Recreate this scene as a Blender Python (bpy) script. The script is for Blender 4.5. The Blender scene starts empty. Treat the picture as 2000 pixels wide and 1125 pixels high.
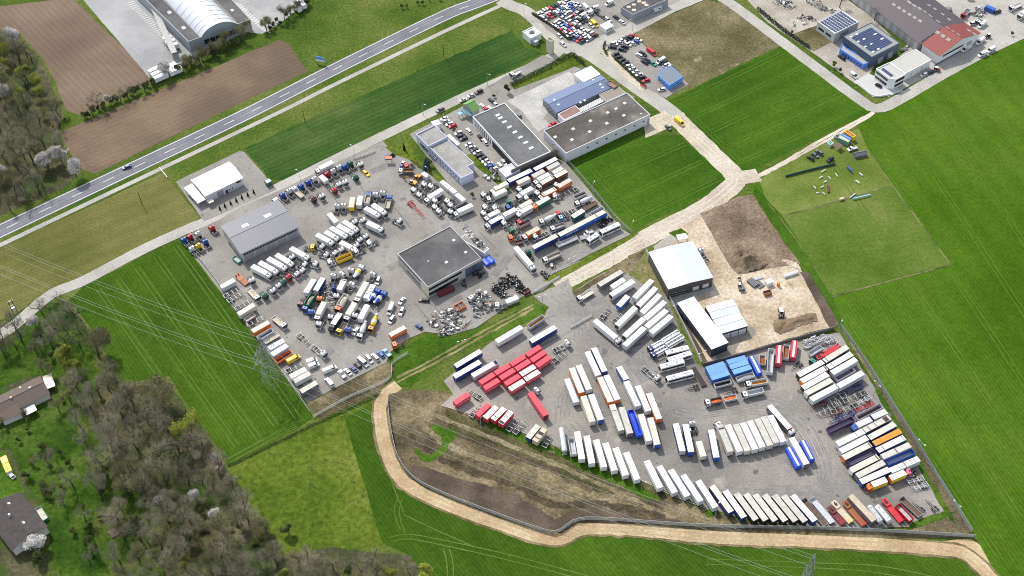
import bpy, math, random
from mathutils import Vector, Matrix, noise
random.seed(7)
R_ = math.radians
# ------------------------------------------------------------------ camera, sky, sun, exposure
scn = bpy.context.scene
COL = scn.collection
CAM_H, CAM_PITCH, CAM_F, CAM_ROLL = 435.7, R_(49.26), 2449.3, R_(-2.278)
_F = Vector((0, math.cos(CAM_PITCH), -math.sin(CAM_PITCH)))
_R = Vector((1, 0, 0)); _U = _R.cross(_F)
CR = _R * math.cos(CAM_ROLL) + _U * math.sin(CAM_ROLL)
CU = _U * math.cos(CAM_ROLL) - _R * math.sin(CAM_ROLL)
cam_data = bpy.data.cameras.new('camera'); cam = bpy.data.objects.new('camera', cam_data); COL.objects.link(cam)
cam_data.sensor_fit = 'HORIZONTAL'; cam_data.sensor_width = 36; cam_data.lens = 36 * CAM_F / 2000
cam_data.clip_start = 1; cam_data.clip_end = 20000
m = Matrix((CR, CU, -_F)).transposed().to_4x4(); m.translation = (0, 0, CAM_H); cam.matrix_world = m
scn.camera = cam
SUN_AZ, SUN_EL = R_(121), R_(49)           # direction towards the sun: angle from +X, height
sd = Vector((math.cos(SUN_AZ) * math.cos(SUN_EL), math.sin(SUN_AZ) * math.cos(SUN_EL), math.sin(SUN_EL)))
world = bpy.data.worlds.new('World'); scn.world = world; world.use_nodes = True
wn = world.node_tree; sky = wn.nodes.new('ShaderNodeTexSky'); sky.sky_type = 'NISHITA'; sky.sun_disc = False
sky.sun_elevation = SUN_EL; sky.sun_rotation = R_(90) - SUN_AZ
bg = wn.nodes['Background']; bg.inputs[1].default_value = 0.15
hz = wn.nodes.new('ShaderNodeHueSaturation'); hz.inputs['Saturation'].default_value = .45; wn.links.new(sky.outputs[0], hz.inputs['Color']); wn.links.new(hz.outputs[0], bg.inputs[0])   # thin cloud whitens the sky
sl = bpy.data.lights.new('sun', 'SUN'); sl.energy = 2.5; sl.angle = R_(0.53); sl.color = (1, 0.955, 0.88)
sun = bpy.data.objects.new('sun', sl); COL.objects.link(sun); sun.rotation_euler = sd.to_track_quat('Z', 'Y').to_euler(); sun.location = sd * 900
scn.view_settings.view_transform = 'Standard'; scn.view_settings.look = 'None'; scn.view_settings.gamma = 1
scn.view_settings.exposure = 0.80
scn.cycles.filter_width = 1.0

# ------------------------------------------------------------------ survey: photo positions to metres on the ground
def at(x, y, z=0.0):
    d = _F * CAM_F + CR * (x - 1000) - CU * (y - 562.5)
    t = (z - CAM_H) / d.z
    return Vector((d.x * t, d.y * t, z))
K = 300 / 1985
TL = dict(P=(0, 0, 1), a=(340, 280, K), b=(600, 280, K), c=(340, 440, K), d=(560, 440, K), e=(420, 590, .177725), f=(560, 580, K),
  g=(780, 280, .14221), h=(920, 290, K), i=(960, 400, K), j=(760, 420, .16), l=(780, 520, K), m=(1080, 480, .19557), n=(860, 620, K),
  o=(1080, 660, K), p=(1230, 640, K), q=(1440, 640, K), r=(860, 740, K), s=(1080, 820, K), t=(1300, 770, K), u=(1320, 900, K),
  v=(1540, 640, K), w=(1560, 770, .177725), x=(1560, 900, .175), y=(1260, 440, .24891), z=(1460, 230, .168919), A=(980, 0, .177755),
  B=(1480, 0, .168919), C=(1700, 0, .168919), D=(780, 150, .177725), E=(980, 110, .195574), F=(150, 0, .25), G=(0, 0, .373444),
  H=(0, 540, .266667), I=(0, 800, .288945), J=(400, 800, .28885), K=(1400, 950, .3), M=(0, 380, .23108))
def px(t, x, y):
    a = TL[t]; return (a[0] + a[2] * x, a[1] + a[2] * y)
def tat(t, x, y, z=0.0): return at(*px(t, x, y), z)

# ------------------------------------------------------------------ materials
MATS = {}
def s2l(c):
    return tuple((v / 12.92 if v <= .04045 else ((v + .055) / 1.055) ** 2.4) for v in c)
def M(name, col, rough=.6, metal=0.0, var=.12, scale=1.2, col2=None, rnd=0.0, wave=None, bump=0, bscale=3, spec=.5, detail=4, space='Object'):
    """procedural material: noise between two tones, object-random brightness, optional ribs"""
    if name in MATS: return MATS[name]
    mt = bpy.data.materials.new(name); mt.use_nodes = True; nt = mt.node_tree; N = nt.nodes; Lk = nt.links
    b = N['Principled BSDF']; b.inputs['Roughness'].default_value = rough; b.inputs['Metallic'].default_value = metal
    b.inputs['Specular IOR Level'].default_value = spec
    tc = N.new('ShaderNodeTexCoord'); no = N.new('ShaderNodeTexNoise'); no.inputs['Scale'].default_value = scale; no.inputs['Detail'].default_value = detail
    no.inputs['Roughness'].default_value = .65
    oi = N.new('ShaderNodeObjectInfo'); ad = N.new('ShaderNodeVectorMath'); ad.operation = 'ADD'
    sc_ = N.new('ShaderNodeVectorMath'); sc_.operation = 'SCALE'; sc_.inputs['Scale'].default_value = 57.0
    cmb = N.new('ShaderNodeCombineXYZ'); Lk.new(oi.outputs['Random'], cmb.inputs[0]); Lk.new(oi.outputs['Random'], cmb.inputs[1])
    Lk.new(cmb.outputs[0], sc_.inputs[0]); Lk.new(tc.outputs['Object'], ad.inputs[0]); Lk.new(sc_.outputs[0], ad.inputs[1]); Lk.new(ad.outputs[0], no.inputs['Vector'])
    rp = N.new('ShaderNodeMapRange'); rp.inputs[1].default_value = .32; rp.inputs[2].default_value = .68; Lk.new(no.outputs[0], rp.inputs[0])
    mx = N.new('ShaderNodeMix'); mx.data_type = 'RGBA'; Lk.new(rp.outputs[0], mx.inputs[0])
    c2 = col2 or tuple(max(0, v * (1 - var)) for v in col)
    mx.inputs[6].default_value = (*c2, 1); mx.inputs[7].default_value = (*col, 1); out = mx.outputs[2]
    if wave:
        wv = N.new('ShaderNodeTexWave'); wv.bands_direction = wave[0]; wv.inputs['Scale'].default_value = wave[1]; wv.inputs['Distortion'].default_value = wave[3] if len(wave) > 3 else 0
        Lk.new(tc.outputs['Object'], wv.inputs['Vector']); m2 = N.new('ShaderNodeMix'); m2.data_type = 'RGBA'; m2.blend_type = 'MULTIPLY'
        m2.inputs[0].default_value = wave[2]; Lk.new(out, m2.inputs[6]); Lk.new(wv.outputs[0], m2.inputs[7]); out = m2.outputs[2]
    if rnd:
        hs = N.new('ShaderNodeHueSaturation'); mr = N.new('ShaderNodeMapRange'); mr.inputs[3].default_value = 1 - rnd; mr.inputs[4].default_value = 1 + rnd
        Lk.new(oi.outputs['Random'], mr.inputs[0]); Lk.new(mr.outputs[0], hs.inputs['Value']); Lk.new(out, hs.inputs['Color']); out = hs.outputs[0]
    Lk.new(out, b.inputs['Base Color'])
    if bump:
        n2 = N.new('ShaderNodeTexNoise'); n2.inputs['Scale'].default_value = bscale; n2.inputs['Detail'].default_value = 6; Lk.new(tc.outputs['Object'], n2.inputs['Vector'])
        bp = N.new('ShaderNodeBump'); bp.inputs['Strength'].default_value = 1; bp.inputs['Distance'].default_value = bump; Lk.new(n2.outputs[0], bp.inputs['Height']); Lk.new(bp.outputs[0], b.inputs['Normal'])
    MATS[name] = mt; return mt
def GM(name, cols, fine=.9, big=.03, rows=None, bump=.15, bscale=1.2, speck=None, pts=(.36, .5, .64), amp=.3):
    """ground material: broad patches of three tones, fine grain, optional drilled rows (angle, spacing m, depth), speckles"""
    if name in MATS: return MATS[name]
    mt = bpy.data.materials.new(name); mt.use_nodes = True; nt = mt.node_tree; N = nt.nodes; Lk = nt.links
    b = N['Principled BSDF']; b.inputs['Roughness'].default_value = .95; b.inputs['Specular IOR Level'].default_value = .02
    tc = N.new('ShaderNodeTexCoord'); co = tc.outputs['Object']
    n1 = N.new('ShaderNodeTexNoise'); n1.inputs['Scale'].default_value = big; n1.inputs['Detail'].default_value = 9; n1.inputs['Roughness'].default_value = .62; Lk.new(co, n1.inputs['Vector'])
    cr = N.new('ShaderNodeValToRGB'); e = cr.color_ramp.elements; e[0].position = pts[0]; e[0].color = (*cols[0], 1); e[1].position = pts[2]; e[1].color = (*cols[2], 1)
    x = e.new(pts[1]); x.color = (*cols[1], 1); Lk.new(n1.outputs[0], cr.inputs[0]); out = cr.outputs[0]
    n2 = N.new('ShaderNodeTexNoise'); n2.inputs['Scale'].default_value = fine; n2.inputs['Detail'].default_value = 8; n2.inputs['Roughness'].default_value = .75; Lk.new(co, n2.inputs['Vector'])
    mr = N.new('ShaderNodeMapRange'); mr.inputs[1].default_value = .3; mr.inputs[2].default_value = .7; mr.inputs[3].default_value = 1 - amp; mr.inputs[4].default_value = 1 + amp; Lk.new(n2.outputs[0], mr.inputs[0])
    mu = N.new('ShaderNodeVectorMath'); mu.operation = 'SCALE'; Lk.new(out, mu.inputs[0]); Lk.new(mr.outputs[0], mu.inputs['Scale']); out = mu.outputs[0]
    if rows:
        for ang, sp, dep in rows:
            mp = N.new('ShaderNodeMapping'); mp.inputs['Rotation'].default_value = (0, 0, -ang); Lk.new(co, mp.inputs[0])
            wv = N.new('ShaderNodeTexWave'); wv.bands_direction = 'Y'; wv.inputs['Scale'].default_value = .314 / sp; wv.inputs['Distortion'].default_value = 1.2; wv.inputs['Detail'].default_value = 3; wv.inputs['Detail Scale'].default_value = 2.5
            Lk.new(mp.outputs[0], wv.inputs['Vector']); r2 = N.new('ShaderNodeMapRange'); r2.inputs[3].default_value = 1 - dep; r2.inputs[4].default_value = 1 + dep; Lk.new(wv.outputs[0], r2.inputs[0])
            m2 = N.new('ShaderNodeVectorMath'); m2.operation = 'SCALE'; Lk.new(out, m2.inputs[0]); Lk.new(r2.outputs[0], m2.inputs['Scale']); out = m2.outputs[0]
    if speck:
        n3 = N.new('ShaderNodeTexNoise'); n3.inputs['Scale'].default_value = speck[1]; n3.inputs['Detail'].default_value = 5; n3.inputs['Roughness'].default_value = .6; Lk.new(co, n3.inputs['Vector'])
        r3 = N.new('ShaderNodeMapRange'); r3.inputs[1].default_value = speck[2]; r3.inputs[2].default_value = speck[2] + .12; Lk.new(n3.outputs[0], r3.inputs[0])
        m3 = N.new('ShaderNodeMix'); m3.data_type = 'RGBA'; Lk.new(r3.outputs[0], m3.inputs[0]); Lk.new(out, m3.inputs[6]); m3.inputs[7].default_value = (*speck[0], 1); out = m3.outputs[2]
    Lk.new(out, b.inputs['Base Color'])
    if bump:
        bp = N.new('ShaderNodeBump'); bp.inputs['Strength'].default_value = 1; bp.inputs['Distance'].default_value = bump
        n4 = N.new('ShaderNodeTexNoise'); n4.inputs['Scale'].default_value = bscale; n4.inputs['Detail'].default_value = 8; n4.inputs['Roughness'].default_value = .7; Lk.new(co, n4.inputs['Vector'])
        Lk.new(n4.outputs[0], bp.inputs['Height']); Lk.new(bp.outputs[0], b.inputs['Normal'])
    MATS[name] = mt; return mt
CC = dict(white=(.71, .71, .70), cream=(.66, .63, .53), tan=(.55, .46, .34), dirty=(.57, .55, .49), grey=(.36, .36, .37), lgrey=(.55, .56, .58), dgrey=(.13, .13, .14), black=(.018, .018, .02),
  blue=(.03, .10, .40), navy=(.018, .035, .18), midnight=(.016, .02, .038), sky=(.14, .32, .66), bright=(.03, .10, .72), red=(.52, .02, .035), crimson=(.62, .045, .075), maroon=(.13, .018, .028), orange=(.75, .16, .025), rust=(.30, .10, .03),
  amber=(.62, .27, .03), brown=(.13, .08, .055), yellow=(.78, .52, .015), green=(.015, .14, .085), teal=(.03, .25, .19), silver=(.60, .61, .63), pink=(.68, .12, .22), purple=(.10, .04, .14), lav=(.50, .48, .58), ltblue=(.25, .48, .66))
def paint(c): return M('paint_' + c, CC[c], .42, 0, var=.16, scale=.9, rnd=.05)
def roofm(c): return M('roof_' + c, CC[c], .6, 0, var=.32 if c in ('dirty', 'cream', 'tan') else .14, scale=.6, rnd=.10, wave=('X', .55, .14))
mGLASS = M('glass_dark', (.012, .016, .02), .08, 0, var=.2)
mSTEEL = M('chassis_steel', (.045, .045, .048), .6, .2, var=.4, scale=2)
mTYRE = M('tyre_rubber', (.016, .016, .017), .85, 0, var=.3)
mRIM = M('rim_steel', (.55, .55, .55), .4, .5, var=.2)
mALU = M('aluminium', (.58, .59, .60), .4, .5, var=.2, scale=1.5)
mGALV = M('galvanised', (.40, .42, .42), .55, .3, var=.2)
mBLK = M('black_plastic', (.02, .02, .022), .6)
mLAMP = M('lamp_glass', (.85, .85, .82), .2)

# ------------------------------------------------------------------ mesh builder and objects
class MB:
    def __init__(s): s.v = []; s.f = []; s.m = []
    def add(s, vs, fs, mi=0):
        n = len(s.v); s.v += [tuple(p) for p in vs]; s.f += [tuple(n + k for k in f) for f in fs]; s.m += [mi] * len(fs); return s
    def box(s, x0, x1, y0, y1, z0, z1, mi=0, t=0.0):
        return s.add([(x0, y0, z0), (x1, y0, z0), (x1, y1, z0), (x0, y1, z0), (x0 + t, y0 + t, z1), (x1 - t, y0 + t, z1), (x1 - t, y1 - t, z1), (x0 + t, y1 - t, z1)],
              [(3, 2, 1, 0), (4, 5, 6, 7), (0, 1, 5, 4), (1, 2, 6, 5), (2, 3, 7, 6), (3, 0, 4, 7)], mi)
    def prof(s, pts, mi=0):
        """profile of (x, z, half width) points mirrored across Y"""
        n = len(pts); vs = [(x, -w, z) for x, z, w in pts] + [(x, w, z) for x, z, w in pts]
        return s.add(vs, [tuple(range(n)), tuple(range(2 * n - 1, n - 1, -1))] + [((k + 1) % n, k, n + k, n + (k + 1) % n) for k in range(n)], mi)
    def cyl(s, p0, p1, r, n=8, mi=0, r2=None, cap=True):
        p0 = Vector(p0); p1 = Vector(p1); d = (p1 - p0).normalized(); a = d.orthogonal().normalized(); b = d.cross(a); r2 = r if r2 is None else r2
        cs = [(math.cos(2 * math.pi * k / n), math.sin(2 * math.pi * k / n)) for k in range(n)]
        vs = [p0 + (a * c + b * q) * r for c, q in cs] + [p1 + (a * c + b * q) * r2 for c, q in cs]
        fs = [(k, (k + 1) % n, n + (k + 1) % n, n + k) for k in range(n)]
        if cap: fs += [tuple(range(n - 1, -1, -1)), tuple(range(n, 2 * n))]
        return s.add(vs, fs, mi)
    def lathe(s, axis0, axis1, prof, n=12, mi=0):
        """prof: (t along axis 0..1, radius)"""
        p0 = Vector(axis0); p1 = Vector(axis1); d = (p1 - p0); u = d.normalized(); a = u.orthogonal().normalized(); b = u.cross(a); vs = []; fs = []
        for t, r in prof:
            for k in range(n):
                g = 2 * math.pi * k / n; vs.append(p0 + d * t + (a * math.cos(g) + b * math.sin(g)) * r)
        for q in range(len(prof) - 1):
            for k in range(n): fs.append((q * n + k, q * n + (k + 1) % n, (q + 1) * n + (k + 1) % n, (q + 1) * n + k))
        fs += [tuple(range(n - 1, -1, -1)), tuple(range((len(prof) - 1) * n, len(prof) * n))]
        return s.add(vs, fs, mi)
    def bar(s, p0, p1, w=.1, mi=0): return s.cyl(p0, p1, w * .6, 4, mi)
    def open_box(s, x0, x1, y0, y1, z0, z1, th=.09, mi=0, floor=None, fl=.08):
        s.box(x0, x1, y0, y0 + th, z0, z1, mi); s.box(x0, x1, y1 - th, y1, z0, z1, mi); s.box(x0, x0 + th, y0 + th, y1 - th, z0, z1, mi); s.box(x1 - th, x1, y0 + th, y1 - th, z0, z1, mi)
        if floor is not None: s.box(x0 + th, x1 - th, y0 + th, y1 - th, z0 + .002, z0 + fl, floor)
        return s
    def mesh(s, name, mats):
        me = bpy.data.meshes.new(name); me.from_pydata(s.v, [], s.f)
        for x in mats: me.materials.append(x)
        me.polygons.foreach_set('material_index', s.m); me.update(); return me
    def obj(s, name, mats, parent=None):
        return ob(name, s.mesh(name, mats if isinstance(mats, (list, tuple)) else [mats]), parent)
def ob(name, me, parent=None, mats=None, loc=None):
    o = bpy.data.objects.new(name, me); COL.objects.link(o)
    if parent: o.parent = parent
    if loc is not None: o.location = loc
    if mats:
        for k, mt in enumerate(mats):
            if mt is not None: o.material_slots[k].link = 'OBJECT'; o.material_slots[k].material = mt
    return o
def tag(o, label=None, cat=None, group=None, kind=None):
    if label: o['label'] = label
    if cat: o['category'] = cat
    if group: o['group'] = group
    if kind: o['kind'] = kind
    return o
def empty(name, loc, rz=0.0):
    o = bpy.data.objects.new(name, None); COL.objects.link(o); o.location = loc; o.rotation_euler = (0, 0, rz); o.empty_display_size = .5; return o
CACHE = {}
def cached(key, fn):
    if key not in CACHE: CACHE[key] = fn()
    return CACHE[key]
TXT = {}
def text_mesh(txt, size):
    if (txt, size) not in TXT:
        cu = bpy.data.curves.new('lettering', 'FONT'); cu.body = txt; cu.size = size; cu.align_x = 'CENTER'; cu.align_y = 'CENTER'; cu.extrude = .006
        o = bpy.data.objects.new('tmp', cu); COL.objects.link(o); dg = bpy.context.evaluated_depsgraph_get(); me = bpy.data.meshes.new_from_object(o.evaluated_get(dg))
        bpy.data.objects.remove(o); me.materials.clear(); me.materials.append(paint('white')); TXT[(txt, size)] = me
    return TXT[(txt, size)]

# ------------------------------------------------------------------ ground, fields, roads
LAY = [0]
def pip(p, poly):
    c = False; n = len(poly); j = n - 1
    for k in range(n):
        a, b = poly[k], poly[j]
        if (a[1] > p[1]) != (b[1] > p[1]) and p[0] < (b[0] - a[0]) * (p[1] - a[1]) / (b[1] - a[1]) + a[0]: c = not c
        j = k
    return c
def outline(pts, step=4.0, jit=0.0, t='P'):
    w = [tat(t, *p) for p in pts]; out = []; n = len(w)
    for k in range(n):
        a, b = w[k], w[(k + 1) % n]; q = max(1, int((b - a).length / step)) if jit else 1
        for s in range(q):
            p = a.lerp(b, s / q)
            if jit: p = p + Vector((noise.noise(p * .21 + Vector((3, 1, 0))) + .6 * noise.noise(p * .7), noise.noise(p * .21 + Vector((9, 7, 5))) + .6 * noise.noise(p * .7 + Vector((4, 4, 4))), 0)) * jit
            out.append((p.x, p.y))
    return out
def sheet(name, pts, mt, z, jit=0.0, t='P', step=4.0, kind='structure'):
    from mathutils.geometry import tessellate_polygon
    o2 = outline(pts, step, jit, t); v3 = [Vector((x, y, z)) for x, y in o2]
    fs = []
    for a, b, c in tessellate_polygon([v3]):
        nz = (v3[b] - v3[a]).cross(v3[c] - v3[a]).z
        fs.append((a, b, c) if nz > 0 else (a, c, b))
    me = bpy.data.meshes.new(name); me.from_pydata(v3, [], fs); me.materials.append(mt); o = ob(name, me); o['kind'] = kind; o['outline'] = 0; del o['outline']; return o
def smooth(ws, n=6):
    out = []; L = len(ws)
    for k in range(L - 1):
        p0, p1, p2, p3 = ws[max(k - 1, 0)], ws[k], ws[k + 1], ws[min(k + 2, L - 1)]
        for s in range(n):
            t = s / n; out.append(.5 * ((2 * p1) + (p2 - p0) * t + (2 * p0 - 5 * p1 + 4 * p2 - p3) * t * t + (3 * p1 - p0 - 3 * p2 + p3) * t ** 3))
    out.append(ws[-1]); return out
def ribbon_mb(mb, ws, w, z, jit=0.0, mi=0, dash=None):
    n = len(ws); vs = []; wd = w if callable(w) else (lambda k: w)
    for k, p in enumerate(ws):
        d = (ws[min(k + 1, n - 1)] - ws[max(k - 1, 0)]); d.z = 0; d.normalize(); s = Vector((-d.y, d.x, 0)); h = wd(k) / 2
        j1 = jit * (noise.noise(p * .33) + noise.noise(p * .9) * .5); j2 = jit * (noise.noise(p * .33 + Vector((7, 7, 7))) + noise.noise(p * .9 + Vector((1, 2, 3))) * .5)
        a = p + s * (h + j1); b = p - s * (h + j2); vs += [(a.x, a.y, z), (b.x, b.y, z)]
    fs = [(2 * k, 2 * k + 1, 2 * k + 3, 2 * k + 2) for k in range(n - 1)]
    mb.add(vs, fs, mi); return mb
def resample(ws, step):
    out = [ws[0]]; acc = 0
    for k in range(1, len(ws)):
        a, b = ws[k - 1], ws[k]; l = (b - a).length
        if l < 1e-6: continue
        pos = step - acc
        while pos <= l: out.append(a.lerp(b, pos / l)); pos += step
        acc = l - (pos - step)
    return out
def road(name, pts, w, mt, z, jit=0.0, t='P', step=None):
    ws = smooth([tat(t, *p) for p in pts]); ws = resample(ws, step or 3.0); o = ribbon_mb(MB(), ws, w, z, jit).obj(name, mt); o['kind'] = 'structure'; return ws

g_meadow = GM('meadow_grass', [(.042, .078, .012), (.07, .105, .018), (.115, .135, .036)], amp=.55, fine=.7, big=.022, bump=.25, bscale=.8, speck=((.16, .16, .05), .35, .62))
ang_l = 0
def angle_of(p, q):
    a, b = at(*p), at(*q); return math.atan2(b.y - a.y, b.x - a.x)
AL = angle_of((285, 560), (560, 945)); AR = angle_of((1650, 640), (1930, 1060)); AC = angle_of((1110, 350), (1330, 250)); AB = angle_of((1330, 290), (1610, 160)); AU = angle_of((520, 310), (1010, 100))
g_cropL = GM('crop_left', [(.028, .060, .006), (.040, .083, .008), (.056, .103, .011)], fine=.5, big=.012, rows=[(AL, 1.5, .10), (AL, 9, .05)], bump=.12)
g_cropR = GM('crop_right', [(.036, .084, .006), (.051, .109, .008), (.070, .132, .012)], fine=.5, big=.010, rows=[(AR, 1.6, .10), (AR, 11, .05)], bump=.12)
g_cropC = GM('crop_mid', [(.029, .071, .007), (.042, .095, .009), (.058, .115, .013)], fine=.5, big=.014, rows=[(AC, 1.5, .10), (AC, 10, .06)], bump=.12)
g_cropU = GM('crop_upper', [(.024, .058, .013), (.037, .078, .016), (.072, .100, .028)], fine=.6, big=.016, rows=[(AU, 3.0, .09), (AU, 12, .08)], bump=.12)
g_pasture = GM('pasture', [(.05, .088, .010), (.092, .128, .017), (.14, .16, .034)], amp=.55, fine=.42, big=.02, bump=.6, bscale=.55, speck=((.03, .055, .01), .45, .58))
g_stubble = GM('stubble', [(.075, .085, .022), (.11, .112, .034), (.15, .145, .052)], fine=.8, big=.014, rows=[(AU, 2.2, .05), (AU, 8, .05)], bump=.15)
g_plough = GM('ploughed_soil', [(.115, .085, .060), (.145, .108, .076), (.185, .140, .10)], fine=1.2, big=.012, rows=[(angle_of((20, 60), (180, 225)), 3.2, .06)], bump=.2)
g_plough2 = GM('ploughed_soil_b', [(.10, .074, .052), (.135, .10, .068), (.20, .147, .096)], fine=1.2, big=.012, rows=[(angle_of((130, 270), (560, 85)), 3.2, .05)], bump=.2)
g_asph = GM('yard_asphalt', [(.198, .184, .166), (.243, .228, .206), (.288, .272, .248)], fine=1.6, big=.045, bump=.0, speck=((.15, .145, .14), .09, .60))
g_asph2 = GM('yard_asphalt_dusty', [(.165, .155, .142), (.228, .212, .192), (.315, .287, .252)], fine=1.4, big=.022, bump=0.0, speck=((.33, .30, .26), .07, .60))
g_road = GM('road_asphalt', [(.155, .155, .17), (.18, .18, .195), (.21, .21, .22)], fine=1.5, big=.05, bump=0)
g_conc = GM('concrete_lane', [(.30, .285, .255), (.35, .335, .30), (.40, .38, .34)], fine=1.2, big=.05, bump=0)
g_sand = GM('sandy_track', [(.325, .24, .135), (.40, .308, .18), (.475, .385, .24)], amp=.4, fine=.9, big=.05, bump=.12)
g_pale = GM('pale_gravel', [(.36, .31, .24), (.44, .39, .31), (.51, .46, .385)], amp=.4, fine=.9, big=.045, bump=.12)
g_site = GM('site_gravel', [(.30, .235, .155), (.42, .345, .25), (.52, .45, .345)], amp=.4, fine=.7, big=.05, bump=.25, speck=((.26, .19, .12), .08, .60))
g_soil = GM('topsoil', [(.12, .09, .06), (.19, .145, .10), (.27, .215, .15)], amp=.55, fine=.9, big=.06, bump=.45, bscale=.8)
g_dark = GM('dark_soil', [(.06, .047, .036), (.085, .066, .05), (.12, .095, .072)], fine=1.2, big=.08, bump=.2)
g_bank = GM('dry_bank', [(.06, .05, .03), (.115, .095, .055), (.22, .18, .105)], amp=.55, fine=.7, big=.05, bump=.35, bscale=.9, speck=((.06, .075, .022), .12, .63))
g_wood = GM('wood_floor', [(.045, .05, .024), (.075, .075, .038), (.12, .105, .062)], amp=.55, fine=.7, big=.05, bump=.4, speck=((.045, .08, .016), .06, .52))
g_rough = GM('rough_plot', [(.08, .072, .034), (.13, .115, .058), (.20, .175, .10)], amp=.55, fine=.7, big=.035, bump=.3, speck=((.30, .26, .19), .10, .64))
g_lush = GM('lush_grass', [(.028, .07, .007), (.048, .10, .01), (.08, .135, .02)], amp=.55, fine=.8, big=.06, bump=.4)
g_white = M('white_road_paint', (.75, .75, .73), .7, var=.12, scale=2)
g_tram = GM('tramline', [(.065, .115, .018), (.085, .135, .026), (.11, .15, .04)], fine=1, big=.05, bump=0)
g_tramd = GM('tramline_pale', [(.055, .11, .012), (.072, .13, .017), (.095, .145, .024)], fine=1, big=.05, bump=0)

big = MB(); big.add([(-6000, -3000, 0), (6000, -3000, 0), (6000, 9000, 0), (-6000, 9000, 0)], [(0, 1, 2, 3)]); tag(big.obj('ground', g_meadow), kind='structure')
FIELD = {}
def field(name, pts, mt, z, jit=.5, **k):
    FIELD[name + str(len(FIELD))] = outline(pts); return sheet(name, pts, mt, z, jit, **k)
ZN = [0]
def Z(k): ZN[0] += 1; return .018 * k + .0003 * (ZN[0] % 55)
field('ploughed_field', [(-60, 25), (0, 12), (142, -4), (300, 150), (294, 163), (160, 227), (128, 215), (108, 160), (80, 110), (40, 65), (-60, 60)], g_plough, Z(1))
field('ploughed_field', [(117, 258), (545, 78), (562, 84), (600, 140), (560, 158), (186, 339), (160, 330), (132, 292)], g_plough2, Z(1))
field('stubble_field', [(-60, 512), (216, 385), (318, 338), (392, 425), (345, 452), (160, 546), (20, 618), (-60, 650)], g_stubble, Z(1))
CL = [(132, 588), (166, 556), (352, 470), (612, 815), (590, 832), (446, 911), (420, 870), (352, 770), (330, 735), (262, 745), (235, 730), (195, 660)]
field('crop_field', CL, g_cropL, Z(1))
field('pasture', [(448, 914), (612, 832), (742, 772), (740, 880), (770, 960), (790, 1060), (560, 1085), (500, 1000)], g_pasture, Z(1), jit=1.2)
CB = [(672, 815), (738, 782), (757, 880), (778, 940), (900, 1008), (1075, 1062), (1140, 1045), (1250, 1042), (1400, 1058), (1700, 1072), (1860, 1085), (1900, 1110), (1915, 1140), (840, 1150), (800, 1085), (745, 1060), (722, 980)]
field('crop_field', CB, g_cropL, Z(2))
CRP = [(1702, 222), (1745, 200), (2030, 62), (2100, 200), (2100, 1180), (1975, 1170), (1908, 1055), (1640, 640), (1480, 385), (1466, 365), (1530, 330), (1660, 262)]
field('crop_field', CRP, g_cropR, Z(1))
field('paddock_grass', [(1482, 352), (1560, 300), (1650, 262), (1676, 250), (1700, 300), (1745, 365), (1855, 515), (1740, 545), (1625, 578), (1560, 470), (1530, 420), (1500, 395)], GM('paddock', [(.085, .12, .022), (.12, .155, .034), (.16, .185, .055)], fine=.8, big=.03, bump=.2), Z(2), jit=.8)
field('paddock_grass', [(1500, 397), (1532, 420), (1600, 403), (1742, 362), (1855, 515), (1740, 545), (1625, 578), (1560, 470)], GM('paddock_low', [(.06, .105, .014), (.09, .135, .024), (.125, .155, .04)], fine=.6, big=.03, bump=.4), Z(3), jit=.6)
field('crop_field', [(1476, 366), (1494, 384), (1530, 425), (1562, 472), (1626, 580), (1660, 660), (1640, 640), (1560, 515), (1500, 425), (1470, 375)], g_cropC, Z(4), jit=.4)
fl = MB(); [ribbon_mb(fl, resample(smooth([at(*p) for p in q]), 2), w, .018 * 5.5 + k_ * .001, .15) for k_, (q, w) in enumerate((([(1625, 580), (1690, 562), (1745, 547), (1858, 517)], .9), ([(1532, 420), (1600, 403), (1742, 362)], .7), ([(1500, 397), (1560, 475), (1626, 580)], .5), ([(1700, 300), (1745, 365), (1857, 517)], .6)))]; tag(fl.obj('plot_borders', GM('plot_border', [(.05, .07, .02), (.13, .13, .06), (.20, .18, .10)], fine=1, big=.1, bump=.2)), kind='structure')
CA = [(1112, 316), (1220, 262), (1262, 268), (1290, 262), (1330, 265), (1412, 336), (1418, 350), (1412, 365), (1238, 450), (1190, 405)]
field('crop_field', CA, g_cropC, Z(1))
CBB = [(1296, 200), (1532, 88), (1570, 110), (1700, 205), (1706, 216), (1460, 338), (1445, 338), (1400, 296)]
field('crop_field', CBB, g_cropC, Z(1))
CU_ = [(478, 290), (560, 252), (700, 190), (1000, 60), (1030, 95), (1060, 104), (890, 188), (700, 278), (560, 352), (525, 350)]
field('crop_field', CU_, g_cropU, Z(1), jit=1.2)
field('rough_plot', [(1232, 62), (1378, 0), (1420, 5), (1528, 86), (1342, 176), (1300, 120)], g_rough, Z(1), jit=1.0)
field('wood_floor', [(-60, 55), (30, 62), (75, 110), (110, 180), (122, 228), (118, 262), (130, 300), (165, 335), (120, 368), (-60, 450)], g_wood, Z(2), jit=1.5)
field('wood_floor', [(-60, 640), (50, 620), (130, 586), (190, 660), (232, 732), (262, 748), (300, 742), (352, 775), (420, 872), (446, 915), (498, 1000), (560, 1085), (640, 1070), (800, 1085), (850, 1160), (-60, 1160)], g_wood, Z(2), jit=1.5)
field('undergrowth', [(120, 640), (180, 650), (225, 735), (150, 790), (215, 880), (300, 1000), (330, 1160), (100, 1160), (60, 850), (20, 760), (100, 740)], GM('undergrowth', [(.03, .06, .008), (.055, .09, .014), (.10, .10, .04)], amp=.55, fine=.7, big=.06, bump=.5, speck=((.10, .085, .05), .07, .60)), Z(3), jit=1.5)
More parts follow.
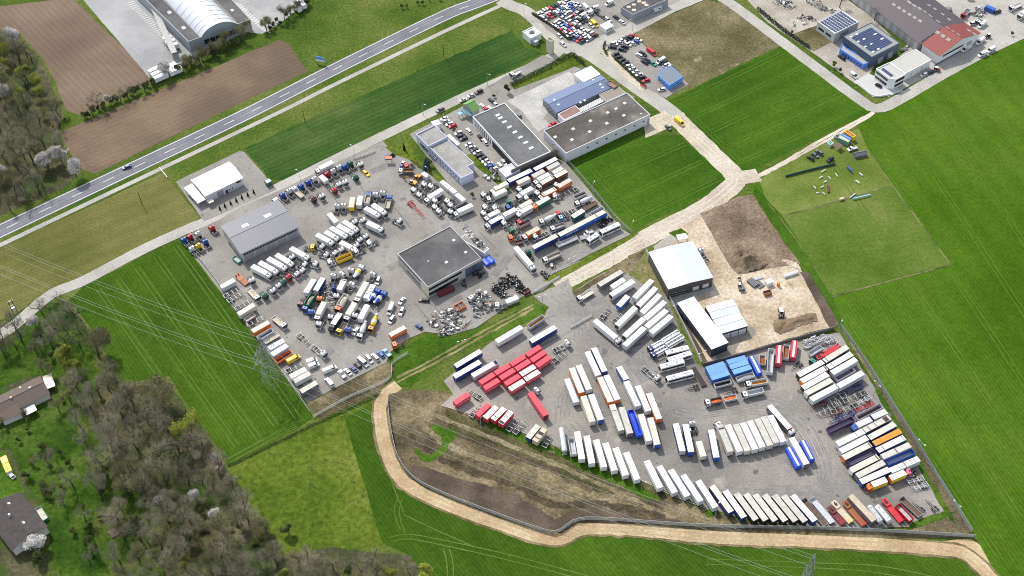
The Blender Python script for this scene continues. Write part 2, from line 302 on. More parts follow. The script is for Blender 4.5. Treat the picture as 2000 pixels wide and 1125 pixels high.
g_bankg = GM('garden_grass', [(.022, .05, .007), (.042, .082, .010), (.075, .11, .022)], amp=.55, fine=.5, big=.05, bump=.5, bscale=.6, speck=((.02, .045, .008), .3, .56))
field('garden_lawn', [(-60, 560), (0, 640), (60, 590), (125, 590), (165, 640), (185, 690), (150, 740), (60, 735), (0, 760), (-60, 800)], g_bankg, Z(4), jit=1.2)
field('garden_lawn', [(20, 800), (110, 790), (150, 830), (175, 900), (190, 960), (180, 1040), (215, 1125), (120, 1140), (95, 1050), (60, 960), (20, 880), (-40, 860), (-60, 800)], g_bankg, Z(4), jit=1.5)
field('garden_lawn', [(-60, 880), (10, 880), (50, 960), (-10, 985), (-60, 980)], g_lush, Z(3), jit=.6)
# paved ground
sheet('logistics_yard', [(156, -8), (620, -8), (600, 4), (552, 42), (512, 66), (478, 62), (395, 108), (345, 130), (292, 152)], GM('old_asphalt', [(.25, .25, .25), (.30, .30, .30), (.36, .355, .35)], fine=1.4, big=.03, bump=0, speck=((.22, .22, .225), .06, .57)), Z(2), .3)
WS_HW = road('highway', [(-120, 509), (0, 451.5), (252, 332), (475, 226), (650, 137), (860, 34), (925, 8), (1010, -24)], 9.6, g_road, Z(3))
road('cycle_path', [(-120, 536), (0, 479), (208, 380), (540, 222), (650, 167), (850, 70), (960, 19), (985, 8)], 2.7, g_conc, Z(3))
WS_SR = road('access_road', [(-60, 690), (20, 641), (97, 577), (162, 549), (270, 492), (347, 456), (430, 420), (540, 368), (640, 318), (755, 262), (850, 216), (935, 176), (1030, 134), (1082, 108), (1112, 84), (1200, 58), (1300, 22), (1380, -10)], 6.2, g_conc, Z(4), .15)
road('side_road', [(978, 0), (1000, 12), (1026, 22), (1060, 52), (1100, 92), (1140, 100), (1165, 96), (1190, 78)], 8.5, g_conc, Z(5), .15)
sheet('junction_apron', [(1105, 84), (1150, 64), (1240, 27), (1330, -10), (1385, -12), (1240, 64), (1192, 88), (1165, 102)], g_conc, Z(3), .1)
road('works_road', [(1130, 92), (1180, 125), (1240, 168), (1300, 210), (1330, 236)], 9.0, g_conc, Z(4), .2)
WS_GR = road('gravel_road', [(1318, 226), (1342, 252), (1400, 308), (1436, 348), (1420, 372), (1372, 408), (1290, 450), (1200, 498), (1120, 540), (1085, 560)], lambda k: 10.2, g_pale, Z(5), .5)
road('gravel_road', [(1425, 352), (1455, 347), (1485, 341)], 9.0, g_pale, Z(4), .9)
for o_ in (-1.6, 1.6): road('field_track', [(1475, 345 + o_), (1500, 335 + o_), (1590, 285 + o_ * 2), (1650, 252 + o_ * 2), (1700, 224 + o_), (1712, 214 + o_)], 1.5, g_pale, Z(5), .5)
road('hill_road', [(1400, -10), (1440, 16), (1520, 76), (1600, 136), (1670, 188), (1712, 212), (1760, 192), (1850, 140), (1950, 88), (2060, 38)], 6.8, g_conc, Z(6), .2)
WS_TR = road('sandy_track', [(778, 752), (752, 772), (742, 800), (748, 848), (762, 900), (790, 942), (860, 980), (960, 1018), (1060, 1050), (1098, 1052), (1128, 1036), (1170, 1032), (1260, 1037), (1400, 1050), (1560, 1056), (1720, 1064), (1830, 1072), (1880, 1080), (1912, 1104), (1945, 1140), (1965, 1170)], lambda k: 5.4, g_sand, Z(7), .35)
sheet('sandy_track', [(1830, 1058), (1895, 1052), (1915, 1066), (1935, 1105), (1960, 1140), (1935, 1140), (1905, 1100), (1870, 1083)], g_sand, Z(6), .5)
for off in (0, 9):
    road('wheel_ruts', [(775, 738 + off), (850, 700 + off), (930, 655 + off), (1010, 612 + off), (1048, 592 + off * .6)], 1.1, GM('ruts', [(.12, .11, .045), (.20, .165, .085), (.28, .23, .13)], fine=.8, big=.12), Z(6), .6)
Y1 = [(352, 466), (378, 454), (430, 428), (470, 405), (560, 366), (640, 326), (748, 276), (765, 296), (790, 305), (820, 330), (850, 345), (860, 355), (895, 382), (935, 385), (930, 350), (960, 335), (1010, 335), (1080, 305), (1105, 318), (1215, 448), (1232, 458), (1150, 498), (1062, 545), (1088, 545), (1060, 568), (1020, 580), (930, 640), (880, 655), (830, 648), (790, 665), (760, 690), (755, 708), (690, 740), (622, 775), (600, 788), (572, 755)]
sheet('yard_asphalt', Y1, g_asph, Z(8), .12)
sheet('access_apron', [(1062, 570), (1110, 545), (1120, 580), (1175, 600), (1150, 640), (1060, 668), (1000, 668), (1040, 640), (1065, 615), (1070, 600), (1040, 580)], g_asph, Z(9), 1.1, step=2)
Y2 = [(1180, 532), (1222, 528), (1255, 552), (1300, 548), (1330, 620), (1365, 700), (1378, 715), (1440, 697), (1540, 668), (1610, 655), (1640, 650), (1662, 690), (1705, 745), (1760, 850), (1800, 920), (1838, 990), (1848, 1008), (1790, 1028), (1700, 1032), (1580, 1028), (1470, 1018), (1405, 1000), (1320, 970), (1250, 935), (1165, 902), (1085, 870), (980, 828), (862, 792), (885, 770), (866, 745), (920, 700), (960, 668), (1040, 632), (1070, 640), (1120, 640), (1150, 620), (1120, 590), (1120, 570)]
sheet('yard_asphalt', Y2, g_asph2, Z(8), .3)
sheet('dry_bank', [(758, 770), (800, 762), (868, 765), (885, 772), (862, 792), (980, 830), (1085, 872), (1165, 905), (1250, 940), (1320, 975), (1405, 1005), (1470, 1022), (1580, 1034), (1700, 1036), (1790, 1032), (1848, 1010), (1800, 920), (1705, 745), (1645, 645), (1660, 662), (1780, 852), (1902, 1050), (1700, 1050), (1400, 1038), (1250, 1024), (1130, 1022), (1096, 1042), (1060, 1040), (960, 1006), (860, 966), (800, 935), (775, 895), (762, 840)], g_bank, Z(7), .3)
sheet('dark_soil', [(800, 905), (880, 930), (1000, 965), (1060, 1000), (1085, 1015), (1120, 995), (1180, 1000), (1280, 1012), (1400, 1022), (1400, 1030), (1280, 1022), (1180, 1013), (1120, 1016), (1090, 1036), (1060, 1034), (960, 1000), (860, 962), (806, 932)], g_dark, Z(8), 1.3, step=2)
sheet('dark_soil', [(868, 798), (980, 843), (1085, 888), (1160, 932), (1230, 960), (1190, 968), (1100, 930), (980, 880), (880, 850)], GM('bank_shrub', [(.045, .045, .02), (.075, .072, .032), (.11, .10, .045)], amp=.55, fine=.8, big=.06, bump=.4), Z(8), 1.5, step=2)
for q, c3, w in (([(792, 800), (880, 872), (1000, 912), (1120, 955), (1250, 996), (1400, 1024)], 't', 2.6), ([(850, 810), (960, 855), (1080, 905), (1180, 950), (1290, 1000)], 't', 1.8), ([(800, 850), (880, 905), (1000, 945), (1080, 985), (1180, 985), (1300, 1010)], 'd', 3.0), ([(900, 850), (1000, 888), (1100, 925)], 'd', 2.4)):
    road('bank_strip', q, w, GM('bank_strip_' + c3, [(.12, .10, .052), (.165, .138, .075), (.23, .19, .11)] if c3 == 't' else [(.05, .042, .028), (.075, .06, .038), (.10, .082, .05)], fine=.8, big=.1, bump=.3, amp=.5), Z(8), 1.3, step=1.5)
sheet('grass_patch', [(838, 833), (862, 831), (890, 842), (893, 850), (878, 866), (872, 882), (850, 897), (832, 903), (822, 898), (806, 880), (812, 876), (824, 888), (838, 890), (852, 880), (860, 868), (862, 855), (856, 846), (842, 838)], g_lush, Z(9), 1.2, step=2)
sheet('grass_patch', [(1082, 872), (1140, 898), (1250, 945), (1300, 985), (1260, 975), (1160, 925), (1085, 890)], g_lush, Z(9), 1.4, step=2)
sheet('grass_patch', [(940, 818), (1060, 865), (1085, 880), (1060, 880), (960, 838)], g_lush, Z(9), 1.2, step=2)
sheet('grass_patch', [(1374, 1000), (1392, 996), (1396, 1008), (1380, 1012)], g_lush, Z(9), .6, step=1)
sheet('grass_patch', [(1780, 1020), (1840, 1000), (1870, 1000), (1800, 1030), (1770, 1034)], g_lush, Z(9), .8, step=2)
sheet('weedy_verge', [(1650, 668), (1690, 720), (1740, 800), (1800, 905), (1850, 990), (1868, 1025), (1850, 1010), (1800, 925), (1750, 840), (1700, 745)], g_lush, Z(9), 1.0, step=2)
sheet('weedy_verge', [(1225, 500), (1262, 484), (1290, 530), (1335, 640), (1380, 720), (1365, 715), (1325, 640), (1300, 575), (1255, 553), (1230, 540)], GM('weeds', [(.06, .11, .015), (.12, .14, .04), (.20, .17, .085)], amp=.55, fine=.8, big=.07, bump=.3), Z(9), .7, step=2)
sheet('weedy_verge', [(1118, 572), (1180, 535), (1222, 505), (1262, 488), (1240, 530), (1180, 545), (1124, 580)], g_bank, Z(10), .7, step=2)
sheet('grass_verge', [(770, 690), (830, 655), (905, 660), (1040, 592), (1068, 600), (1062, 612), (975, 655), (885, 690), (800, 755), (770, 752)], g_lush, Z(5), .8)
sheet('grass_verge', [(600, 788), (690, 742), (757, 708), (770, 720), (740, 768), (625, 818), (606, 800)], g_bank, Z(5), .5)
sheet('grass_verge', [(1060, 548), (1150, 500), (1232, 460), (1250, 455), (1190, 492), (1080, 552)], g_pasture, Z(10), .4)
sheet('building_site', [(1320, 448), (1372, 420), (1400, 470), (1440, 535), (1540, 518), (1562, 520), (1618, 640), (1540, 662), (1420, 696), (1380, 712), (1318, 585), (1300, 540), (1275, 490), (1300, 470)], g_site, Z(11), .6)
sheet('topsoil', [(1368, 418), (1440, 385), (1470, 380), (1500, 430), (1562, 515), (1500, 525), (1440, 538), (1410, 495)], g_soil, Z(12), .9)
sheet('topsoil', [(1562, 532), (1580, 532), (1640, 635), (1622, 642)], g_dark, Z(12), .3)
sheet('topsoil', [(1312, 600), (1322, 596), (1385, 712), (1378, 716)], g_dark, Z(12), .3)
sheet('concrete_apron', [(1305, 578), (1395, 555), (1400, 565), (1330, 590), (1316, 600)], g_conc, Z(12), .2)
sheet('concrete_apron', [(1380, 640), (1470, 640), (1480, 655), (1445, 670), (1430, 700), (1400, 705)], GM('darker_concrete', [(.19, .17, .145), (.24, .22, .19), (.30, .28, .24)], fine=1, big=.07, bump=0), Z(12), .5)  # apron in a darker, browner concrete tone
sheet('concrete_ramp', [(1275, 482), (1310, 458), (1325, 470), (1300, 482), (1280, 490)], g_conc, Z(12), .2)
sheet('grass_patch', [(1305, 455), (1330, 446), (1345, 458), (1325, 468)], g_lush, Z(13), .3, step=1)
# lots of the other firms
sheet('forecourt', [(343, 355), (468, 295), (478, 298), (530, 358), (540, 370), (400, 432), (392, 424)], g_asph, Z(8), .2)
sheet('forecourt', [(800, 262), (900, 210), (935, 180), (985, 150), (1060, 108), (1150, 140), (1240, 190), (1070, 300), (1040, 322), (940, 385), (896, 385)], g_asph, Z(7), .15)
sheet('concrete_yard', [(990, 198), (1110, 140), (1140, 160), (1075, 210), (1062, 232), (1075, 245), (1050, 258), (1020, 218)], GM('concrete_yard', [(.33, .32, .30), (.39, .38, .355), (.45, .44, .41)], fine=1, big=.07, bump=0), Z(9), .15)
sheet('lawn', [(998, 165), (1005, 175), (1100, 140), (1140, 122), (1120, 108), (1095, 118)], g_pasture, Z(10), .1)
sheet('lawn', [(752, 288), (800, 278), (815, 310), (845, 335), (865, 352), (895, 385), (860, 360), (815, 318), (770, 302)], g_pasture, Z(10), .2)
sheet('lawn', [(905, 305), (925, 300), (1000, 370), (985, 372)], g_pasture, Z(10), .2)
sheet('car_lot', [(1040, 26), (1150, -12), (1260, -12), (1330, 0), (1240, 40), (1150, 80), (1110, 84), (1070, 60)], g_asph, Z(7), .15)
sheet('car_lot', [(1185, 88), (1235, 68), (1345, 165), (1300, 192), (1255, 168), (1190, 100)], g_asph, Z(7), .15)
sheet('bare_gravel', [(1228, 160), (1182, 112), (1170, 100), (1190, 100), (1262, 172), (1255, 180)], g_pale, Z(8), .5, step=2)
sheet('bare_gravel', [(1255, 235), (1300, 215), (1320, 240), (1300, 252), (1262, 270)], g_pale, Z(6), .9, step=2)
sheet('works_yard', [(1450, -10), (1640, -10), (1700, 30), (1740, 70), (1690, 160), (1672, 165), (1590, 105), (1500, 45)], GM('works_yard', [(.27, .24, .20), (.33, .30, .255), (.40, .37, .32)], fine=1, big=.06, bump=.1), Z(5), .4)
sheet('works_yard', [(1790, -10), (2030, -10), (2030, 45), (1960, 78), (1850, 128), (1790, 160), (1735, 190), (1690, 165), (1780, 90), (1900, 70)], g_conc, Z(5), .3)
sheet('lawn', [(1540, 70), (1600, 48), (1630, 80), (1590, 100)], g_rough, Z(8), .4)
sheet('terrace_paving', [(1668, 160), (1695, 143), (1765, 178), (1735, 188), (1705, 190)], M('white_paving', (.46, .46, .45), .8, var=.15), Z(9), .1)
# markings
mk = MB()
hw = resample(WS_HW, 3.0)
for sgn in (-1, 1):
    side = []
    for k, p in enumerate(hw):
        d = (hw[min(k + 1, len(hw) - 1)] - hw[max(k - 1, 0)]).normalized(); side.append(p + Vector((-d.y, d.x, 0)) * sgn * 4.15)
    ribbon_mb(mk, side, .28, Z(4))
for a, b, n, ln in (((262, 2), (352, 90), 26, (-14, 5)), ((455, 4), (515, 62), 14, (18, 6))):
    for k in range(n):
        x, y = a[0] + (b[0] - a[0]) * k / n, a[1] + (b[1] - a[1]) * k / n; ribbon_mb(mk, [at(x, y), at(x + ln[0], y + ln[1])], .3, Z(3))
cl = resample(WS_HW, 1.0); k = 0
while k + 7 < len(cl): ribbon_mb(mk, cl[k:k + 7], .24, Z(4)); k += 17
tag(mk.obj('road_markings', g_white), kind='structure')
def tramlines(poly, lines, mt, z, w=.42, gap=2.1, t='P'):
    mb = MB(); wp = [(at(*p).x, at(*p).y) for p in poly]
    for (a, b) in lines:
        A, B = at(*a), at(*b); d = (B - A).normalized(); s = Vector((-d.y, d.x, 0))
        for off in (-gap / 2, gap / 2):
            run = []
            for q in range(int((B - A).length / 2.5)):
                p = A + d * q * 2.5 + s * off + s * .25 * noise.noise((A + d * q * 2.5) * .03)
                if pip((p.x, p.y), wp): run.append(p)
                else:
                    if len(run) > 2: ribbon_mb(mb, run, w, z, .08)
                    run = []
            if len(run) > 2: ribbon_mb(mb, run, w, z, .08)
    return tag(mb.obj('tramlines', mt), kind='structure')
def fan(a0, b0, a1, b1, n): return [((a0[0] + (a1[0] - a0[0]) * k / (n - 1), a0[1] + (a1[1] - a0[1]) * k / (n - 1)), (b0[0] + (b1[0] - b0[0]) * k / (n - 1), b0[1] + (b1[1] - b0[1]) * k / (n - 1))) for k in range(n)]
tramlines(CL, fan((192, 565), (430, 900), (342, 480), (592, 830), 5), g_tram, Z(2))
tramlines(CL, [((438, 905), (610, 815)), ((446, 900), (600, 815))], g_tram, Z(3), w=.35)
tramlines(CRP, fan((1500, 400), (1960, 1100), (2010, 75), (2300, 520), 9) + [((1650, 655), (1925, 1085))], g_tramd, Z(3))
tramlines(CA, fan((1120, 325), (1330, 235), (1215, 440), (1415, 345), 4) + [((1150, 322), (1240, 430)), ((1330, 262), (1420, 345))], g_tramd, Z(2))
tramlines(CBB, fan((1300, 212), (1540, 98), (1420, 330), (1690, 205), 5) + [((1540, 100), (1700, 220)), ((1330, 205), (1460, 330))], g_tramd, Z(2))
tb = MB()
for pl in ([(760, 1050), (800, 1044), (870, 1056), (1000, 1085), (1200, 1140)], [(765, 1058), (800, 1053), (870, 1066), (1000, 1096), (1150, 1135)], [(1380, 1092), (1600, 1100), (1720, 1106), (1840, 1130)], [(1380, 1102), (1600, 1110), (1700, 1117), (1800, 1135)], [(778, 970), (770, 1000), (785, 1042)], [(785, 975), (780, 1003), (792, 1044)], [(788, 1005), (840, 1030), (930, 1070)], [(865, 1072), (872, 1095), (875, 1140)], [(877, 1072), (884, 1095), (886, 1140)], [(752, 820), (760, 920), (788, 1000)]):
    ribbon_mb(tb, resample(smooth([at(*p) for p in pl]), 2.0), .45, Z(4), .1)
tag(tb.obj('tramlines', g_tram), kind='structure')
for wsx, offs, nm, cl_, wd in ((WS_TR, (-1.15, 1.0), 'track_ruts', [(.33, .24, .145), (.38, .285, .175), (.43, .33, .21)], .8), (WS_GR, (-1.6, .9), 'gravel_ruts', [(.42, .37, .295), (.47, .42, .34), (.50, .45, .37)], .9), (WS_HW, (-3.0, -1.3, 1.3, 3.0), 'worn_lanes', [(.13, .13, .145), (.15, .15, .165), (.17, .17, .185)], .7)):
    rm = MB()
    for of in offs:
        run = []
        for k, p in enumerate(wsx):
            d = (wsx[min(k + 1, len(wsx) - 1)] - wsx[max(k - 1, 0)]).normalized(); run.append(p + Vector((-d.y, d.x, 0)) * (of + .4 * noise.noise(p * .05 + Vector((of, 0, 0)))))
        ribbon_mb(rm, run, wd, .018 * (7.95 if nm[0] == 't' else 5.97 if nm[0] == 'g' else 3.95), .12)
    tag(rm.obj(nm, GM(nm, cl_, fine=1.3, big=.1, bump=0)), kind='structure')
ribbon_mb(rm := MB(), WS_TR, 7.4, .018 * 6.9, .8); tag(rm.obj('track_verge', GM('track_verge', [(.08, .075, .03), (.16, .13, .07), (.24, .19, .11)], fine=1, big=.1, bump=.2)), kind='structure')
rs_ = random.Random(77); st = MB()
for poly, n in ((Y1, 130), (Y2, 150)):
    for k in range(n):
        q = (rs_.uniform(min(p[0] for p in poly), max(p[0] for p in poly)), rs_.uniform(min(p[1] for p in poly), max(p[1] for p in poly)))
        if not pip(q, poly): continue
        c = at(*q); a0 = rs_.uniform(0, 6.28); r1 = rs_.uniform(.2, .9) * (2 if rs_.random() < .12 else 1); n_ = 9
        st.add([(c.x + math.cos(a0) * math.cos(t) * r1 * 1.6 * f - math.sin(a0) * math.sin(t) * r1 * f, c.y + math.sin(a0) * math.cos(t) * r1 * 1.6 * f + math.cos(a0) * math.sin(t) * r1 * f, .018 * 9.7 + k * .00004) for t, f in [(6.283 * m_ / n_, rs_.uniform(.6, 1.25)) for m_ in range(n_)]], [tuple(range(n_))])
tag(st.obj('oil_stains', M('oil_stain', (.10, .097, .093), .6, var=.3)), kind='structure')
pt = MB()
for q, w, h, a in (((770, 520), 7, 4, .5), ((700, 545), 5, 9, .5), ((880, 590), 12, 3, .5), ((640, 690), 6, 4, .9), ((980, 520), 4, 14, -.6), ((740, 330), 9, 4, .5), ((1400, 900), 14, 8, .2), ((1250, 720), 8, 14, .5), ((1180, 790), 6, 12, .3), ((1560, 900), 10, 7, .6), ((1000, 720), 14, 5, .5), ((1150, 590), 7, 5, .4)):
    c = at(*q); ca, sa = math.cos(a), math.sin(a); pt.add([(c.x + x * ca - y * sa, c.y + x * sa + y * ca, .018 * 9.4 + q[0] * 1e-6) for x, y in ((-w / 2, -h / 2), (w / 2, -h / 2), (w / 2, h / 2), (-w / 2, h / 2))], [(0, 1, 2, 3)])
tag(pt.obj('asphalt_patches', GM('asphalt_patch', [(.17, .163, .155), (.20, .19, .18), (.24, .23, .215)], fine=1.5, big=.15, bump=0)), kind='structure')
# dark seams and tyre sweeps on the yards
sm_ = MB()
for a, b in (((512, 470), (522, 482)), ((790, 432), (805, 448)), ((936, 453), (970, 488)), ((808, 590), (850, 640)), ((700, 358), (725, 395)), ((640, 372), (680, 420)), ((760, 395), (800, 440)), ((870, 620), (838, 590)), ((716, 640), (740, 665))):
    ribbon_mb(sm_, resample([at(*a), at(*b)], 1.5), .3, Z(10), .06)
tag(sm_.obj('yard_seams', M('seam_tar', (.09, .088, .085), .8)), kind='structure')
sw = MB()
for k, pl in enumerate(([(1098, 820), (1105, 770), (1135, 720), (1180, 690), (1240, 690)], [(1110, 830), (1150, 870), (1230, 915), (1330, 950)], [(1260, 700), (1310, 740), (1400, 770), (1520, 790), (1580, 850), (1610, 930), (1570, 960), (1480, 955)], [(1300, 790), (1360, 810), (1480, 800), (1560, 830), (1600, 900)], [(1130, 640), (1080, 665), (1010, 700)], [(1120, 600), (1150, 640), (1190, 660)], [(1095, 575), (1130, 610), (1135, 660)], [(1400, 960), (1500, 965), (1640, 950), (1730, 960)])):
    ws = resample(smooth([at(*p) for p in pl]), 2.5)
    for o2 in (-3.2, -1.2, .9, 3.0):
        ribbon_mb(sw, [p + Vector((o2 + .6 * noise.noise(p * .02 + Vector((k, o2, 0))), o2 * .6, 0)) for p in ws], .55, Z(9) + .002 + .0006 * (k * 4 + o2), .15)
tag(sw.obj('tyre_sweeps', GM('tyre_sweep', [(.165, .158, .15), (.20, .19, .18), (.265, .245, .225)], fine=1.5, big=.2, bump=0)), kind='structure')

# ------------------------------------------------------------------ vehicles: local frame +X forwards, origin on the ground under the middle
def wheel_me(r=.5, w=.34):
    def mk_():
        b = MB(); b.cyl((0, -w / 2, 0), (0, w / 2, 0), r, 10, 0); b.cyl((0, -w / 2 - .015, 0), (0, w / 2 + .015, 0), r * .55, 8, 1); return b.mesh('wheel', [mTYRE, mRIM])
    return cached(('wheel', r, w), mk_)
def wheels(root, xs, y=1.03, r=.5, w=.34, z=None):
    me = wheel_me(r, w)
    for x in xs:
        for s in (-1, 1): ob('wheel', me, root, loc=(x, s * y, z or r))
def chassis_part(root, x0, x1, z=.75, name='chassis', mt=None, cross=True, w=.43):
    def mk_():
        b = MB()
        for s in (-1, 1): b.box(x0, x1, s * w - .06, s * w + .06, z, z + .26)
        if cross:
            q = max(2, int((x1 - x0) / 1.3))
            for k in range(q + 1):
                xx = x0 + .08 + (x1 - x0 - .16) * k / q; b.box(xx - .06, xx + .06, -w + .062, w - .062, z + .05, z + .2)
        return b.mesh(name, [mSTEEL])
    return ob(name, cached(('chas', round(x0, 1), round(x1, 1), z, cross, w), mk_), root, [mt] if mt else None)
def cab_parts(root, xf, col, high=True, hatch=True):
    """lorry cab whose front face stands at x = xf"""
    def mk_():
        b = MB(); zt = 3.45 if high else 2.85
        pr = [(0, .42, 1.15), (.02, 1.25, 1.24), (-.10, 1.95, 1.24), (-.34, min(2.85, zt - .12), 1.21)] + ([(-.72, 3.30, 1.17), (-1.1, 3.54, 1.15), (-2.0, 3.62, 1.13)] if high else [(-.5, 2.84, 1.17), (-1.95, 2.88, 1.17)]) + [(-2.12, min(2.8, zt - .1), 1.18), (-2.15, .98, 1.24), (-1.72, .95, 1.24), (-1.6, .98, 1.24), (-.55, .98, 1.24), (-.45, .42, 1.22)]
        b.prof([(x, z, w) for x, z, w in pr]); return b.mesh('cab', [paint('white')])
    cb = ob('cab', cached(('cab', high), mk_), root, [paint(col)], (xf, 0, 0))
    def ws():
        b = MB(); b.add([(0.0, -1.2, 1.66), (0.0, 1.2, 1.66), (-.30, 1.17, 2.84), (-.30, -1.17, 2.84)], [(0, 1, 2, 3)])
        return b.mesh('windscreen', [mGLASS])
    ob('windscreen', cached('cabws', ws), cb)
    for s in (-1, 1):
        def sw_(s=s):
            b = MB(); y = s * 1.255
            b.add([(-.30, y, 1.85), (-1.35, y, 1.85), (-1.35, y * .985, 2.62), (-.48, y * .985, 2.62)], [(0, 1, 2, 3) if s > 0 else (3, 2, 1, 0)]); return b.mesh('side_window', [mGLASS])
        ob('side_window', cached(('cabsw', s), sw_), cb)
        def mr(s=s):
            b = MB(); b.box(-.30, -.12, min(s * 1.27, s * 1.52), max(s * 1.27, s * 1.52), 1.95, 2.65); return b.mesh('mirror', [mBLK])
        ob('mirror', cached(('cabmr', s), mr), cb)
        def hl(s=s):
            b = MB(); b.box(-.06, .055, min(s * .72, s * 1.12), max(s * .72, s * 1.12), .68, .92); return b.mesh('headlight', [mLAMP])
        ob('headlight', cached(('cabhl', s), hl), cb)
    ob('grille', cached('grille', lambda: MB().box(-.05, .035, -.95, .95, 1.0, 1.55).mesh('grille', [mBLK])), cb)
    if hatch:
        zt = 3.60 if high else 2.86; xh = -1.62 if high else -1.2
        ob('roof_hatch', cached(('hatch', high), lambda: MB().box(xh - .32, xh + .32, -.34, .34, zt - .05, zt + .06).mesh('roof_hatch', [mBLK])), cb)
    if high:
        ob('sun_visor', cached('visor', lambda: MB().add([(-.28, -1.1, 2.86), (-.28, 1.1, 2.86), (.08, 1.1, 2.74), (.08, -1.1, 2.74), (-.28, -1.1, 2.9), (-.28, 1.1, 2.9), (.08, 1.1, 2.78), (.08, -1.1, 2.78)], [(3, 2, 1, 0), (4, 5, 6, 7), (0, 1, 5, 4), (1, 2, 6, 5), (2, 3, 7, 6), (3, 0, 4, 7)]).mesh('sun_visor', [mBLK])), cb)
    return cb
def tractor_unit(root, col, high=True, axles=2, x0=0.0):
    xf = 3.0 + x0; cab_parts(root, xf, col, high); chassis_part(root, -3.0 + x0, 2.6 + x0) if x0 == 0 else chassis_part(root, -3.0 + x0, 2.6 + x0)
    ob('fifth_wheel', cached('fifth', lambda: MB().cyl((-1.55, 0, 1.03), (-1.55, 0, 1.17), .52, 12).box(-2.1, -1.0, -.34, .34, 1.0, 1.1).mesh('fifth_wheel', [mSTEEL])), root, loc=(x0, 0, 0))
    for s in (-1, 1): ob('fuel_tank', cached(('ftank', s), lambda: MB().cyl((-.75, s * .92, .72), (.55, s * .92, .72), .3, 8).mesh('fuel_tank', [mALU])), root, loc=(x0, 0, 0))
    def mg():
        b = MB()
        for s in (-1, 1): b.box(-2.2, -1.05, s * 1.0 - .28, s * 1.0 + .28, 1.06, 1.10); b.box(-2.6, -2.2, s * 1.0 - .28, s * 1.0 + .28, .9, .95); b.box(-1.05, -.75, s * 1.0 - .28, s * 1.0 + .28, .9, .95)
        b.box(-.2, .25, -.9, .9, 1.02, 1.5); b.cyl((.42, .75, .9), (.42, .75, 2.9), .09, 6); return b.mesh('mudguards', [mBLK])
    ob('mudguards', cached('mudg', mg), root, loc=(x0, 0, 0))
    wheels(root, [1.75 + x0]); wheels(root, [-1.6 + x0] if axles == 2 else [-1.0 + x0, -2.3 + x0], y=.95, w=.58)
def box_body(root, x0, x1, z0, z1, side, roof, rear=None, front=None, reefer=False, text=None, ribs=False, name='box_body', stripe=None, tsize=1.5, slot=None):
    L = round(x1 - x0, 1); w = 1.275
    def mk_():
        b = MB(); b.box(x0, x1, -w, w, z0, z1 - .06); return b.mesh(name, [paint('white')])
    body = ob(name, cached(('box', round(x0, 1), L, z0, z1), mk_), root, [paint(side)])
    def rf():
        b = MB(); b.box(x0 - .02, x1 + .02, -w - .02, w + .02, z1 - .06, z1, t=.05)
        if ribs:
            n = int(L / .62)
            for k in range(n): xx = x0 + .3 + k * .62; b.box(xx - .09, xx + .09, -w + .15, w - .15, z1, z1 + .05)
        return b.mesh('roof', [roofm('white')])
    rfo = ob('roof', cached(('roof', round(x0, 1), L, z1, ribs), rf), body, [roofm(roof)])
    def rd():
        b = MB(); b.box(x0 - .05, x0, -w + .05, -.02, z0 + .08, z1 - .14); return b.mesh('rear_door', [paint('white')])
    def rd2():
        b = MB(); b.box(x0 - .05, x0, .02, w - .05, z0 + .08, z1 - .14); return b.mesh('rear_door', [paint('white')])
    rc = paint(rear or side)
    ob('rear_door', cached(('rd', round(x0, 1), z0, z1), rd), body, [rc]); ob('rear_door', cached(('rd2', round(x0, 1), z0, z1), rd2), body, [rc])
    if front:
        ob('front_panel', cached(('fp', round(x1, 1), z0, z1), lambda: MB().box(x1, x1 + .04, -w + .03, w - .03, z0 + .04, z1 - .1).mesh('front_panel', [paint('white')])), body, [paint(front)])
    if reefer:
        def cu():
            b = MB(); b.prof([(x1, z1 - 2.0, .95), (x1 + .38, z1 - 2.0, .9), (x1 + .42, z1 - .5, .9), (x1 + .2, z1 - .12, .8), (x1, z1 - .1, .85)]); return b.mesh('cooling_unit', [paint('white')])
        c = ob('cooling_unit', cached(('cu', round(x1, 1), z1), cu), body, [paint('black' if reefer == 2 else 'lgrey')])
        ob('fan_grille', cached(('cug', round(x1, 1), z1), lambda: MB().box(x1 + .40, x1 + .445, -.7, .7, z1 - 1.1, z1 - .55).mesh('fan_grille', [mBLK])), c)
    if stripe:
        rs = MB(); rs.box(x0 + .05, x1 - .05, -.34, .34, z1, z1 + .012); rs.obj('roof_stripe', roofm('white'), body)
    if slot:
        for f_, d_ in slot: MB().box(x0 + L * f_ - d_ / 2, x0 + L * f_ + d_ / 2, -w + .12, w - .12, z1, z1 + .015).obj('roof_slot', M('roof_gap', (.05, .04, .035), .9), body)
    if text:
        for s in (-1, 1):
            t = ob('lettering', text_mesh(text, tsize), body); t.rotation_euler = (R_(90), 0, 0 if s < 0 else R_(180)); t.location = ((x0 + x1) / 2, s * (w + .008), (z0 + z1) / 2 + .1)
    return body
def run_gear(root, xs, x0, x1, z=1.0, legs=None):
    chassis_part(root, x0, x1, z - .05)
    wheels(root, xs, y=1.02, w=.38, r=.49)
    def ug():
        b = MB()
        b.box(x0 + .05, x0 + .17, -1.15, 1.15, .45, .6); return b.mesh('bumper', [mSTEEL])
    ob('bumper', cached(('bump', round(x0, 1)), ug), root)
    if legs is not None:
        for s in (-1, 1): ob('landing_leg', cached(('leg', legs, s), lambda: MB().box(legs - .08, legs + .08, s * .7 - .08, s * .7 + .08, .08, z).box(legs - .18, legs + .18, s * .7 - .16, s * .7 + .16, .0, .08).mesh('landing_leg', [mSTEEL])), root)
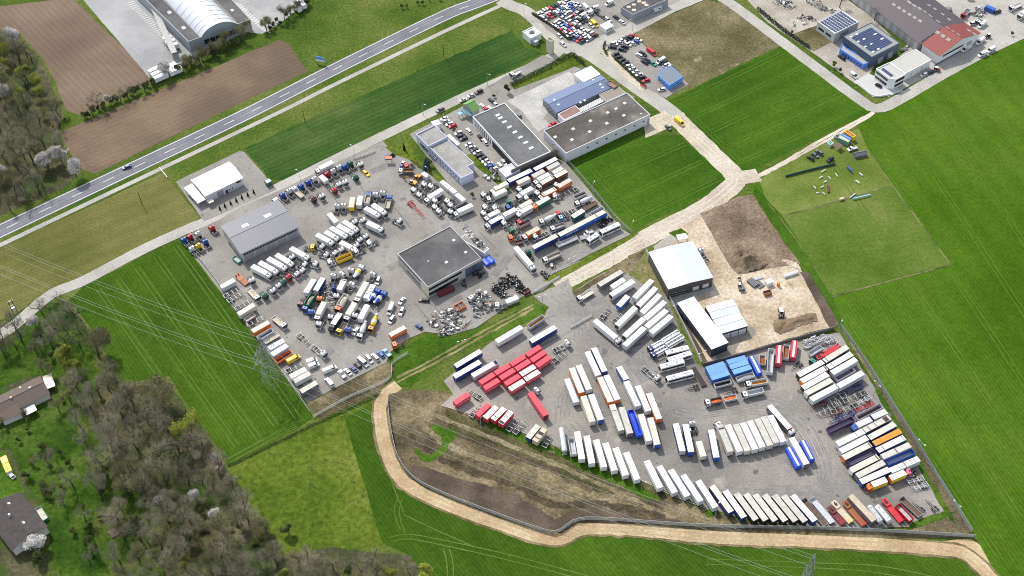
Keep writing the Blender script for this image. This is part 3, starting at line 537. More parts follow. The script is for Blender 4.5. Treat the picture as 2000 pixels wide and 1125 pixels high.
def semi(root, L, side='white', roof='white', axles=3, legs=True, h=4.0, **k):
    x0, x1 = -L / 2, L / 2; box_body(root, x0, x1, 1.15, h, side, roof, **k); base = x0 + 2.2
    run_gear(root, [base + 1.35 * q for q in range(axles)], x0, x1, 1.0, round(x1 - 3.2, 1) if legs else None)
def boxtrailer(root, L, side='white', roof='white', h=3.7, **k):
    x0, x1 = -L / 2, L / 2; box_body(root, x0, x1, 1.05, h, side, roof, **k)
    if L > 6.4: run_gear(root, [x0 + 1.2, x0 + 2.5], x0, x1, .9, round(x1 - 1.2, 1))
    else: run_gear(root, [-.5, .8], x0, x1, .9, round(x1 - .6, 1))
    ob('drawbar', cached(('db', round(x1, 1)), lambda: MB().box(x1, x1 + 1.3, -.07, .07, .8, .92).mesh('drawbar', [mSTEEL])), root)
def swapbody(root, L, side='crimson', roof='crimson', h=3.75, **k):
    x0, x1 = -L / 2, L / 2; box_body(root, x0, x1, 1.05, h, side, roof, **k)
    for a in (x0 + .9, x1 - .9):
        for s in (-1, 1): ob('support_leg', cached(('sleg', round(a, 1), s), lambda: MB().box(a - .07, a + .07, s * 1.1 - .07, s * 1.1 + .07, 0, 1.05).mesh('support_leg', [mSTEEL])), root)
def rigid(root, L, side='white', roof='white', cab='white', high=False, h=3.75, **k):
    """L is the length of the box; the cab stands in front of it"""
    x0, x1 = -L / 2, L / 2; box_body(root, x0, x1, 1.05, h, side, roof, **k); xf = x1 + 2.45
    cab_parts(root, xf, cab, high); chassis_part(root, x0, xf - .3)
    wheels(root, [xf - 1.25]); wheels(root, [x0 + 1.9] if L < 7 else [x0 + 1.3, x0 + 2.6], y=.95, w=.56)
    ob('bumper', cached(('bump', round(x0, 1)), lambda: MB().box(x0 + .05, x0 + .17, -1.15, 1.15, .45, .6).mesh('bumper', [mSTEEL])), root)
def lorry(root, L, side='white', roof='white', cab='white', **k):
    """coupled tractor and semi-trailer: L is the trailer"""
    x0, x1 = -L / 2, L / 2; box_body(root, x0, x1, 1.15, 4.0, side, roof, **k)
    run_gear(root, [x0 + 2.2, x0 + 3.55, x0 + 4.9], x0, x1, 1.0)
    xf = x1 + 2.55; cab_parts(root, xf, cab, True); chassis_part(root, xf - 6, xf - .4, .72); wheels(root, [xf - 1.25]); wheels(root, [xf - 4.6], y=.95, w=.58)
def tipbody(root, x0, x1, z0, z1, side, inside, load=None, name='tipper_body'):
    def mk_():
        b = MB(); b.open_box(x0, x1, -1.25, 1.25, z0, z1, .11, 0); b.box(x0, x1, -1.25, 1.25, z0 - .1, z0 - .002, 0)
        n = max(2, int((x1 - x0) / 1.1))
        for k in range(n + 1):
            xx = x0 + .1 + (x1 - x0 - .2) * k / n
            for s in (-1, 1): b.box(xx - .06, xx + .06, s * 1.285 - .034, s * 1.285 + .034, z0, z1 - .1)
        return b.mesh(name, [paint('grey')])
    body = ob(name, cached(('tip', round(x0, 1), round(x1, 1), z0, z1), mk_), root, [paint(side)])
    fl = MB(); fl.box(x0 + .112, x1 - .112, -1.138, 1.138, z0, z0 + .06); fl.obj('load_floor', M('floor_' + inside, CC[inside], .8, var=.35, scale=.8, col2=tuple(v * .55 for v in CC[inside])), body)
    if load:
        mb = MB(); nx, ny = 8, 4; vs = []; fs = []
        for a in range(nx + 1):
            for c in range(ny + 1):
                xx = x0 + .14 + (x1 - x0 - .28) * a / nx; yy = -1.13 + 2.26 * c / ny
                vs.append((xx, yy, z0 + .1 + load * (z1 - z0) * (math.sin(math.pi * a / nx) * math.sin(math.pi * c / ny) * .7 + .3) + .08 * noise.noise(Vector((xx, yy, x1)))))
        for a in range(nx):
            for c in range(ny): q = a * (ny + 1) + c; fs.append((q, q + ny + 1, q + ny + 2, q + 1))
        mb.add(vs, fs); mb.obj('load', M('floor_' + inside, CC[inside], .9), body)
    return body
def tipsemi(root, L, side='lgrey', inside='rust', h=2.9, load=None, cover=None):
    x0, x1 = -L / 2, L / 2; b = tipbody(root, x0, x1, 1.15, h, side, inside, load)
    if cover:
        MB().box(x0 + .05, x1 - 1.6 if cover != 'full' else x1 - .05, -1.2, 1.2, h, h + .09, t=.15).obj('tarpaulin', roofm('white' if cover != 'full' else 'lgrey'), b)
    n = 3 if L > 7 else 2; run_gear(root, [x0 + 1.3 + 1.3 * q for q in range(n)], x0, x1, 1.0, round(x1 - 1.4, 1))
def tiptruck(root, L, side='grey', inside='rust', cab='white', load=None, h=2.7):
    x0, x1 = -L / 2, L / 2; tipbody(root, x0, x1, 1.25, h, side, inside, load); xf = x1 + 2.5
    cab_parts(root, xf, cab, False); chassis_part(root, x0 + .2, xf - .3); wheels(root, [xf - 1.25] + ([xf - 2.7] if L > 5 else [])); wheels(root, [x0 + .9, x0 + 2.25], y=.95, w=.56)
def flatsemi(root, L, side='grey', inside='brown', board=.45, legs=True, head=True):
    x0, x1 = -L / 2, L / 2
    tipbody(root, x0, x1, 1.25, 1.25 + board, side, inside, name='dropside_bed')
    if head: MB().box(x1 - .1, x1, -1.24, 1.24, 1.252 + board, 2.7).obj('headboard', paint(side), root)
    run_gear(root, [x0 + 1.8 + 1.35 * q for q in range(3 if L > 8 else 2)], x0, x1, 1.0, round(x1 - 2.6, 1) if L > 8 else round(x1 - .9, 1))
def flattruck(root, L, side='lgrey', inside='dirty', cab='white', board=.5, high=False):
    x0, x1 = -L / 2, L / 2; tipbody(root, x0, x1, 1.2, 1.2 + board, side, inside, name='dropside_bed'); xf = x1 + 2.4
    cab_parts(root, xf, cab, high); chassis_part(root, x0 + .1, xf - .3); wheels(root, [xf - 1.25]); wheels(root, [x0 + 1.4] if L < 6 else [x0 + 1.1, x0 + 2.4], y=.95, w=.56)
def mixer(root, L, cab='white', drum='white', band=None):
    xf = 4.6; cab_parts(root, xf, cab, False); chassis_part(root, -4.3, xf - .3); wheels(root, [xf - 1.25, xf - 2.8]); wheels(root, [-1.6, -2.95], y=.95, w=.56)
    ax0, ax1 = (1.7, 0, 2.05), (-4.0, 0, 2.95)
    d = MB(); d.lathe(ax0, ax1, [(0, .55), (.08, 1.0), (.3, 1.22), (.5, 1.22), (.8, .8), (1, .45)], 14); do = d.obj('mixer_drum', paint(drum), root)
    if band: MB().lathe(Vector(ax0).lerp(Vector(ax1), .24), Vector(ax0).lerp(Vector(ax1), .52), [(0, 1.20), (.2, 1.245), (.8, 1.245), (1, 1.22)], 14).obj('drum_band', paint(band), do)
    MB().cyl((-3.75, 0, 3.1), (-3.95, 0, 3.75), .35, 8, r2=.6).obj('hopper', paint('lgrey'), root); MB().box(-5.0, -4.1, -.22, .22, 1.5, 1.65).obj('chute', mSTEEL, root)
    fr = MB(); [fr.bar((-3.6, s * .5, 1.0), (-4.0, s * .5, 3.0), .12) for s in (-1, 1)]; fr.box(1.75, 2.05, -.7, .7, 1.0, 2.2); fr.obj('drum_frame', mSTEEL, root)
def skel(root, L, col=None, wheels_=True):
    x0, x1 = -L / 2, L / 2; mt = paint(col) if col else None
    chassis_part(root, x0, x1, .95, mt=mt, w=.48); xs = [x0 + 1.2 + 1.3 * q for q in range(3 if L > 8 else 2)] if wheels_ else []
    wheels(root, xs, y=1.02, w=.38)
    def bo():
        b = MB()
        for k in range(4):
            xx = x0 + .15 + (x1 - x0 - .3) * k / 3; b.box(xx - .1, xx + .1, -1.22, 1.22, 1.21, 1.36)
        for s in (-1, 1): b.box(x0 + .3, x0 + L * .4, s * 1.05 - .05, s * 1.05 + .05, 1.22, 1.30)
        return b.mesh('bolster', [mGALV])
    ob('bolster', cached(('bol', round(L, 1)), bo), root, [mt] if mt else None)
    ob('bumper', cached(('bump', round(x0, 1)), lambda: MB().box(x0 + .05, x0 + .17, -1.15, 1.15, .45, .6).mesh('bumper', [mSTEEL])), root)
    if wheels_ and L <= 8: ob('drawbar', cached(('dbv', round(x1, 1)), lambda: MB().bar((x1, -.45, .95), (x1 + 1.5, 0, .8), .12).bar((x1, .45, .95), (x1 + 1.5, 0, .8), .12).mesh('drawbar', [mSTEEL])), root)
    elif wheels_: [ob('landing_leg', cached(('leg2', round(x1, 1), s), lambda: MB().box(x1 - 2.6, x1 - 2.44, s * .7 - .08, s * .7 + .08, 0, 1.0).mesh('landing_leg', [mSTEEL])), root) for s in (-1, 1)]
def skeltruck(root, L, cab='white'):
    xf = L / 2; cab_parts(root, xf, cab, True); chassis_part(root, -L / 2, xf - .3, .8); wheels(root, [xf - 1.3]); wheels(root, [-L / 2 + 1.3, -L / 2 + 2.65], y=.95, w=.56)
    b = MB(); [b.box(xx - .09, xx + .09, -1.2, 1.2, 1.07, 1.2) for xx in (-L / 2 + .3, -L / 2 + 2.0, -L / 2 + 3.7, xf - 2.9)]; b.box(-L / 2 + .2, xf - 2.9, -1.2, -1.05, 1.205, 1.27); b.box(-L / 2 + .2, xf - 2.9, 1.05, 1.2, 1.205, 1.27); b.obj('carrying_frame', mGALV, root)
    for s in (-1, 1): ob('fuel_tank', cached(('ftank2', s), lambda: MB().cyl((0, s * .92, .72), (1.3, s * .92, .72), .3, 8).mesh('fuel_tank', [mALU])), root)
def lowloader(root, L, col='red', deck=None, gooseneck=True):
    x0, x1 = -L / 2, L / 2; b = MB(); b.box(x0, x1 - 3.2, -1.27, 1.27, .82, 1.0); b.box(x0, x0 + 3.9, -1.25, 1.25, 1.002, 1.12)
    if gooseneck: b.box(x1 - 3.2, x1, -1.2, 1.2, 1.25, 1.5); b.add([(x1 - 3.8, -1.1, 1.0), (x1 - 3.2, -1.1, 1.0), (x1 - 3.2, 1.1, 1.0), (x1 - 3.8, 1.1, 1.0), (x1 - 3.5, -1.1, 1.49), (x1 - 3.19, -1.1, 1.49), (x1 - 3.19, 1.1, 1.49), (x1 - 3.5, 1.1, 1.49)], [(4, 5, 6, 7), (0, 4, 7, 3), (0, 1, 5, 4), (3, 7, 6, 2)])
    b.obj('deck', M('deck_' + (deck or col), CC[deck or col], .6, var=.3, scale=.7), root)
    fr = MB(); [fr.box(x0, x1 - 3.3, s * 1.3 - .025, s * 1.3 + .025, .7, 1.0) for s in (-1, 1)]; [fr.box(x0 + .9 + k * 1.5, x0 + 1.5 + k * 1.5, s * .6 - .2, s * .6 + .2, 1.121, 1.16) for k in range(2) for s in (-1, 1)]; fr.obj('side_rail', paint(col), root)
    if gooseneck: MB().cyl((x1 - 1, 0, 1.5), (x1 - 1, 0, 2.0), .28, 8).box(x1 - 2.2, x1 - 1.5, -.5, .5, 1.502, 1.9).obj('winch', mSTEEL, root)
    for s in (-1, 1): MB().box(x0 - .12, x0 - .01, s * .7 - .35, s * .7 + .35, .9, 2.3).obj('ramp', paint(col), root)
    wheels(root, [x0 + .9, x0 + 2.0, x0 + 3.1], y=1.0, r=.40, w=.36)
def ramp_trailer(root, L):
    x0, x1 = -L / 2, L / 2; MB().box(x0, x1, -1.3, 1.3, .7, .9).obj('deck', M('deck_black', (.03, .03, .032), .8, var=.3), root)
    [MB().box(x0, x1, s * 1.34 - .03, s * 1.34 + .03, .65, .93).obj('side_rail', paint('amber'), root) for s in (-1, 1)]; wheels(root, [x0 + 1.5, x0 + 2.6], y=.9, r=.35)
def tanker(root, L, col='silver', silo=False):
    x0, x1 = -L / 2, L / 2; b = MB(); b.lathe((x0, 0, 2.45), (x1, 0, 2.45), [(0, .55), (.02, 1.05), (.06, 1.24), (.94, 1.24), (.98, 1.05), (1, .55)], 16)
    t = b.obj('tank', M('tank_' + col, CC[col], .3, .55 if col == 'silver' else 0, var=.15, scale=.8), root)
    for k in range(4 if silo else 3): MB().cyl((x0 + L * (k + .5) / (4 if silo else 3), 0, 3.6), (x0 + L * (k + .5) / (4 if silo else 3), 0, 3.85), .3, 10).obj('manhole', mALU, t)
    MB().box(x0 + .8, x1 - .8, -.55, -.36, 3.66, 3.74).box(x0 + .8, x1 - .8, .36, .55, 3.66, 3.74).obj('walkway', mGALV, t)
    run_gear(root, [x0 + 1.6 + 1.35 * q for q in range(3 if L > 8 else 2)], x0, x1, 1.0, round(x1 - 2.6, 1))
    MB().box(x0 - .25, x0 + .05, -1.0, 1.0, .7, 1.5).obj('hose_box', mALU, root)
def bus(root, L, low=False, tinted=True, ac=False):
    x0, x1 = -L / 2, L / 2; h = 3.35; b = MB()
    b.prof([(x1 - .05, .35, 1.2), (x1, 1.2, 1.26), (x1 - .45, 2.9, 1.22), (x1 - .9, h - .05, 1.12), (x0 + .3, h, 1.12), (x0 + .02, h - .3, 1.2), (x0, .4, 1.25)]); bo = b.obj('body', paint('white'), root)
    for s in (-1, 1):
        y = s * 1.275; MB().add([(x1 - .75, y, 1.55), (x0 + .5, y, 1.55), (x0 + .5, y * .975, 2.65), (x1 - .95, y * .975, 2.65)], [(0, 1, 2, 3) if s > 0 else (3, 2, 1, 0)]).obj('window_band', mGLASS, bo)
        MB().box(x1 - .2, x1 + .06, min(s * .8, s * 1.12), max(s * .8, s * 1.12), .65, .9).obj('headlight', mLAMP, bo)
        MB().bar((x1 - .4, s * 1.2, 2.9), (x1 + .25, s * 1.35, 2.4), .1).obj('mirror', mBLK, bo)
    MB().add([(x1 + .02, -1.18, 1.2), (x1 + .02, 1.18, 1.2), (x1 - .45, 1.12, 2.93), (x1 - .45, -1.12, 2.93)], [(0, 1, 2, 3)]).obj('windscreen', mGLASS, bo)
    for k in (.3, .7): MB().box(x0 + L * k - .38, x0 + L * k + .38, -.36, .36, h - .02, h + .08).obj('roof_hatch', M('hatch_grey', (.18, .19, .2), .4), bo)
    if ac: MB().box(x0 + L * .48, x0 + L * .48 + 2.2, -.85, .85, h - .02, h + .2, t=.08).obj('roof_unit', paint('lgrey'), bo)
    wheels(root, [x1 - 2.6, x0 + 3.0] if L > 8 else [x1 - 1.7, x0 + 1.6], y=1.08, r=.48, w=.34)
def container(root, L, side='blue', roof=None, h=2.6, text=None, z0=.0):
    x0, x1 = -L / 2, L / 2; b = MB(); b.box(x0, x1, -1.22, 1.22, z0, h + z0 - .04)
    n = int(L / .45)
    for k in range(n):
        xx = x0 + .25 + k * .45
        for s in (-1, 1): b.box(xx - .1, xx + .1, s * 1.235 - .012, s * 1.235 + .012, z0 + .15, z0 + h - .15)
    bo = b.obj('container_wall', paint(side), root); r = MB(); r.box(x0 - .01, x1 + .01, -1.23, 1.23, z0 + h - .04, z0 + h)
    for k in range(n): xx = x0 + .25 + k * .45; r.box(xx - .09, xx + .09, -1.05, 1.05, z0 + h, z0 + h + .03)
    r.obj('roof', roofm(roof or side), bo)
    for s in (-1, 1): MB().box(x0 - .05, x0, s * .58 - .54, s * .58 + .54, z0 + .1, z0 + h - .12).obj('door', paint(side), bo)
    if text:
        for s in (-1, 1):
            t = ob('lettering', text_mesh(text, 1.1), bo); t.rotation_euler = (R_(90), 0, 0 if s < 0 else R_(180)); t.location = (0, s * 1.262, z0 + h * .55)
def transporter(root, L, cab='navy', front=True):
    x0, x1 = -L / 2, L / 2
    if front: cab_parts(root, x1, cab, False); wheels(root, [x1 - 1.3])
    xe = x1 - 2.2 if front else x1; chassis_part(root, x0, xe, .7); wheels(root, [x0 + 1.5, x0 + 2.6], y=1.0, r=.42)
    for nm, z in (('lower_deck', 1.0), ('upper_deck', 2.75)):
        b = MB()
        for s in (-1, 1): b.box(x0, x1 - .2 if z > 2 else xe - .1, s * .85 - .33, s * .85 + .33, z, z + .1)
        n = int(L / 1.6)
        for k in range(n + 1): b.box(x0 + (L - .4) * k / n - .06 if z > 2 else x0 + (xe - x0 - .3) * k / n, (x0 + (L - .4) * k / n + .06) if z > 2 else x0 + (xe - x0 - .3) * k / n + .12, -.52, .52, z + .01, z + .08)
        b.obj(nm, mALU, root)
    b = MB()
    for k in range(4):
        xx = x0 + .3 + (xe - x0 - .6) * k / 3
        for s in (-1, 1): b.bar((xx, s * 1.2, .9), (xx, s * 1.2, 2.75), .13)
    b.obj('deck_posts', paint(cab), root)
def car(root, L=4.4, col='white', kind='hatch'):
    h = {'hatch': 1.47, 'estate': 1.5, 'sedan': 1.44, 'suv': 1.72, 'van': 1.9}[kind]; S = L / 4.4; w = .88
    def mk_():
        b = MB(); z = .9 if kind != 'suv' else 1.02; zb = .28
        b.prof([(2.2 * S, zb, .8), (2.22 * S, .6, .84), (2.05 * S, z - .1, .83), (1.0 * S, z + .02, w), (-2.05 * S, z + .04, w), (-2.2 * S, .8, .85), (-2.2 * S, zb, .82)])
        rear = {'hatch': (-1.35, -2.0), 'estate': (-1.85, -2.1), 'sedan': (-1.0, -1.6), 'suv': (-1.8, -2.1), 'van': (-2.0, -2.12)}[kind]; fr = (.35, 1.05) if kind != 'van' else (.75, 1.25)
        b.prof([(fr[0] * S, h - .02, .60), (rear[0] * S, h - .02, .60), (rear[0] * S, h - .07, .64), (fr[0] * S, h - .07, .64)]); return b.mesh('body', [paint('white')])
    bo = ob('body', cached(('carb', L, kind), mk_), root, [paint(col)])
    def gl():
        b = MB(); z = .9 if kind != 'suv' else 1.02
        rear = {'hatch': (-1.35, -2.0), 'estate': (-1.85, -2.1), 'sedan': (-1.0, -1.6), 'suv': (-1.8, -2.1), 'van': (-2.0, -2.12)}[kind]; fr = (.35, 1.05) if kind != 'van' else (.75, 1.25)
        b.prof([(fr[1] * S, z + .03, .80), (fr[0] * S + .02, h - .06, .645), (rear[0] * S - .02, h - .06, .645), (rear[1] * S, z + .03, .80)]); return b.mesh('windows', [mGLASS])
    ob('windows', cached(('carg', L, kind), gl), bo); wheels(root, [1.4 * S, -1.35 * S], y=.76, r=.32, w=.22)
def van(root, L=5.6, col='white', h=2.4, windows=False):
    x0, x1 = -L / 2, L / 2; b = MB(); b.prof([(x1, .35, .9), (x1 + .02, .8, .96), (x1 - .75, 1.3, .98), (x1 - 1.5, h - .1, .88), (x1 - 1.9, h, .84), (x0 + .15, h, .86), (x0, h - .3, .95), (x0, .35, .98)])
    bo = b.obj('body', paint(col), root); MB().add([(x1 - .72, -.86, 1.33), (x1 - .72, .86, 1.33), (x1 - 1.44, .78, h - .16), (x1 - 1.44, -.78, h - .16)], [(0, 1, 2, 3)]).obj('windscreen', mGLASS, bo)
    for s in (-1, 1):
        y = s * .99; xe = x1 - 2.4 if not windows else x0 + .4
        MB().add([(x1 - 1.1, y, 1.3), (xe, y, 1.3), (xe, y * .955, h - .35), (x1 - 1.5, y * .955, h - .35)], [(0, 1, 2, 3) if s > 0 else (3, 2, 1, 0)]).obj('side_window', mGLASS, bo)
        MB().box(x1 - .1, x1 + .04, min(s * .55, s * .85), max(s * .55, s * .85), .7, .9).obj('headlight', mLAMP, bo)
        MB().box(x0 - .03, x0, min(s * .05, s * .8), max(s * .05, s * .8), 1.35, h - .4).obj('rear_window', mGLASS, bo)
    wheels(root, [x1 - 1.0, x0 + 1.1], y=.84, r=.36, w=.26)
def pickup(root, L=5.6, col='white', bed='dirty'):
    x0, x1 = -L / 2, L / 2; b = MB(); b.prof([(x1, .35, .9), (x1 + .02, .8, .95), (x1 - .8, 1.15, .95), (x1 - 1.3, 2.0, .82), (x1 - 2.2, 2.05, .84), (x1 - 2.35, 1.0, .95), (x1 - 2.3, .4, .95)]); bo = b.obj('cab', paint(col), root)
    MB().add([(x1 - .8, -.82, 1.2), (x1 - .8, .82, 1.2), (x1 - 1.26, .74, 1.95), (x1 - 1.26, -.74, 1.95)], [(0, 1, 2, 3)]).obj('windscreen', mGLASS, bo)
    c = MB(); c.open_box(x0, x1 - 2.45, -1.0, 1.0, .8, 1.25, .06, 0); c.box(x0, x1 - 2.45, -1.0, 1.0, .7, .798); c.obj('load_bed', paint('lgrey'), root); MB().box(x0 + .07, x1 - 2.52, -.93, .93, .8, .84).obj('bed_floor', paint(bed), root); wheels(root, [x1 - 1.0, x0 + 1.1], y=.84, r=.36, w=.26)
def farm_tractor(root, col='blue'):
    MB().prof([(1.9, .8, .4), (1.9, 1.45, .42), (.3, 1.55, .45), (.3, .8, .45)]).obj('bonnet', paint(col), root); MB().prof([(.3, .9, .6), (.25, 2.3, .6), (-1.0, 2.35, .6), (-1.1, .9, .65)]).obj('cab_glass', mGLASS, root); MB().box(-1.15, .4, -.72, .72, 2.36, 2.5, t=.06).obj('cab_roof', paint('white'), root)
    wheels(root, [-.8], y=.85, r=.8, w=.45); wheels(root, [1.35], y=.75, r=.5, w=.35)
def digger(root, col='amber', tracks=True, cabc='white'):
    if tracks:
        for s in (-1, 1): MB().prof([(1.9, .45, .25), (1.5, .85, .25), (-1.5, .85, .25), (-1.9, .45, .25), (-1.5, .05, .25), (1.5, .05, .25)]).obj('track', mTYRE, root).location = (0, s * .95, 0)
    else: wheels(root, [1.3, -1.3], y=.95, r=.5)
    u = MB(); u.prof([(1.0, .95, 1.2), (1.0, 1.6, 1.2), (-2.1, 1.9, 1.15), (-2.2, 1.0, 1.15)]).obj('upper_body', paint(col), root)
    c = MB(); c.box(-.3, 1.1, .25, 1.15, 1.62, 2.85, t=.1).obj('cab', mGLASS, root); MB().box(-.3, 1.05, .28, 1.12, 2.85, 2.95).obj('cab_roof', paint(cabc), root)
    a = MB(); a.bar((.9, -.3, 1.5), (3.4, -.3, 3.6), .42); a.obj('boom', paint(col), root); a = MB(); a.bar((3.4, -.3, 3.6), (5.4, -.3, 1.6), .32); a.obj('dipper', paint(col), root); MB().prof([(5.2, 1.7, .5), (5.7, 1.2, .5), (5.3, .5, .5), (4.8, .9, .5)]).obj('bucket', mSTEEL, root).location = (0, -.3, 0)
def loader(root, col='amber', cabc='amber'):
    MB().prof([(-.2, .9, .9), (-.2, 1.7, .9), (-2.6, 1.6, .85), (-2.7, .9, .85)]).obj('engine_hood', paint(col), root); MB().box(-.1, 1.2, -.7, .7, 1.2, 2.8, t=.08).obj('cab', mGLASS, root); MB().box(-.15, 1.25, -.75, .75, 2.8, 2.95).obj('cab_roof', paint(cabc), root)
    for s in (-1, 1): MB().bar((1.0, s * .6, 1.5), (2.9, s * .6, .7), .22).obj('lift_arm', paint(col), root)
    MB().prof([(2.8, 1.2, 1.25), (3.5, .25, 1.25), (2.8, .1, 1.25)]).obj('bucket', mSTEEL, root); wheels(root, [1.4, -1.6], y=.95, r=.65, w=.5)
def motorhome(root, L=6.4):
    x0, x1 = -L / 2, L / 2; b = MB(); b.prof([(x1, .4, .95), (x1, .9, .98), (x1 - .8, 1.4, 1.0), (x1 - .5, 1.9, 1.1), (x1 - .6, 2.8, 1.1), (x0 + .1, 2.95, 1.1), (x0, .5, 1.12)]); bo = b.obj('body', paint('white'), root)
    MB().add([(x1 - .15, -.85, 1.05), (x1 - .15, .85, 1.05), (x1 - .72, .85, 1.42), (x1 - .72, -.85, 1.42)], [(0, 1, 2, 3)]).obj('windscreen', mGLASS, bo); [MB().box(x0 + 1.2 + 2 * k, x0 + 1.9 + 2 * k, -.4, .4, 2.92, 3.05).obj('roof_vent', paint('lgrey'), bo) for k in range(2)]
    [MB().box(x0 + 1, x0 + 2.4, s * 1.125 - .01, s * 1.125 + .01, 1.6, 2.3).obj('side_window', mGLASS, bo) for s in (-1, 1)]; wheels(root, [x1 - 1.1, x0 + 1.6], y=.95, r=.34, w=.25)
def axle_set(root, L=4.2):
    """bare running gear: axles with wheels on a short frame"""
    chassis_part(root, -L / 2, L / 2, .7); wheels(root, [-L / 2 + .6, -L / 2 + 1.9], y=1.0, w=.4)
    MB().bar((L / 2, -.4, .8), (L / 2 + 1.6, 0, .7), .12).bar((L / 2, .4, .8), (L / 2 + 1.6, 0, .7), .12).obj('drawbar', mSTEEL, root)
def skip(root, L, side='grey', inside='brown', h=1.5):
    x0, x1 = -L / 2, L / 2; b = MB(); b.open_box(x0, x1, -1.15, 1.15, .25, h, .08, 0); b.box(x0, x1, -1.15, 1.15, .15, .248); b.obj('skip_wall', paint(side), root)
    MB().box(x0 + .082, x1 - .082, -1.068, 1.068, .25, h * .55).obj('contents', M('floor_' + inside, CC[inside], .9, var=.4, scale=1.5), root)
    MB().box(x0 + .2, x1 - .2, -.9, -.7, 0, .15).box(x0 + .2, x1 - .2, .7, .9, 0, .15).obj('skids', mSTEEL, root)
def lidded_skip(root, L=4.4, side='bright'):
    x0, x1 = -L / 2, L / 2; MB().box(x0, x1, -1.1, 1.1, .15, 1.7).obj('skip_wall', paint(side), root); [MB().add([(x0 - .02, 0, 2.1), (x1 + .02, 0, 2.1), (x1 + .02, s * 1.16, 1.7), (x0 - .02, s * 1.16, 1.7)], [(0, 1, 2, 3) if s < 0 else (3, 2, 1, 0)]).obj('lid', paint(side), root) for s in (-1, 1)]
    MB().add([(x0, -1.1, 1.7), (x0, 1.1, 1.7), (x0, 0, 2.08)], [(0, 1, 2), (2, 1, 0)]).add([(x1, -1.1, 1.7), (x1, 1.1, 1.7), (x1, 0, 2.08)], [(0, 1, 2), (2, 1, 0)]).obj('gable_end', paint(side), root)
def gritter(root):
    b = MB(); b.add([(-1.9, -1.1, 3.4), (1.9, -1.1, 3.4), (1.9, 1.1, 3.4), (-1.9, 1.1, 3.4), (-1.6, -.35, 1.9), (1.6, -.35, 1.9), (1.6, .35, 1.9), (-1.6, .35, 1.9)], [(0, 1, 5, 4), (1, 2, 6, 5), (2, 3, 7, 6), (3, 0, 4, 7), (4, 5, 6, 7), (4, 5, 1, 0), (5, 6, 2, 1), (6, 7, 3, 2), (7, 4, 0, 3)]); b.obj('hopper', paint('blue'), root)
    MB().box(-1.75, 1.75, -.95, .95, 3.12, 3.2).obj('contents', paint('orange'), root); [MB().bar((x, y, 0), (x, y, 2.9), .14).obj('leg', mGALV, root) for x in (-1.5, 1.5) for y in (-.9, .9)]
def crane_truck(root, col='orange'):
    cab_parts(root, 2.6, col, False); chassis_part(root, -3.2, 2.3); wheels(root, [1.3, -2.0]); a = MB(); a.bar((0, 0, 1.2), (0, 0, 2.4), .5); a.obj('crane_pillar', paint(col), root); MB().bar((0, 0, 2.4), (-5.5, .3, 1.7), .3).obj('crane_arm', paint('maroon'), root)

KIND = dict(  # builder, thing name, category, front-point height, rear-point height, measured length?, reference: 'mid' or 'cab'
  semi=(semi, 'semi_trailer', 'trailer', 4.0, 13.6), box=(boxtrailer, 'box_trailer', 'trailer', 3.7, 0), swap=(swapbody, 'swap_body', 'cargo box', 3.75, 0), rigid=(rigid, 'box_lorry', 'lorry', 3.75, 0),
  lorry=(lorry, 'articulated_lorry', 'lorry', 4.0, 13.6), tips=(tipsemi, 'tipper_trailer', 'trailer', 2.9, 0), tipt=(tiptruck, 'tipper_lorry', 'lorry', 2.7, 0), flats=(flatsemi, 'flatbed_trailer', 'trailer', 1.7, 0), flatt=(flattruck, 'flatbed_lorry', 'lorry', 1.7, 0),
  tract=(tractor_unit, 'tractor_unit', 'lorry', 3.3, 6.0), mix=(mixer, 'concrete_mixer_lorry', 'lorry', 2.6, 9.2), skel=(skel, 'container_chassis', 'trailer', 1.2, 0), skt=(skeltruck, 'chassis_lorry', 'lorry', 1.2, 0),
  low=(lowloader, 'low_loader', 'trailer', 1.1, 0), ramp=(ramp_trailer, 'ramp_trailer', 'trailer', .9, 0), tank=(tanker, 'tank_trailer', 'trailer', 3.6, 0), bus=(bus, 'coach', 'coach', 3.3, 0), cont=(container, 'container', 'container', 2.6, 0),
  trans=(transporter, 'car_transporter', 'lorry', 2.7, 0), car=(car, 'car', 'car', .7, 0), van=(van, 'van', 'van', 1.3, 0), pick=(pickup, 'pickup', 'pickup', 1.0, 0), farm=(farm_tractor, 'farm_tractor', 'tractor', 1.5, 4), dig=(digger, 'excavator', 'excavator', 1.5, 6), load=(loader, 'wheel_loader', 'loader', 1.5, 6),
  home=(motorhome, 'motorhome', 'motorhome', 2.5, 0), axle=(axle_set, 'dolly_axle', 'axle', .8, 0), skip=(skip, 'skip', 'skip', 1.4, 0), lskip=(lidded_skip, 'lidded_skip', 'skip', 1.7, 0), grit=(gritter, 'grit_hopper', 'hopper', 3.2, 4), crane=(crane_truck, 'crane_lorry', 'lorry', 1.5, 6))
LIM = dict(car=(3.9, 4.9), van=(4.8, 6.6), pick=(5.0, 6.2), rigid=(4.5, 9.0), box=(5.0, 8.5), swap=(7.0, 7.8), tipt=(4.2, 7.0), tips=(5.0, 13.0), flatt=(3.5, 8), bus=(7, 13.0), cont=(4.0, 8.0), skel=(6.0, 12.5), flats=(5.0, 13.6), axle=(3.4, 5), tank=(6.5, 12), low=(9, 14), skt=(8, 10.5), skip=(3.5, 7), trans=(8, 10), home=(6, 7.2), lskip=(4, 5), ramp=(8, 11))
ROWS = []     # (x in photo, look, where, root, side word, group)
GZ = .15
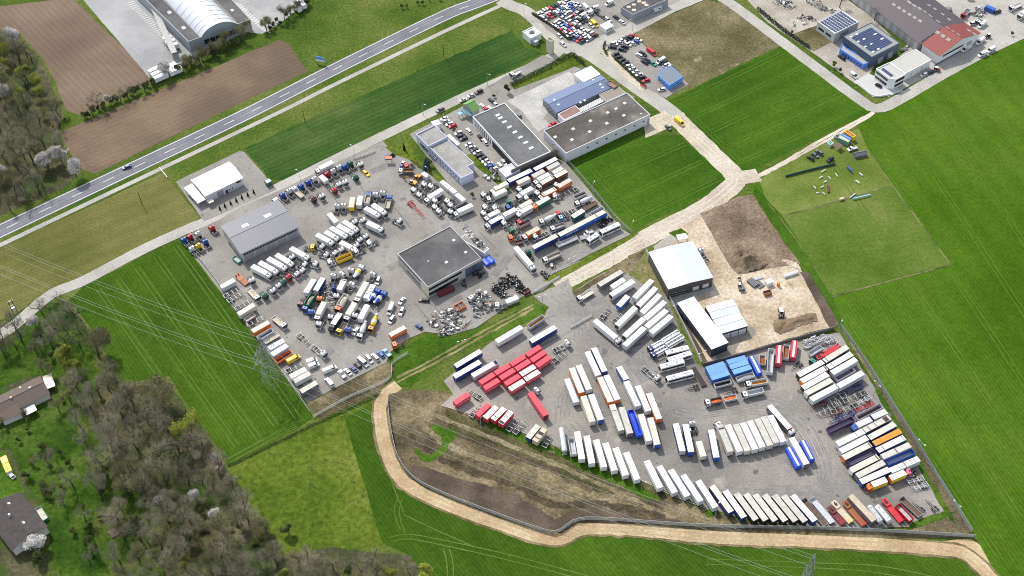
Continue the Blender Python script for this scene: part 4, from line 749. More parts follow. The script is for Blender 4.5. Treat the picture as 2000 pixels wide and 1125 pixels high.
def V(vk, t, pts, look, where, order='left', group=None, z=None, **kw):
    fn, nm, cat, zr, L0 = KIND[vk]; x1, y1, x2, y2 = pts
    if vk in ('tract',): A, B = tat(t, x1, y1, 3.5 if kw.get('high', True) else 2.85), tat(t, x2, y2, .95)
    elif vk in ('mix', 'skt'): A, B = tat(t, x1, y1, 2.86 if vk == 'mix' else 3.5), tat(t, x2, y2, 1.4 if vk == 'mix' else 1.1)
    else:
        zz = kw.get('h', zr) if vk not in ('van',) else 1.6
        A, B = tat(t, x1, y1, zz), tat(t, x2, y2, zz)
    d = A - B; d.z = 0; meas = d.length; d.normalize(); mid = (A + B) / 2
    if vk == 'tract': mid = A - d * 1.5                              # A is the middle of the cab roof
    elif vk in ('skt',): L = min(max(meas + 1.2, 8), 10.5); mid = A + d * 1.2 - d * L / 2
    elif vk == 'mix': mid = A + d * 1.1 - d * 4.6
    root = empty(nm, (mid.x, mid.y, z if z is not None else GZ), math.atan2(d.y, d.x))
    if L0 and vk not in ('tract', 'mix'): L = L0
    elif vk not in ('tract', 'mix', 'skt'):
        lo, hi = LIM[vk]; L = min(max(round(meas * 2) / 2 if vk not in ('car',) else round(meas * 5) / 5, lo), hi)
    kw2 = dict(kw); kw2.pop('h', None) if vk in ('car',) else None
    if vk in ('tract',): fn(root, **kw2)
    elif vk in ('farm', 'dig', 'load', 'grit', 'crane'): fn(root, **kw2)
    else: fn(root, L if vk not in ('mix',) else 0, **kw2)
    root['category'] = cat; p = px(t, (x1 + x2) / 2, (y1 + y2) / 2); ROWS.append([p, look, where, root, order, group or (cat + 's ' + where)])
    return root
ORD = ['', 'first', 'second', 'third', 'fourth', 'fifth', 'sixth', 'seventh', 'eighth', 'ninth', 'tenth', 'eleventh', 'twelfth', '13th', '14th', '15th', '16th', '17th', '18th', '19th', '20th', '21st', '22nd', '23rd', '24th', '25th', '26th', '27th', '28th', '29th', '30th']
NUM = ['', 'one', 'two', 'three', 'four', 'five', 'six', 'seven', 'eight', 'nine', 'ten', 'eleven', 'twelve', '13', '14', '15', '16', '17', '18', '19', '20', '21', '22', '23', '24', '25', '26', '27', '28', '29', '30']
def finish_labels():
    by = {}
    for r in ROWS: by.setdefault((r[1], r[2]), []).append(r)
    for (look, where), L in by.items():
        if len(L) == 1: L[0][3]['label'] = look + ' ' + where
        else:
            sd_ = L[0][4]; L.sort(key=lambda r: {'left': r[0][0], 'top': r[0][1]}[sd_])
            for k, r in enumerate(L):
                n = len(L)
                if n == 2: q = {'left': ('left', 'right'), 'top': ('upper', 'lower')}[sd_][k] + ' of two'
                elif k == 0: q = {'left': 'leftmost', 'top': 'topmost'}[sd_] + ' of ' + NUM[n]
                elif k == n - 1: q = {'left': 'rightmost', 'top': 'lowest'}[sd_] + ' of ' + NUM[n]
                else: q = ORD[k + 1] + ' from ' + sd_ + ' of ' + NUM[n]
                r[3]['label'] = f'{look} {where}, {q}'
    for r in ROWS:
        if len(r[3]['label'].replace(',', ' ').split()) > 16: print('LONG', r[3]['label'])
    sn = {}
    for r in ROWS: sn.setdefault(r[3]['label'], []).append(1)
    for k, v in sn.items():
        if len(v) > 1: print('DUP', k)
    cnt = {}
    for r in ROWS: cnt.setdefault(r[5], []).append(r[3])
    for g, L in cnt.items():
        if len(L) > 1:
            for o in L: o['group'] = g

# ------------------------------------------------------------------ every parked vehicle, surveyed front point then rear point
def VS(vk, where, look, rows, order='left', group=None, **kw):
    for r in rows: V(vk, r[0], r[1:5], look, where, order, group, **{**kw, **(r[5] if len(r) > 5 else {})})
WR = 'in the row by the access road'
g = 'tractor units by the access road'
VS('tract', WR, 'white tractor unit', [('a', 1480, 600, 1595, 745), ('a', 1805, 445, 1890, 550), ('b', 330, 340, 400, 440), ('b', 405, 295, 480, 410)], col='white', group=g)
VS('tract', WR, 'blue tractor unit', [('a', 1400, 650, 1510, 775), ('a', 1640, 535, 1720, 640), ('a', 1730, 485, 1800, 590), ('b', 485, 280, 560, 375)], col='blue', group=g)
VS('tract', WR, 'red tractor unit facing the road', [('b', 250, 380, 325, 470)], col='red', group=g)
VS('tract', WR, 'green tractor unit facing the road', [('b', 555, 240, 625, 340)], col='green', group=g)
VS('tract', 'in the second row off the road', 'green tractor unit facing the yard', [('b', 620, 415, 545, 350)], col='green', group=g)
VS('tract', 'in the second row off the road', 'bright red tractor unit facing the yard', [('b', 345, 585, 270, 540)], col='red', group=g)
VS('tract', 'in the second row off the road', 'maroon tractor unit facing the yard', [('b', 75, 695, 0, 640)], col='maroon', group=g)
VS('tract', 'in the second row off the road', 'white tractor unit', [('b', 185, 665, 115, 620), ('b', 405, 515, 335, 475), ('b', 485, 485, 425, 440), ('b', 685, 255, 625, 205)], col='white', group=g)
V('tipt', 'a', (1330, 740, 1400, 790), 'short white lorry with an orange load', WR, inside='orange', load=.4)
V('flatt', 'a', (1570, 610, 1660, 690), 'white flatbed with planks on its bed', WR, inside='tan', board=.6)
V('box', 'b', (172, 418, 243, 482), 'small white box trailer', WR, h=3.2)
V('rigid', 'b', (160, 322, 330, 237), 'large white box lorry', WR)
V('car', 'b', (800, 425, 720, 355), 'yellow estate car', 'parked alone by the sliding gate', col='yellow', kind='estate')
W2 = 'at the left crop field corner'
VS('tract', W2, 'blue tractor unit', [('c', 120, 170, 190, 275), ('c', 400, 195, 465, 305)], col='blue')
VS('tract', W2, 'red tractor unit', [('c', 200, 130, 280, 215)], col='red'); VS('tract', 'by the end of the long grey hall', 'dark red tractor unit', [('c', 485, 15, 555, 110)], col='red')
VS('tract', W2, 'white tractor unit', [('c', 300, 95, 370, 180), ('c', 225, 285, 300, 385)], col='white'); VS('tract', W2, 'yellow tractor unit', [('c', 305, 250, 385, 345)], col='yellow')
V('skip', 'c', (775, 410, 850, 470), 'green waste skip', 'against the grey hall corner', side='teal', inside='lgrey')
W3 = 'beside the long grey hall'
VS('rigid', W3, 'white box lorry', [('c', 1200, 625, 1005, 522), ('c', 1290, 580, 1100, 475), ('c', 1400, 530, 1212, 425), ('c', 1490, 480, 1318, 375), ('c', 1690, 395, 1505, 290)], high=True)
W3b = 'in the lines right of the grey hall'
VS('rigid', W3b, 'white box lorry', [('d', 550, 205, 385, 118), ('d', 620, 150, 495, 80), ('d', 730, 120, 570, 30), ('d', 810, 80, 660, 0), ('b', 610, 1095, 465, 1005, dict(roof='cream')), ('d', 835, 285, 690, 215, dict(cab='white'))], high=True)
VS('rigid', 'in the middle of the far yard', 'white box lorry', [('b', 925, 1092, 772, 1018), ('b', 890, 910, 745, 830), ('b', 975, 875, 840, 785)], high=True)
V('box', 'b', (280, 905, 378, 1018), 'box trailer with stained cream roof', 'in the middle of the far yard', roof='cream', side='lgrey')
W3c = 'in the front row near the grey hall'
VS('tract', W3c, 'white tractor unit', [('c', 1000, 695, 945, 640), ('c', 1520, 395, 1450, 370), ('c', 1680, 490, 1600, 500), ('c', 1820, 485, 1750, 510), ('c', 1650, 570, 1580, 575), ('c', 1580, 615, 1510, 610), ('c', 1340, 765, 1260, 750), ('c', 1270, 830, 1200, 800)], col='white')
VS('tract', W3c, 'green tractor unit', [('c', 1400, 710, 1330, 700), ('c', 1165, 885, 1100, 850)], col='green'); VS('tract', W3c, 'bright red tractor unit', [('c', 1470, 650, 1400, 640)], col='red')
VS('tract', W3b, 'yellow-roofed tractor unit', [('d', 325, 270, 220, 300)], col='yellow', high=False)
VS('tract', W3b, 'white tractor unit', [('d', 450, 260, 385, 270), ('d', 505, 365, 420, 380), ('d', 615, 345, 550, 350), ('d', 700, 300, 650, 290), ('d', 895, 245, 840, 230), ('d', 940, 175, 870, 165), ('d', 1015, 130, 950, 115), ('d', 1070, 210, 1190, 205), ('d', 900, 315, 1015, 310), ('b', 610, 1000, 545, 960), ('b', 715, 980, 640, 940)], col='white')
V('tract', 'd', (560, 455, 650, 470), 'white tractor unit', 'under the yellow tipper trailer', col='white'); V('tips', 'd', (645, 450, 835, 370), 'yellow open tipper trailer', 'in front of the grey hall lines', side='yellow', inside='dgrey')
W4 = 'in the group mid far yard'
VS('tract', W4, 'white tractor unit facing away', [('b', 385, 795, 365, 915), ('b', 470, 790, 465, 905), ('b', 880, 645, 865, 750), ('b', 975, 625, 955, 760)], col='white')
V('box', 'b', (588, 697, 567, 830), 'yellow-sided box trailer', W4, side='yellow', roof='cream'); V('box', 'b', (690, 680, 667, 800), 'grey box trailer with orange front', W4, side='lgrey', front='orange')
V('tipt', 'b', (790, 655, 765, 770), 'blue-cab tipper with pale sides', W4, cab='blue', side='lgrey', inside='tan', h=3.3, load=.6); V('tipt', 'b', (1055, 725, 1030, 835), 'blue-cab tipper with sandy bed', W4, cab='blue', side='grey', inside='tan', h=2.2)
V('skel', 'b', (1500, 940, 1310, 745), 'red skeletal trailer', 'standing alone in the far yard', col='red')
V('tract', 'b', (1185, 990, 1090, 985), 'white tractor unit', 'standing alone above the workshop', col='white')
# beside the green corner and the pale blue office
W7 = 'beside the drive of the pale blue office'
V('grit', 'b', (1000, 185, 1100, 185), 'blue and red grit hopper on legs', 'at the edge of the lawn'); V('farm', 'b', (1215, 290, 1260, 240), 'small blue farm tractor', 'near the grit hopper', col='blue')
V('crane', 'b', (1265, 310, 1360, 275), 'red crane lorry with folded arm', 'near the grit hopper', col='red')
V('tipt', 'b', (1240, 345, 1370, 345), 'white-cab tipper with rusty orange bed', 'behind the yellow excavators', side='dgrey', inside='amber', load=.2); V('dig', 'b', (1290, 470, 1440, 530), 'yellow excavator with white cab and bent arm', W7, col='amber'); V('load', 'b', (1390, 460, 1450, 420), 'yellow wheel loader', W7, col='amber')
V('cont', 'b', (1490, 380, 1560, 430), 'grey site container', 'beside the blue spruce', side='lgrey', h=2.5)
VS('tract', W7, 'white tractor unit', [('g', 345, 545, 440, 530), ('g', 435, 570, 535, 550), ('g', 200, 620, 295, 610), ('g', 275, 690, 385, 672), ('g', 490, 770, 590, 750), ('g', 660, 775, 760, 755), ('g', 705, 830, 800, 815), ('g', 490, 855, 590, 840), ('g', 545, 915, 645, 900), ('g', 705, 920, 790, 890)], col='white')
VS('rigid', W7, 'white box lorry', [('g', 402, 740, 588, 628), ('g', 805, 932, 1001, 845)])
V('tips', 'g', (775, 895, 935, 812), 'open brown tipper body', W7, side='grey', inside='brown', h=2.6)
VS('cont', W7, 'white cargo container', [('g', 688, 612, 578, 520), ('g', 770, 680, 700, 618), ('g', 890, 785, 785, 698)], side='white', roof='white')
# packed rows below the dark-roofed hall
W8 = 'below the dark-roofed hall'
VS('rigid', W8, 'cream box lorry', [('h', 307, 522, 468, 440), ('h', 632, 760, 786, 675)], side='cream', roof='cream')
V('box', 'h', (293, 605, 452, 530), 'cream box trailer', W8, side='cream', roof='cream')
VS('semi', W8, 'long blue trailer with white roof', [('h', 485, 420, 775, 282), ('h', 825, 270, 1100, 130)], side='navy')
VS('box', W8, 'grey box trailer with orange front', [('h', 597, 445, 752, 375), ('h', 795, 362, 943, 285), ('h', 989, 260, 1132, 187)], side='lgrey', roof='dirty', front='orange')
VS('rigid', W8, 'plain white box lorry', [('h', 865, 402, 1010, 328), ('h', 642, 588, 795, 505), ('h', 425, 862, 575, 782)])
V('rigid', 'h', (1060, 317, 1182, 247), 'grey box lorry', W8, side='lgrey', roof='dirty', cab='dgrey'); V('box', 'h', (1085, 367, 1235, 287), 'brown-sided trailer with maroon front', W8, side='brown', roof='cream', front='maroon')
V('rigid', 'h', (905, 452, 1058, 367), 'white-cab lorry with brown curtain', W8, side='brown', roof='cream', slot=[(.06, .5)])
VS('tract', W8, 'white tractor unit', [('h', 625, 510, 730, 500), ('h', 720, 620, 825, 635), ('h', 860, 560, 950, 550), ('h', 1110, 455, 1210, 430), ('h', 1090, 595, 1195, 615), ('h', 165, 580, 260, 575), ('h', 235, 640, 290, 660, dict(high=False)), ('h', 185, 740, 280, 745), ('h', 310, 750, 415, 765), ('h', 165, 820, 250, 810), ('h', 430, 945, 540, 945)], col='white')
V('rigid', 'h', (925, 600, 1092, 518), 'white-cab lorry with orange box', W8, side='orange', roof='cream', slot=[(.1, .35), (.92, .35)]); V('cont', 'h', (1122, 520, 1289, 422), 'orange lettered container', W8, side='orange', roof='cream', text='GEBR\u00dcDER', z0=1.2)
V('skel', 'h', (1215, 590, 1385, 515), 'bare container chassis', 'beside the orange lettered container'); VS('tract', W8, 'green tractor unit', [('h', 495, 665, 600, 690)], col='green'); VS('tract', W8, 'small blue tractor unit', [('h', 485, 745, 580, 745)], col='blue', high=False)
V('rigid', 'h', (645, 822, 789, 740), 'white box lorry with a picture side', W8, side='lgrey', high=True); V('rigid', 'h', (852, 722, 1008, 630), 'orange-cab lorry with green curtain', W8, side='green', cab='orange', high=True)
V('rigid', 'h', (228, 872, 364, 802), 'cream-roofed box lorry', W8, roof='cream'); V('rigid', 'h', (242, 962, 382, 885), 'white-cab lorry with blue curtain', W8, side='navy')
W9 = 'at the right end of the far yard'
V('tract', 'h', (530, 1035, 650, 1040), 'green tractor unit', 'under the dark brown tipper trailer', col='green'); V('tips', 'h', (610, 992, 762, 917), 'dark brown open tipper trailer', W9, side='grey', inside='brown'); VS('tract', 'behind the dark brown tipper trailer', 'small red lorry cab', [('h', 632, 940, 720, 925)], col='red', high=False)
VS('mix', W9, 'white concrete mixer lorry', [('h', 910, 935, 1085, 895), ('h', 1370, 700, 1545, 665)], drum='silver')
V('tips', 'h', (1335, 630, 1480, 567), 'low open trailer with dark load', W9, side='lgrey', inside='brown', h=2.3); V('flats', 'h', (1460, 780, 1622, 688), 'brown plank flatbed', W9, side='brown', inside='brown', head=False, board=.15); V('tips', 'h', (1550, 850, 1712, 767), 'grey open tipper trailer', W9, side='lgrey', inside='grey', h=2.6)
VS('tract', W9, 'red tractor unit with chassis load', [('h', 1130, 820, 1250, 830)], col='red'); VS('tract', W9, 'light blue tractor unit', [('h', 1165, 880, 1290, 875)], col='ltblue', high=False); V('skel', 'h', (1215, 850, 1340, 795), 'loose chassis frame', 'between two coloured tractor units')
V('box', 'h', (1310, 885, 1455, 795), 'green curtain trailer with white roof', W9, side='green'); V('semi', 'h', (1452, 955, 1722, 815), 'blue trailer with stained roof', W9, side='blue', roof='cream', text='Trans', tsize=.7, slot=[(.02, .3), (.4, .4)])
V('semi', 'i', (875, 390, 1170, 237), 'blue lettered trailer with maroon front', W9, side='blue', roof='cream', text='EINSTOR', tsize=1.7, front='maroon'); V('semi', 'i', (541, 552, 841, 397), 'navy trailer with sandy roof', W9, side='navy', roof='cream', front='lgrey')
V('tipt', 'i', (820, 290, 945, 245), 'small white-cab tipper with tan bed', W9, side='grey', inside='tan', load=.3); V('rigid', 'i', (455, 380, 617, 297), 'white-cab lorry with orange box and tan roof', W9, side='orange', roof='tan'); V('skt', 'i', (565, 395, 745, 360), 'white chassis lorry', W9); V('tract', 'i', (255, 410, 340, 420), 'low orange tractor unit', W9, col='orange', high=False); V('skip', 'i', (320, 495, 395, 475), 'small brown open trailer box', W9, side='brown', inside='brown')
V('flats', 'i', (845, 530, 1110, 417), 'long grey dropside trailer', W9, side='lgrey', inside='grey', board=.6); V('tipt', 'i', (720, 695, 900, 617), 'white-cab tipper with timber in its bed', W9, side='grey', inside='tan', load=.2, h=2.5); VS('tract', W9, 'lone green lorry cab', [('i', 480, 595, 500, 690)], col='green')
V('lorry', 'i', (510, 775, 310, 545), 'white lorry with a yellow side panel', 'driving past the workshop', side='white'); VS('bus', W9, 'white coach', [('i', 1405, 355, 1655, 240), ('i', 1235, 465, 1382, 370)]); V('pick', 'i', (1210, 375, 1290, 345), 'grey pickup', 'behind the two white coaches', col='lgrey'); V('flats', 'i', (1160, 420, 1260, 400), 'short grey flat trailer', 'behind the two white coaches', side='grey', inside='grey', head=False, board=.2)
# packed block left of the workshop
W5 = 'in the block by the workshop'
V('box', 'd', (355, 695, 243, 875), 'plain white box trailer', W5)
V('box', 'd', (470, 682, 375, 840), 'white box trailer with blue sides', W5, side='navy', rear='white')
VS('tract', W5, 'white tractor unit facing away', [('d', 600, 640, 590, 730), ('d', 710, 620, 665, 710), ('d', 830, 565, 810, 670), ('d', 1110, 620, 1085, 705), ('d', 840, 750, 800, 850)], col='white')
V('mix', 'd', (965, 525, 890, 680), 'white mixer lorry with yellow drum band', W5, drum='white', band='yellow'); VS('mix', W5, 'blue mixer lorry with white drum band', [('d', 1175, 835, 1085, 985), ('d', 1255, 865, 1150, 1020)], cab='blue', drum='blue', band='white')
V('car', 'd', (1165, 765, 1200, 680), 'white van-like car', 'at the right edge of the packed block', kind='van'); V('box', 'd', (745, 697, 675, 835), 'silver box trailer', W5, side='lgrey', slot=[(.9, .6)]); VS('tract', W5, 'dark blue tractor unit', [('d', 600, 790, 545, 840)], col='navy')
V('rigid', 'd', (920, 920, 1035, 730), 'white lorry with cream roof facing us', W5, roof='cream'); V('box', 'd', (1135, 740, 1005, 970), 'long white body with roof vents', W5, slot=[(.3, .3), (.5, .3), (.7, .3)])
V('tipt', 'd', (245, 1030, 352, 877), 'blue-cab lorry with green tilt sides', W5, cab='blue', side='green', inside='tan', h=3.6, load=.9); VS('tract', W5, 'maroon tractor unit', [('d', 180, 1000, 225, 945)], col='maroon', high=False); VS('tract', W5, 'bright blue tractor unit facing us', [('f', 310, 175, 360, 110), ('f', 790, 400, 850, 340)], col='blue'); VS('tract', W5, 'orange tractor unit', [('d', 425, 930, 480, 850)], col='orange')
VS('tract', W5, 'white tractor unit facing us', [('f', 640, -30, 690, -110), ('f', 880, 220, 935, 170), ('f', 415, 330, 500, 240), ('f', 570, 240, 625, 180)], col='white')
V('tipt', 'd', (675, 1030, 765, 890), 'red-cab lorry with ribbed cream body', W5, cab='orange', side='cream', inside='cream', h=3.5, load=.9); V('rigid', 'f', (405, 220, 485, 65), 'white lorry with stained white roof facing us', W5, roof='dirty'); V('rigid', 'f', (785, 230, 882, 70), 'cream-roofed lorry facing us', W5, roof='cream', cab='lgrey')
V('box', 'f', (1050, 90, 940, 295), 'tall white refrigerated trailer', W5, reefer=1, h=4.0); V('rigid', 'f', (595, 355, 692, 210), 'black lorry with white roof', W5, side='black', cab='black', high=True); V('flatt', 'f', (695, 430, 765, 335), 'yellow-cab flatbed', W5, cab='yellow', side='grey', inside='brown'); V('pick', 'f', (860, 480, 920, 385), 'white pickup with open bed', W5)
V('mix', 'f', (940, 495, 1070, 270), 'white mixer lorry with silver drum', W5, drum='silver'); V('mix', 'f', (1085, 400, 1200, 195), 'yellow mixer lorry', W5, cab='amber', drum='yellow', band='cream'); V('skel', 'd', (560, 1000, 500, 800), 'dark chassis frame', W5); V('skel', 'd', (620, 1060, 560, 880), 'muddy chassis frame', W5)
W5b = 'in the lane beside the packed block'
V('van', 'f', (1315, 215, 1370, 75), 'long white van', W5b); V('car', 'f', (1455, 95, 1520, 10), 'white saloon car', W5b, kind='sedan'); V('car', 'f', (1460, 245, 1510, 140), 'white off-roader', W5b, kind='suv'); V('car', 'f', (1325, 345, 1390, 250), 'small white panel car', W5b, kind='van'); V('car', 'd', (1705, 965, 1845, 975), 'black estate car', 'at the workshop corner', col='black', kind='estate')
V('cont', 'f', (1335, 505, 1532, 400), 'orange lettered container', 'by the yard edge above the bank', side='orange', roof='cream', text='GEBR\u00dcDER', z0=.6); V('crane', 'f', (1370, 640, 1500, 600), 'small orange crane lorry', 'by the yard edge above the bank', col='orange')
W6c = 'in the row along the bank'
V('pick', 'f', (675, 945, 755, 1045), 'white pickup', W6c); V('car', 'f', (745, 930, 830, 1010), 'white saloon car', W6c, kind='sedan'); VS('car', W6c, 'dark blue saloon car', [('f', 820, 895, 905, 970)], col='navy', kind='sedan'); V('car', 'f', (870, 840, 955, 915), 'black estate car', W6c, col='black', kind='estate'); V('van', 'f', (1040, 880, 925, 785), 'white minibus', W6c, windows=True); VS('car', W6c, 'white small van', [('f', 1110, 860, 1025, 755), ('f', 1095, 730, 1190, 830)], kind='van'); V('car', 'f', (1175, 700, 1255, 785), 'blue hatchback', W6c, col='blue'); V('pick', 'f', (1250, 680, 1335, 760), 'light blue pickup', W6c, col='ltblue', bed='ltblue'); V('car', 'f', (1665, 350, 1745, 410), 'blue estate car', 'beside the scrap heap', col='navy', kind='estate')
V('skt', 'f', (475, 720, 320, 630), 'white chassis lorry facing the cars', 'in the lower far yard'); V('skel', 'f', (270, 595, 145, 480), 'short bare trailer frame', 'in the lower far yard'); V('flatt', 'e', (740, 250, 640, 165), 'white flatbed with sandy bed', 'in the lower far yard', inside='tan', board=.6)
W6 = 'near the pylon'
V('van', 'e', (930, 580, 785, 660), 'yellow van', W6, col='yellow'); VS('van', W6, 'white van facing the yard', [('e', 1120, 620, 1005, 660), ('e', 1140, 665, 1025, 712)]); V('van', 'e', (1340, 695, 1172, 770), 'long white van with blue lettering', W6); V('van', 'e', (1215, 830, 1290, 915), 'white van facing the bank', W6)
W6b = 'along the left fence'
V('box', 'e', (432, 25, 255, 135), 'cream box trailer with rusty mark', W6b, side='cream', roof='cream'); V('tips', 'e', (435, 132, 330, 200), 'low tipper trailer with sandy floor', W6b, side='grey', inside='tan', h=2.2); V('skel', 'e', (525, 180, 350, 255), 'bare chassis', W6b); V('box', 'e', (588, 220, 412, 322), 'orange box trailer with cream roof', W6b, side='orange', roof='dirty'); V('tips', 'e', (630, 300, 470, 397), 'dark grey open tipper trailer', W6b, side='lgrey', inside='dgrey')
V('flats', 'e', (700, 350, 540, 442), 'sandy ramp trailer', W6b, side='lgrey', inside='tan', head=False); V('box', 'e', (755, 420, 590, 510), 'upper plain white box trailer', W6b); V('box', 'e', (790, 475, 625, 578), 'lower plain white box trailer', W6b, side='lav'); V('tips', 'e', (835, 545, 670, 650), 'red-rimmed open tipper trailer', W6b, side='orange', inside='brown', h=2.5)
V('skel', 'e', (945, 690, 775, 765), 'dark double chassis', W6b); V('box', 'e', (995, 735, 830, 820), 'white trailer with red marks', W6b, roof='white'); V('box', 'e', (1042, 780, 872, 870), 'white trailer with greyish roof', W6b, roof='dirty'); V('box', 'e', (1118, 882, 942, 985), 'white-roofed trailer with graffiti side', W6b, side='dgrey', roof='cream', front='brown')
V('cont', 'c', (785, 720, 610, 815), 'grey container with white roof', W6b, side='lgrey', roof='white', z0=.8); V('skel', 'c', (820, 835, 640, 930), 'upper empty chassis', W6b); V('skel', 'c', (850, 895, 690, 985), 'lower empty chassis', W6b); V('skel', 'c', (965, 995, 790, 1085), 'rusty empty chassis', W6b)
V('low', 'c', (1000, 800, 820, 655), 'red and orange low loader with ramps', 'left of the green tractor unit', col='orange', deck='rust', gooseneck=False); V('flatt', 'c', (1060, 930, 960, 820), 'white flatbed with tarpaulin bundle', 'left of the green tractor unit', inside='tan')
# near yard, left tip
Wn = 'by the grass verge'
VS('semi', Wn, 'blue trailer with white roof', [('n', 528, 430, 188, 635), ('n', 522, 567, 172, 772), ('n', 1492, 122, 1166, 312)], side='navy'); V('tips', 'n', (744, 567, 405, 760), 'long silver tipper trailer half covered', Wn, side='lav', inside='dgrey', h=3.6, cover='most'); V('semi', 'n', (1052, 120, 725, 312), 'white refrigerated trailer with small lettering', Wn, reefer=1, text='Fahrzeugbau', tsize=.8); V('tips', 'l', (1865, 645, 1672, 775), 'silver tipper trailer with rusty floor', Wn, side='lgrey', inside='amber', h=3.0)
Wr = 'in the red block'
red = [(1292, 375, 1117, 490), (1355, 442, 1177, 560), (1415, 507, 1242, 630), (1091, 500, 911, 612), (1155, 560, 977, 672), (892, 617, 711, 722), (957, 675, 776, 787), (1022, 752, 840, 862), (694, 732, 516, 845), (756, 805, 572, 917)]
VS('swap', Wr, 'red swap body', [('n',) + q for q in red], side='crimson', roof='crimson', text='Quehenberger', tsize=1.05); VS('swap', Wr, 'red swap body with white roof', [('n', 1222, 630, 1038, 740), ('n', 1280, 695, 1093, 807), ('n', 1081, 820, 896, 932)], side='crimson', roof='white', text='Quehenberger', tsize=1.05, slot=[(.18, .3)])
V('swap', 'r', (367, 193, 185, 312), 'lone red swap body', 'at the pointed left tip of the near yard', side='crimson', roof='crimson', text='Quehenberger', tsize=1.05)
Wk = 'in the row on the lower left kerb'
V('swap', 'r', (627, 327, 475, 475), 'red swap body with red roof', Wk, side='crimson', roof='crimson'); V('swap', 'r', (730, 357, 577, 510), 'red swap body with plain cream roof', Wk, side='crimson', roof='cream'); V('swap', 'r', (827, 381, 682, 525), 'red swap body with clean white roof', Wk, side='crimson', roof='white', slot=[(.25, .3)]); V('swap', 'r', (917, 422, 780, 577), 'red swap body with torn white roof', Wk, side='crimson', roof='white', slot=[(.1, 1.2), (.5, .25), (.6, .25), (.8, .25), (.9, .25)])
VS('skel', Wk, 'empty swap chassis', [('r', 990, 540, 870, 675), ('r', 1075, 575, 955, 710), ('r', 500, 365, 390, 490), ('r', 1425, 745, 1335, 885)]); V('skel', 'r', (375, 160, 530, 255), 'empty chassis', 'above the row on the lower left kerb'); V('swap', 'r', (1265, 605, 1135, 762), 'blue swap body with ribbed cream roof', Wk, side='navy', roof='cream', ribs=True); V('swap', 'r', (1352, 642, 1220, 805), 'tan swap body with torn roof', Wk, side='tan', roof='tan', slot=[(.6, 1.5), (.25, .5)])
V('semi', 'r', (1160, 175, 1367, 475), 'long red trailer', 'jackknifed behind a white cab', side='crimson', roof='crimson', legs=False, rear='maroon'); V('tract', 'r', (1240, 135, 1185, 215), 'white tractor unit', 'turned at the nose of the long red trailer', col='white')
V('skt', 'n', (1640, 310, 1455, 440), 'white chassis lorry', 'right of the block of red bodies'); V('skel', 'n', (1600, 470, 1445, 575), 'bare chassis with drawbar', 'right of the block of red bodies'); V('tank', 'r', (1563, 620, 1605, 930), 'silver tank trailer', 'at the left end of the curved trailer row'); V('tips', 'r', (1685, 760, 1722, 975), 'silver open trough trailer', 'next to the silver tank trailer', side='silver', inside='lgrey', h=3.0)
Wo = 'in the leaning double rows'
V('tips', 'o', (170, 505, 312, 860), 'pale covered tipper with leaves on it', Wo, side='lgrey', inside='lgrey', h=3.3, cover='full'); V('semi', 'o', (240, 385, 373, 712), 'white-roofed trailer with orange rear', Wo, side='orange', text='GEBR\u00dcDER', tsize=1.4, legs=False)
VS('semi', Wo, 'white trailer with grey rear', [('o', 331, 352, 468, 668), ('o', 443, 172, 590, 488), ('o', 945, 560, 1100, 880), ('o', 1095, 620, 1233, 943)], side='lgrey', rear='lgrey', legs=False); V('semi', 'o', (392, 750, 513, 1085), 'cream trailer with red lettering', Wo, side='cream', roof='cream', legs=False); V('semi', 'o', (493, 730, 620, 1060), 'white trailer with bright blue rear', Wo, side='white', rear='blue', legs=False); V('semi', 'o', (527, 125, 671, 440), 'white-roofed trailer with navy rear', Wo, side='navy', legs=False)
V('semi', 'o', (605, 507, 750, 830), 'orange trailer with sandy roof', Wo, side='orange', roof='cream', text='GEBR\u00dcDER', tsize=1.4, legs=False); V('semi', 'o', (688, 480, 838, 803), 'white trailer with bright orange rear', Wo, side='white', rear='orange', legs=False); V('box', 'o', (852, 372, 950, 540), 'short blue trailer with white roof', Wo, side='blue'); V('semi', 'o', (1238, 712, 1375, 1053), 'orange trailer with crossed white roof', Wo, side='orange', rear='orange', text='GEBR\u00dcDER', tsize=1.2, legs=False)
V('semi', 'o', (762, 857, 885, 1199), 'cream-roofed trailer with rust patches', Wo, side='grey', roof='dirty', legs=False, slot=[(.75, .3)]); V('semi', 'o', (885, 893, 1000, 1237), 'white trailer with dark rear and roof specks', Wo, roof='dirty', rear='dgrey', legs=False); V('tips', 'o', (1000, 925, 1118, 1259), 'tipper trailer under bright blue tarpaulin', Wo, side='bright', inside='bright', h=3.5, load=1.0); V('semi', 'o', (1135, 988, 1243, 1329), 'white trailer with dusty sandy roof', Wo, roof='cream', legs=False); V('semi', 'o', (1258, 1032, 1350, 1379), 'blue-rear trailer with dusty sandy roof', Wo, roof='cream', rear='blue', legs=False)
V('skt', 'o', (1350, 505, 1090, 325), 'long white chassis lorry', 'facing the coaches')
Ws = 'in the long curved row'
VS('semi', Ws, 'white refrigerated trailer', [('s', 312, 148, 377, 513), ('s', 434, 202, 507, 568), ('s', 557, 256, 662, 612), ('s', 675, 295, 801, 660), ('s', 809, 358, 945, 720), ('s', 945, 419, 1093, 775), ('s', 1212, 530, 1387, 877)], reefer=2, rear='white', group='trailers in the curved row')
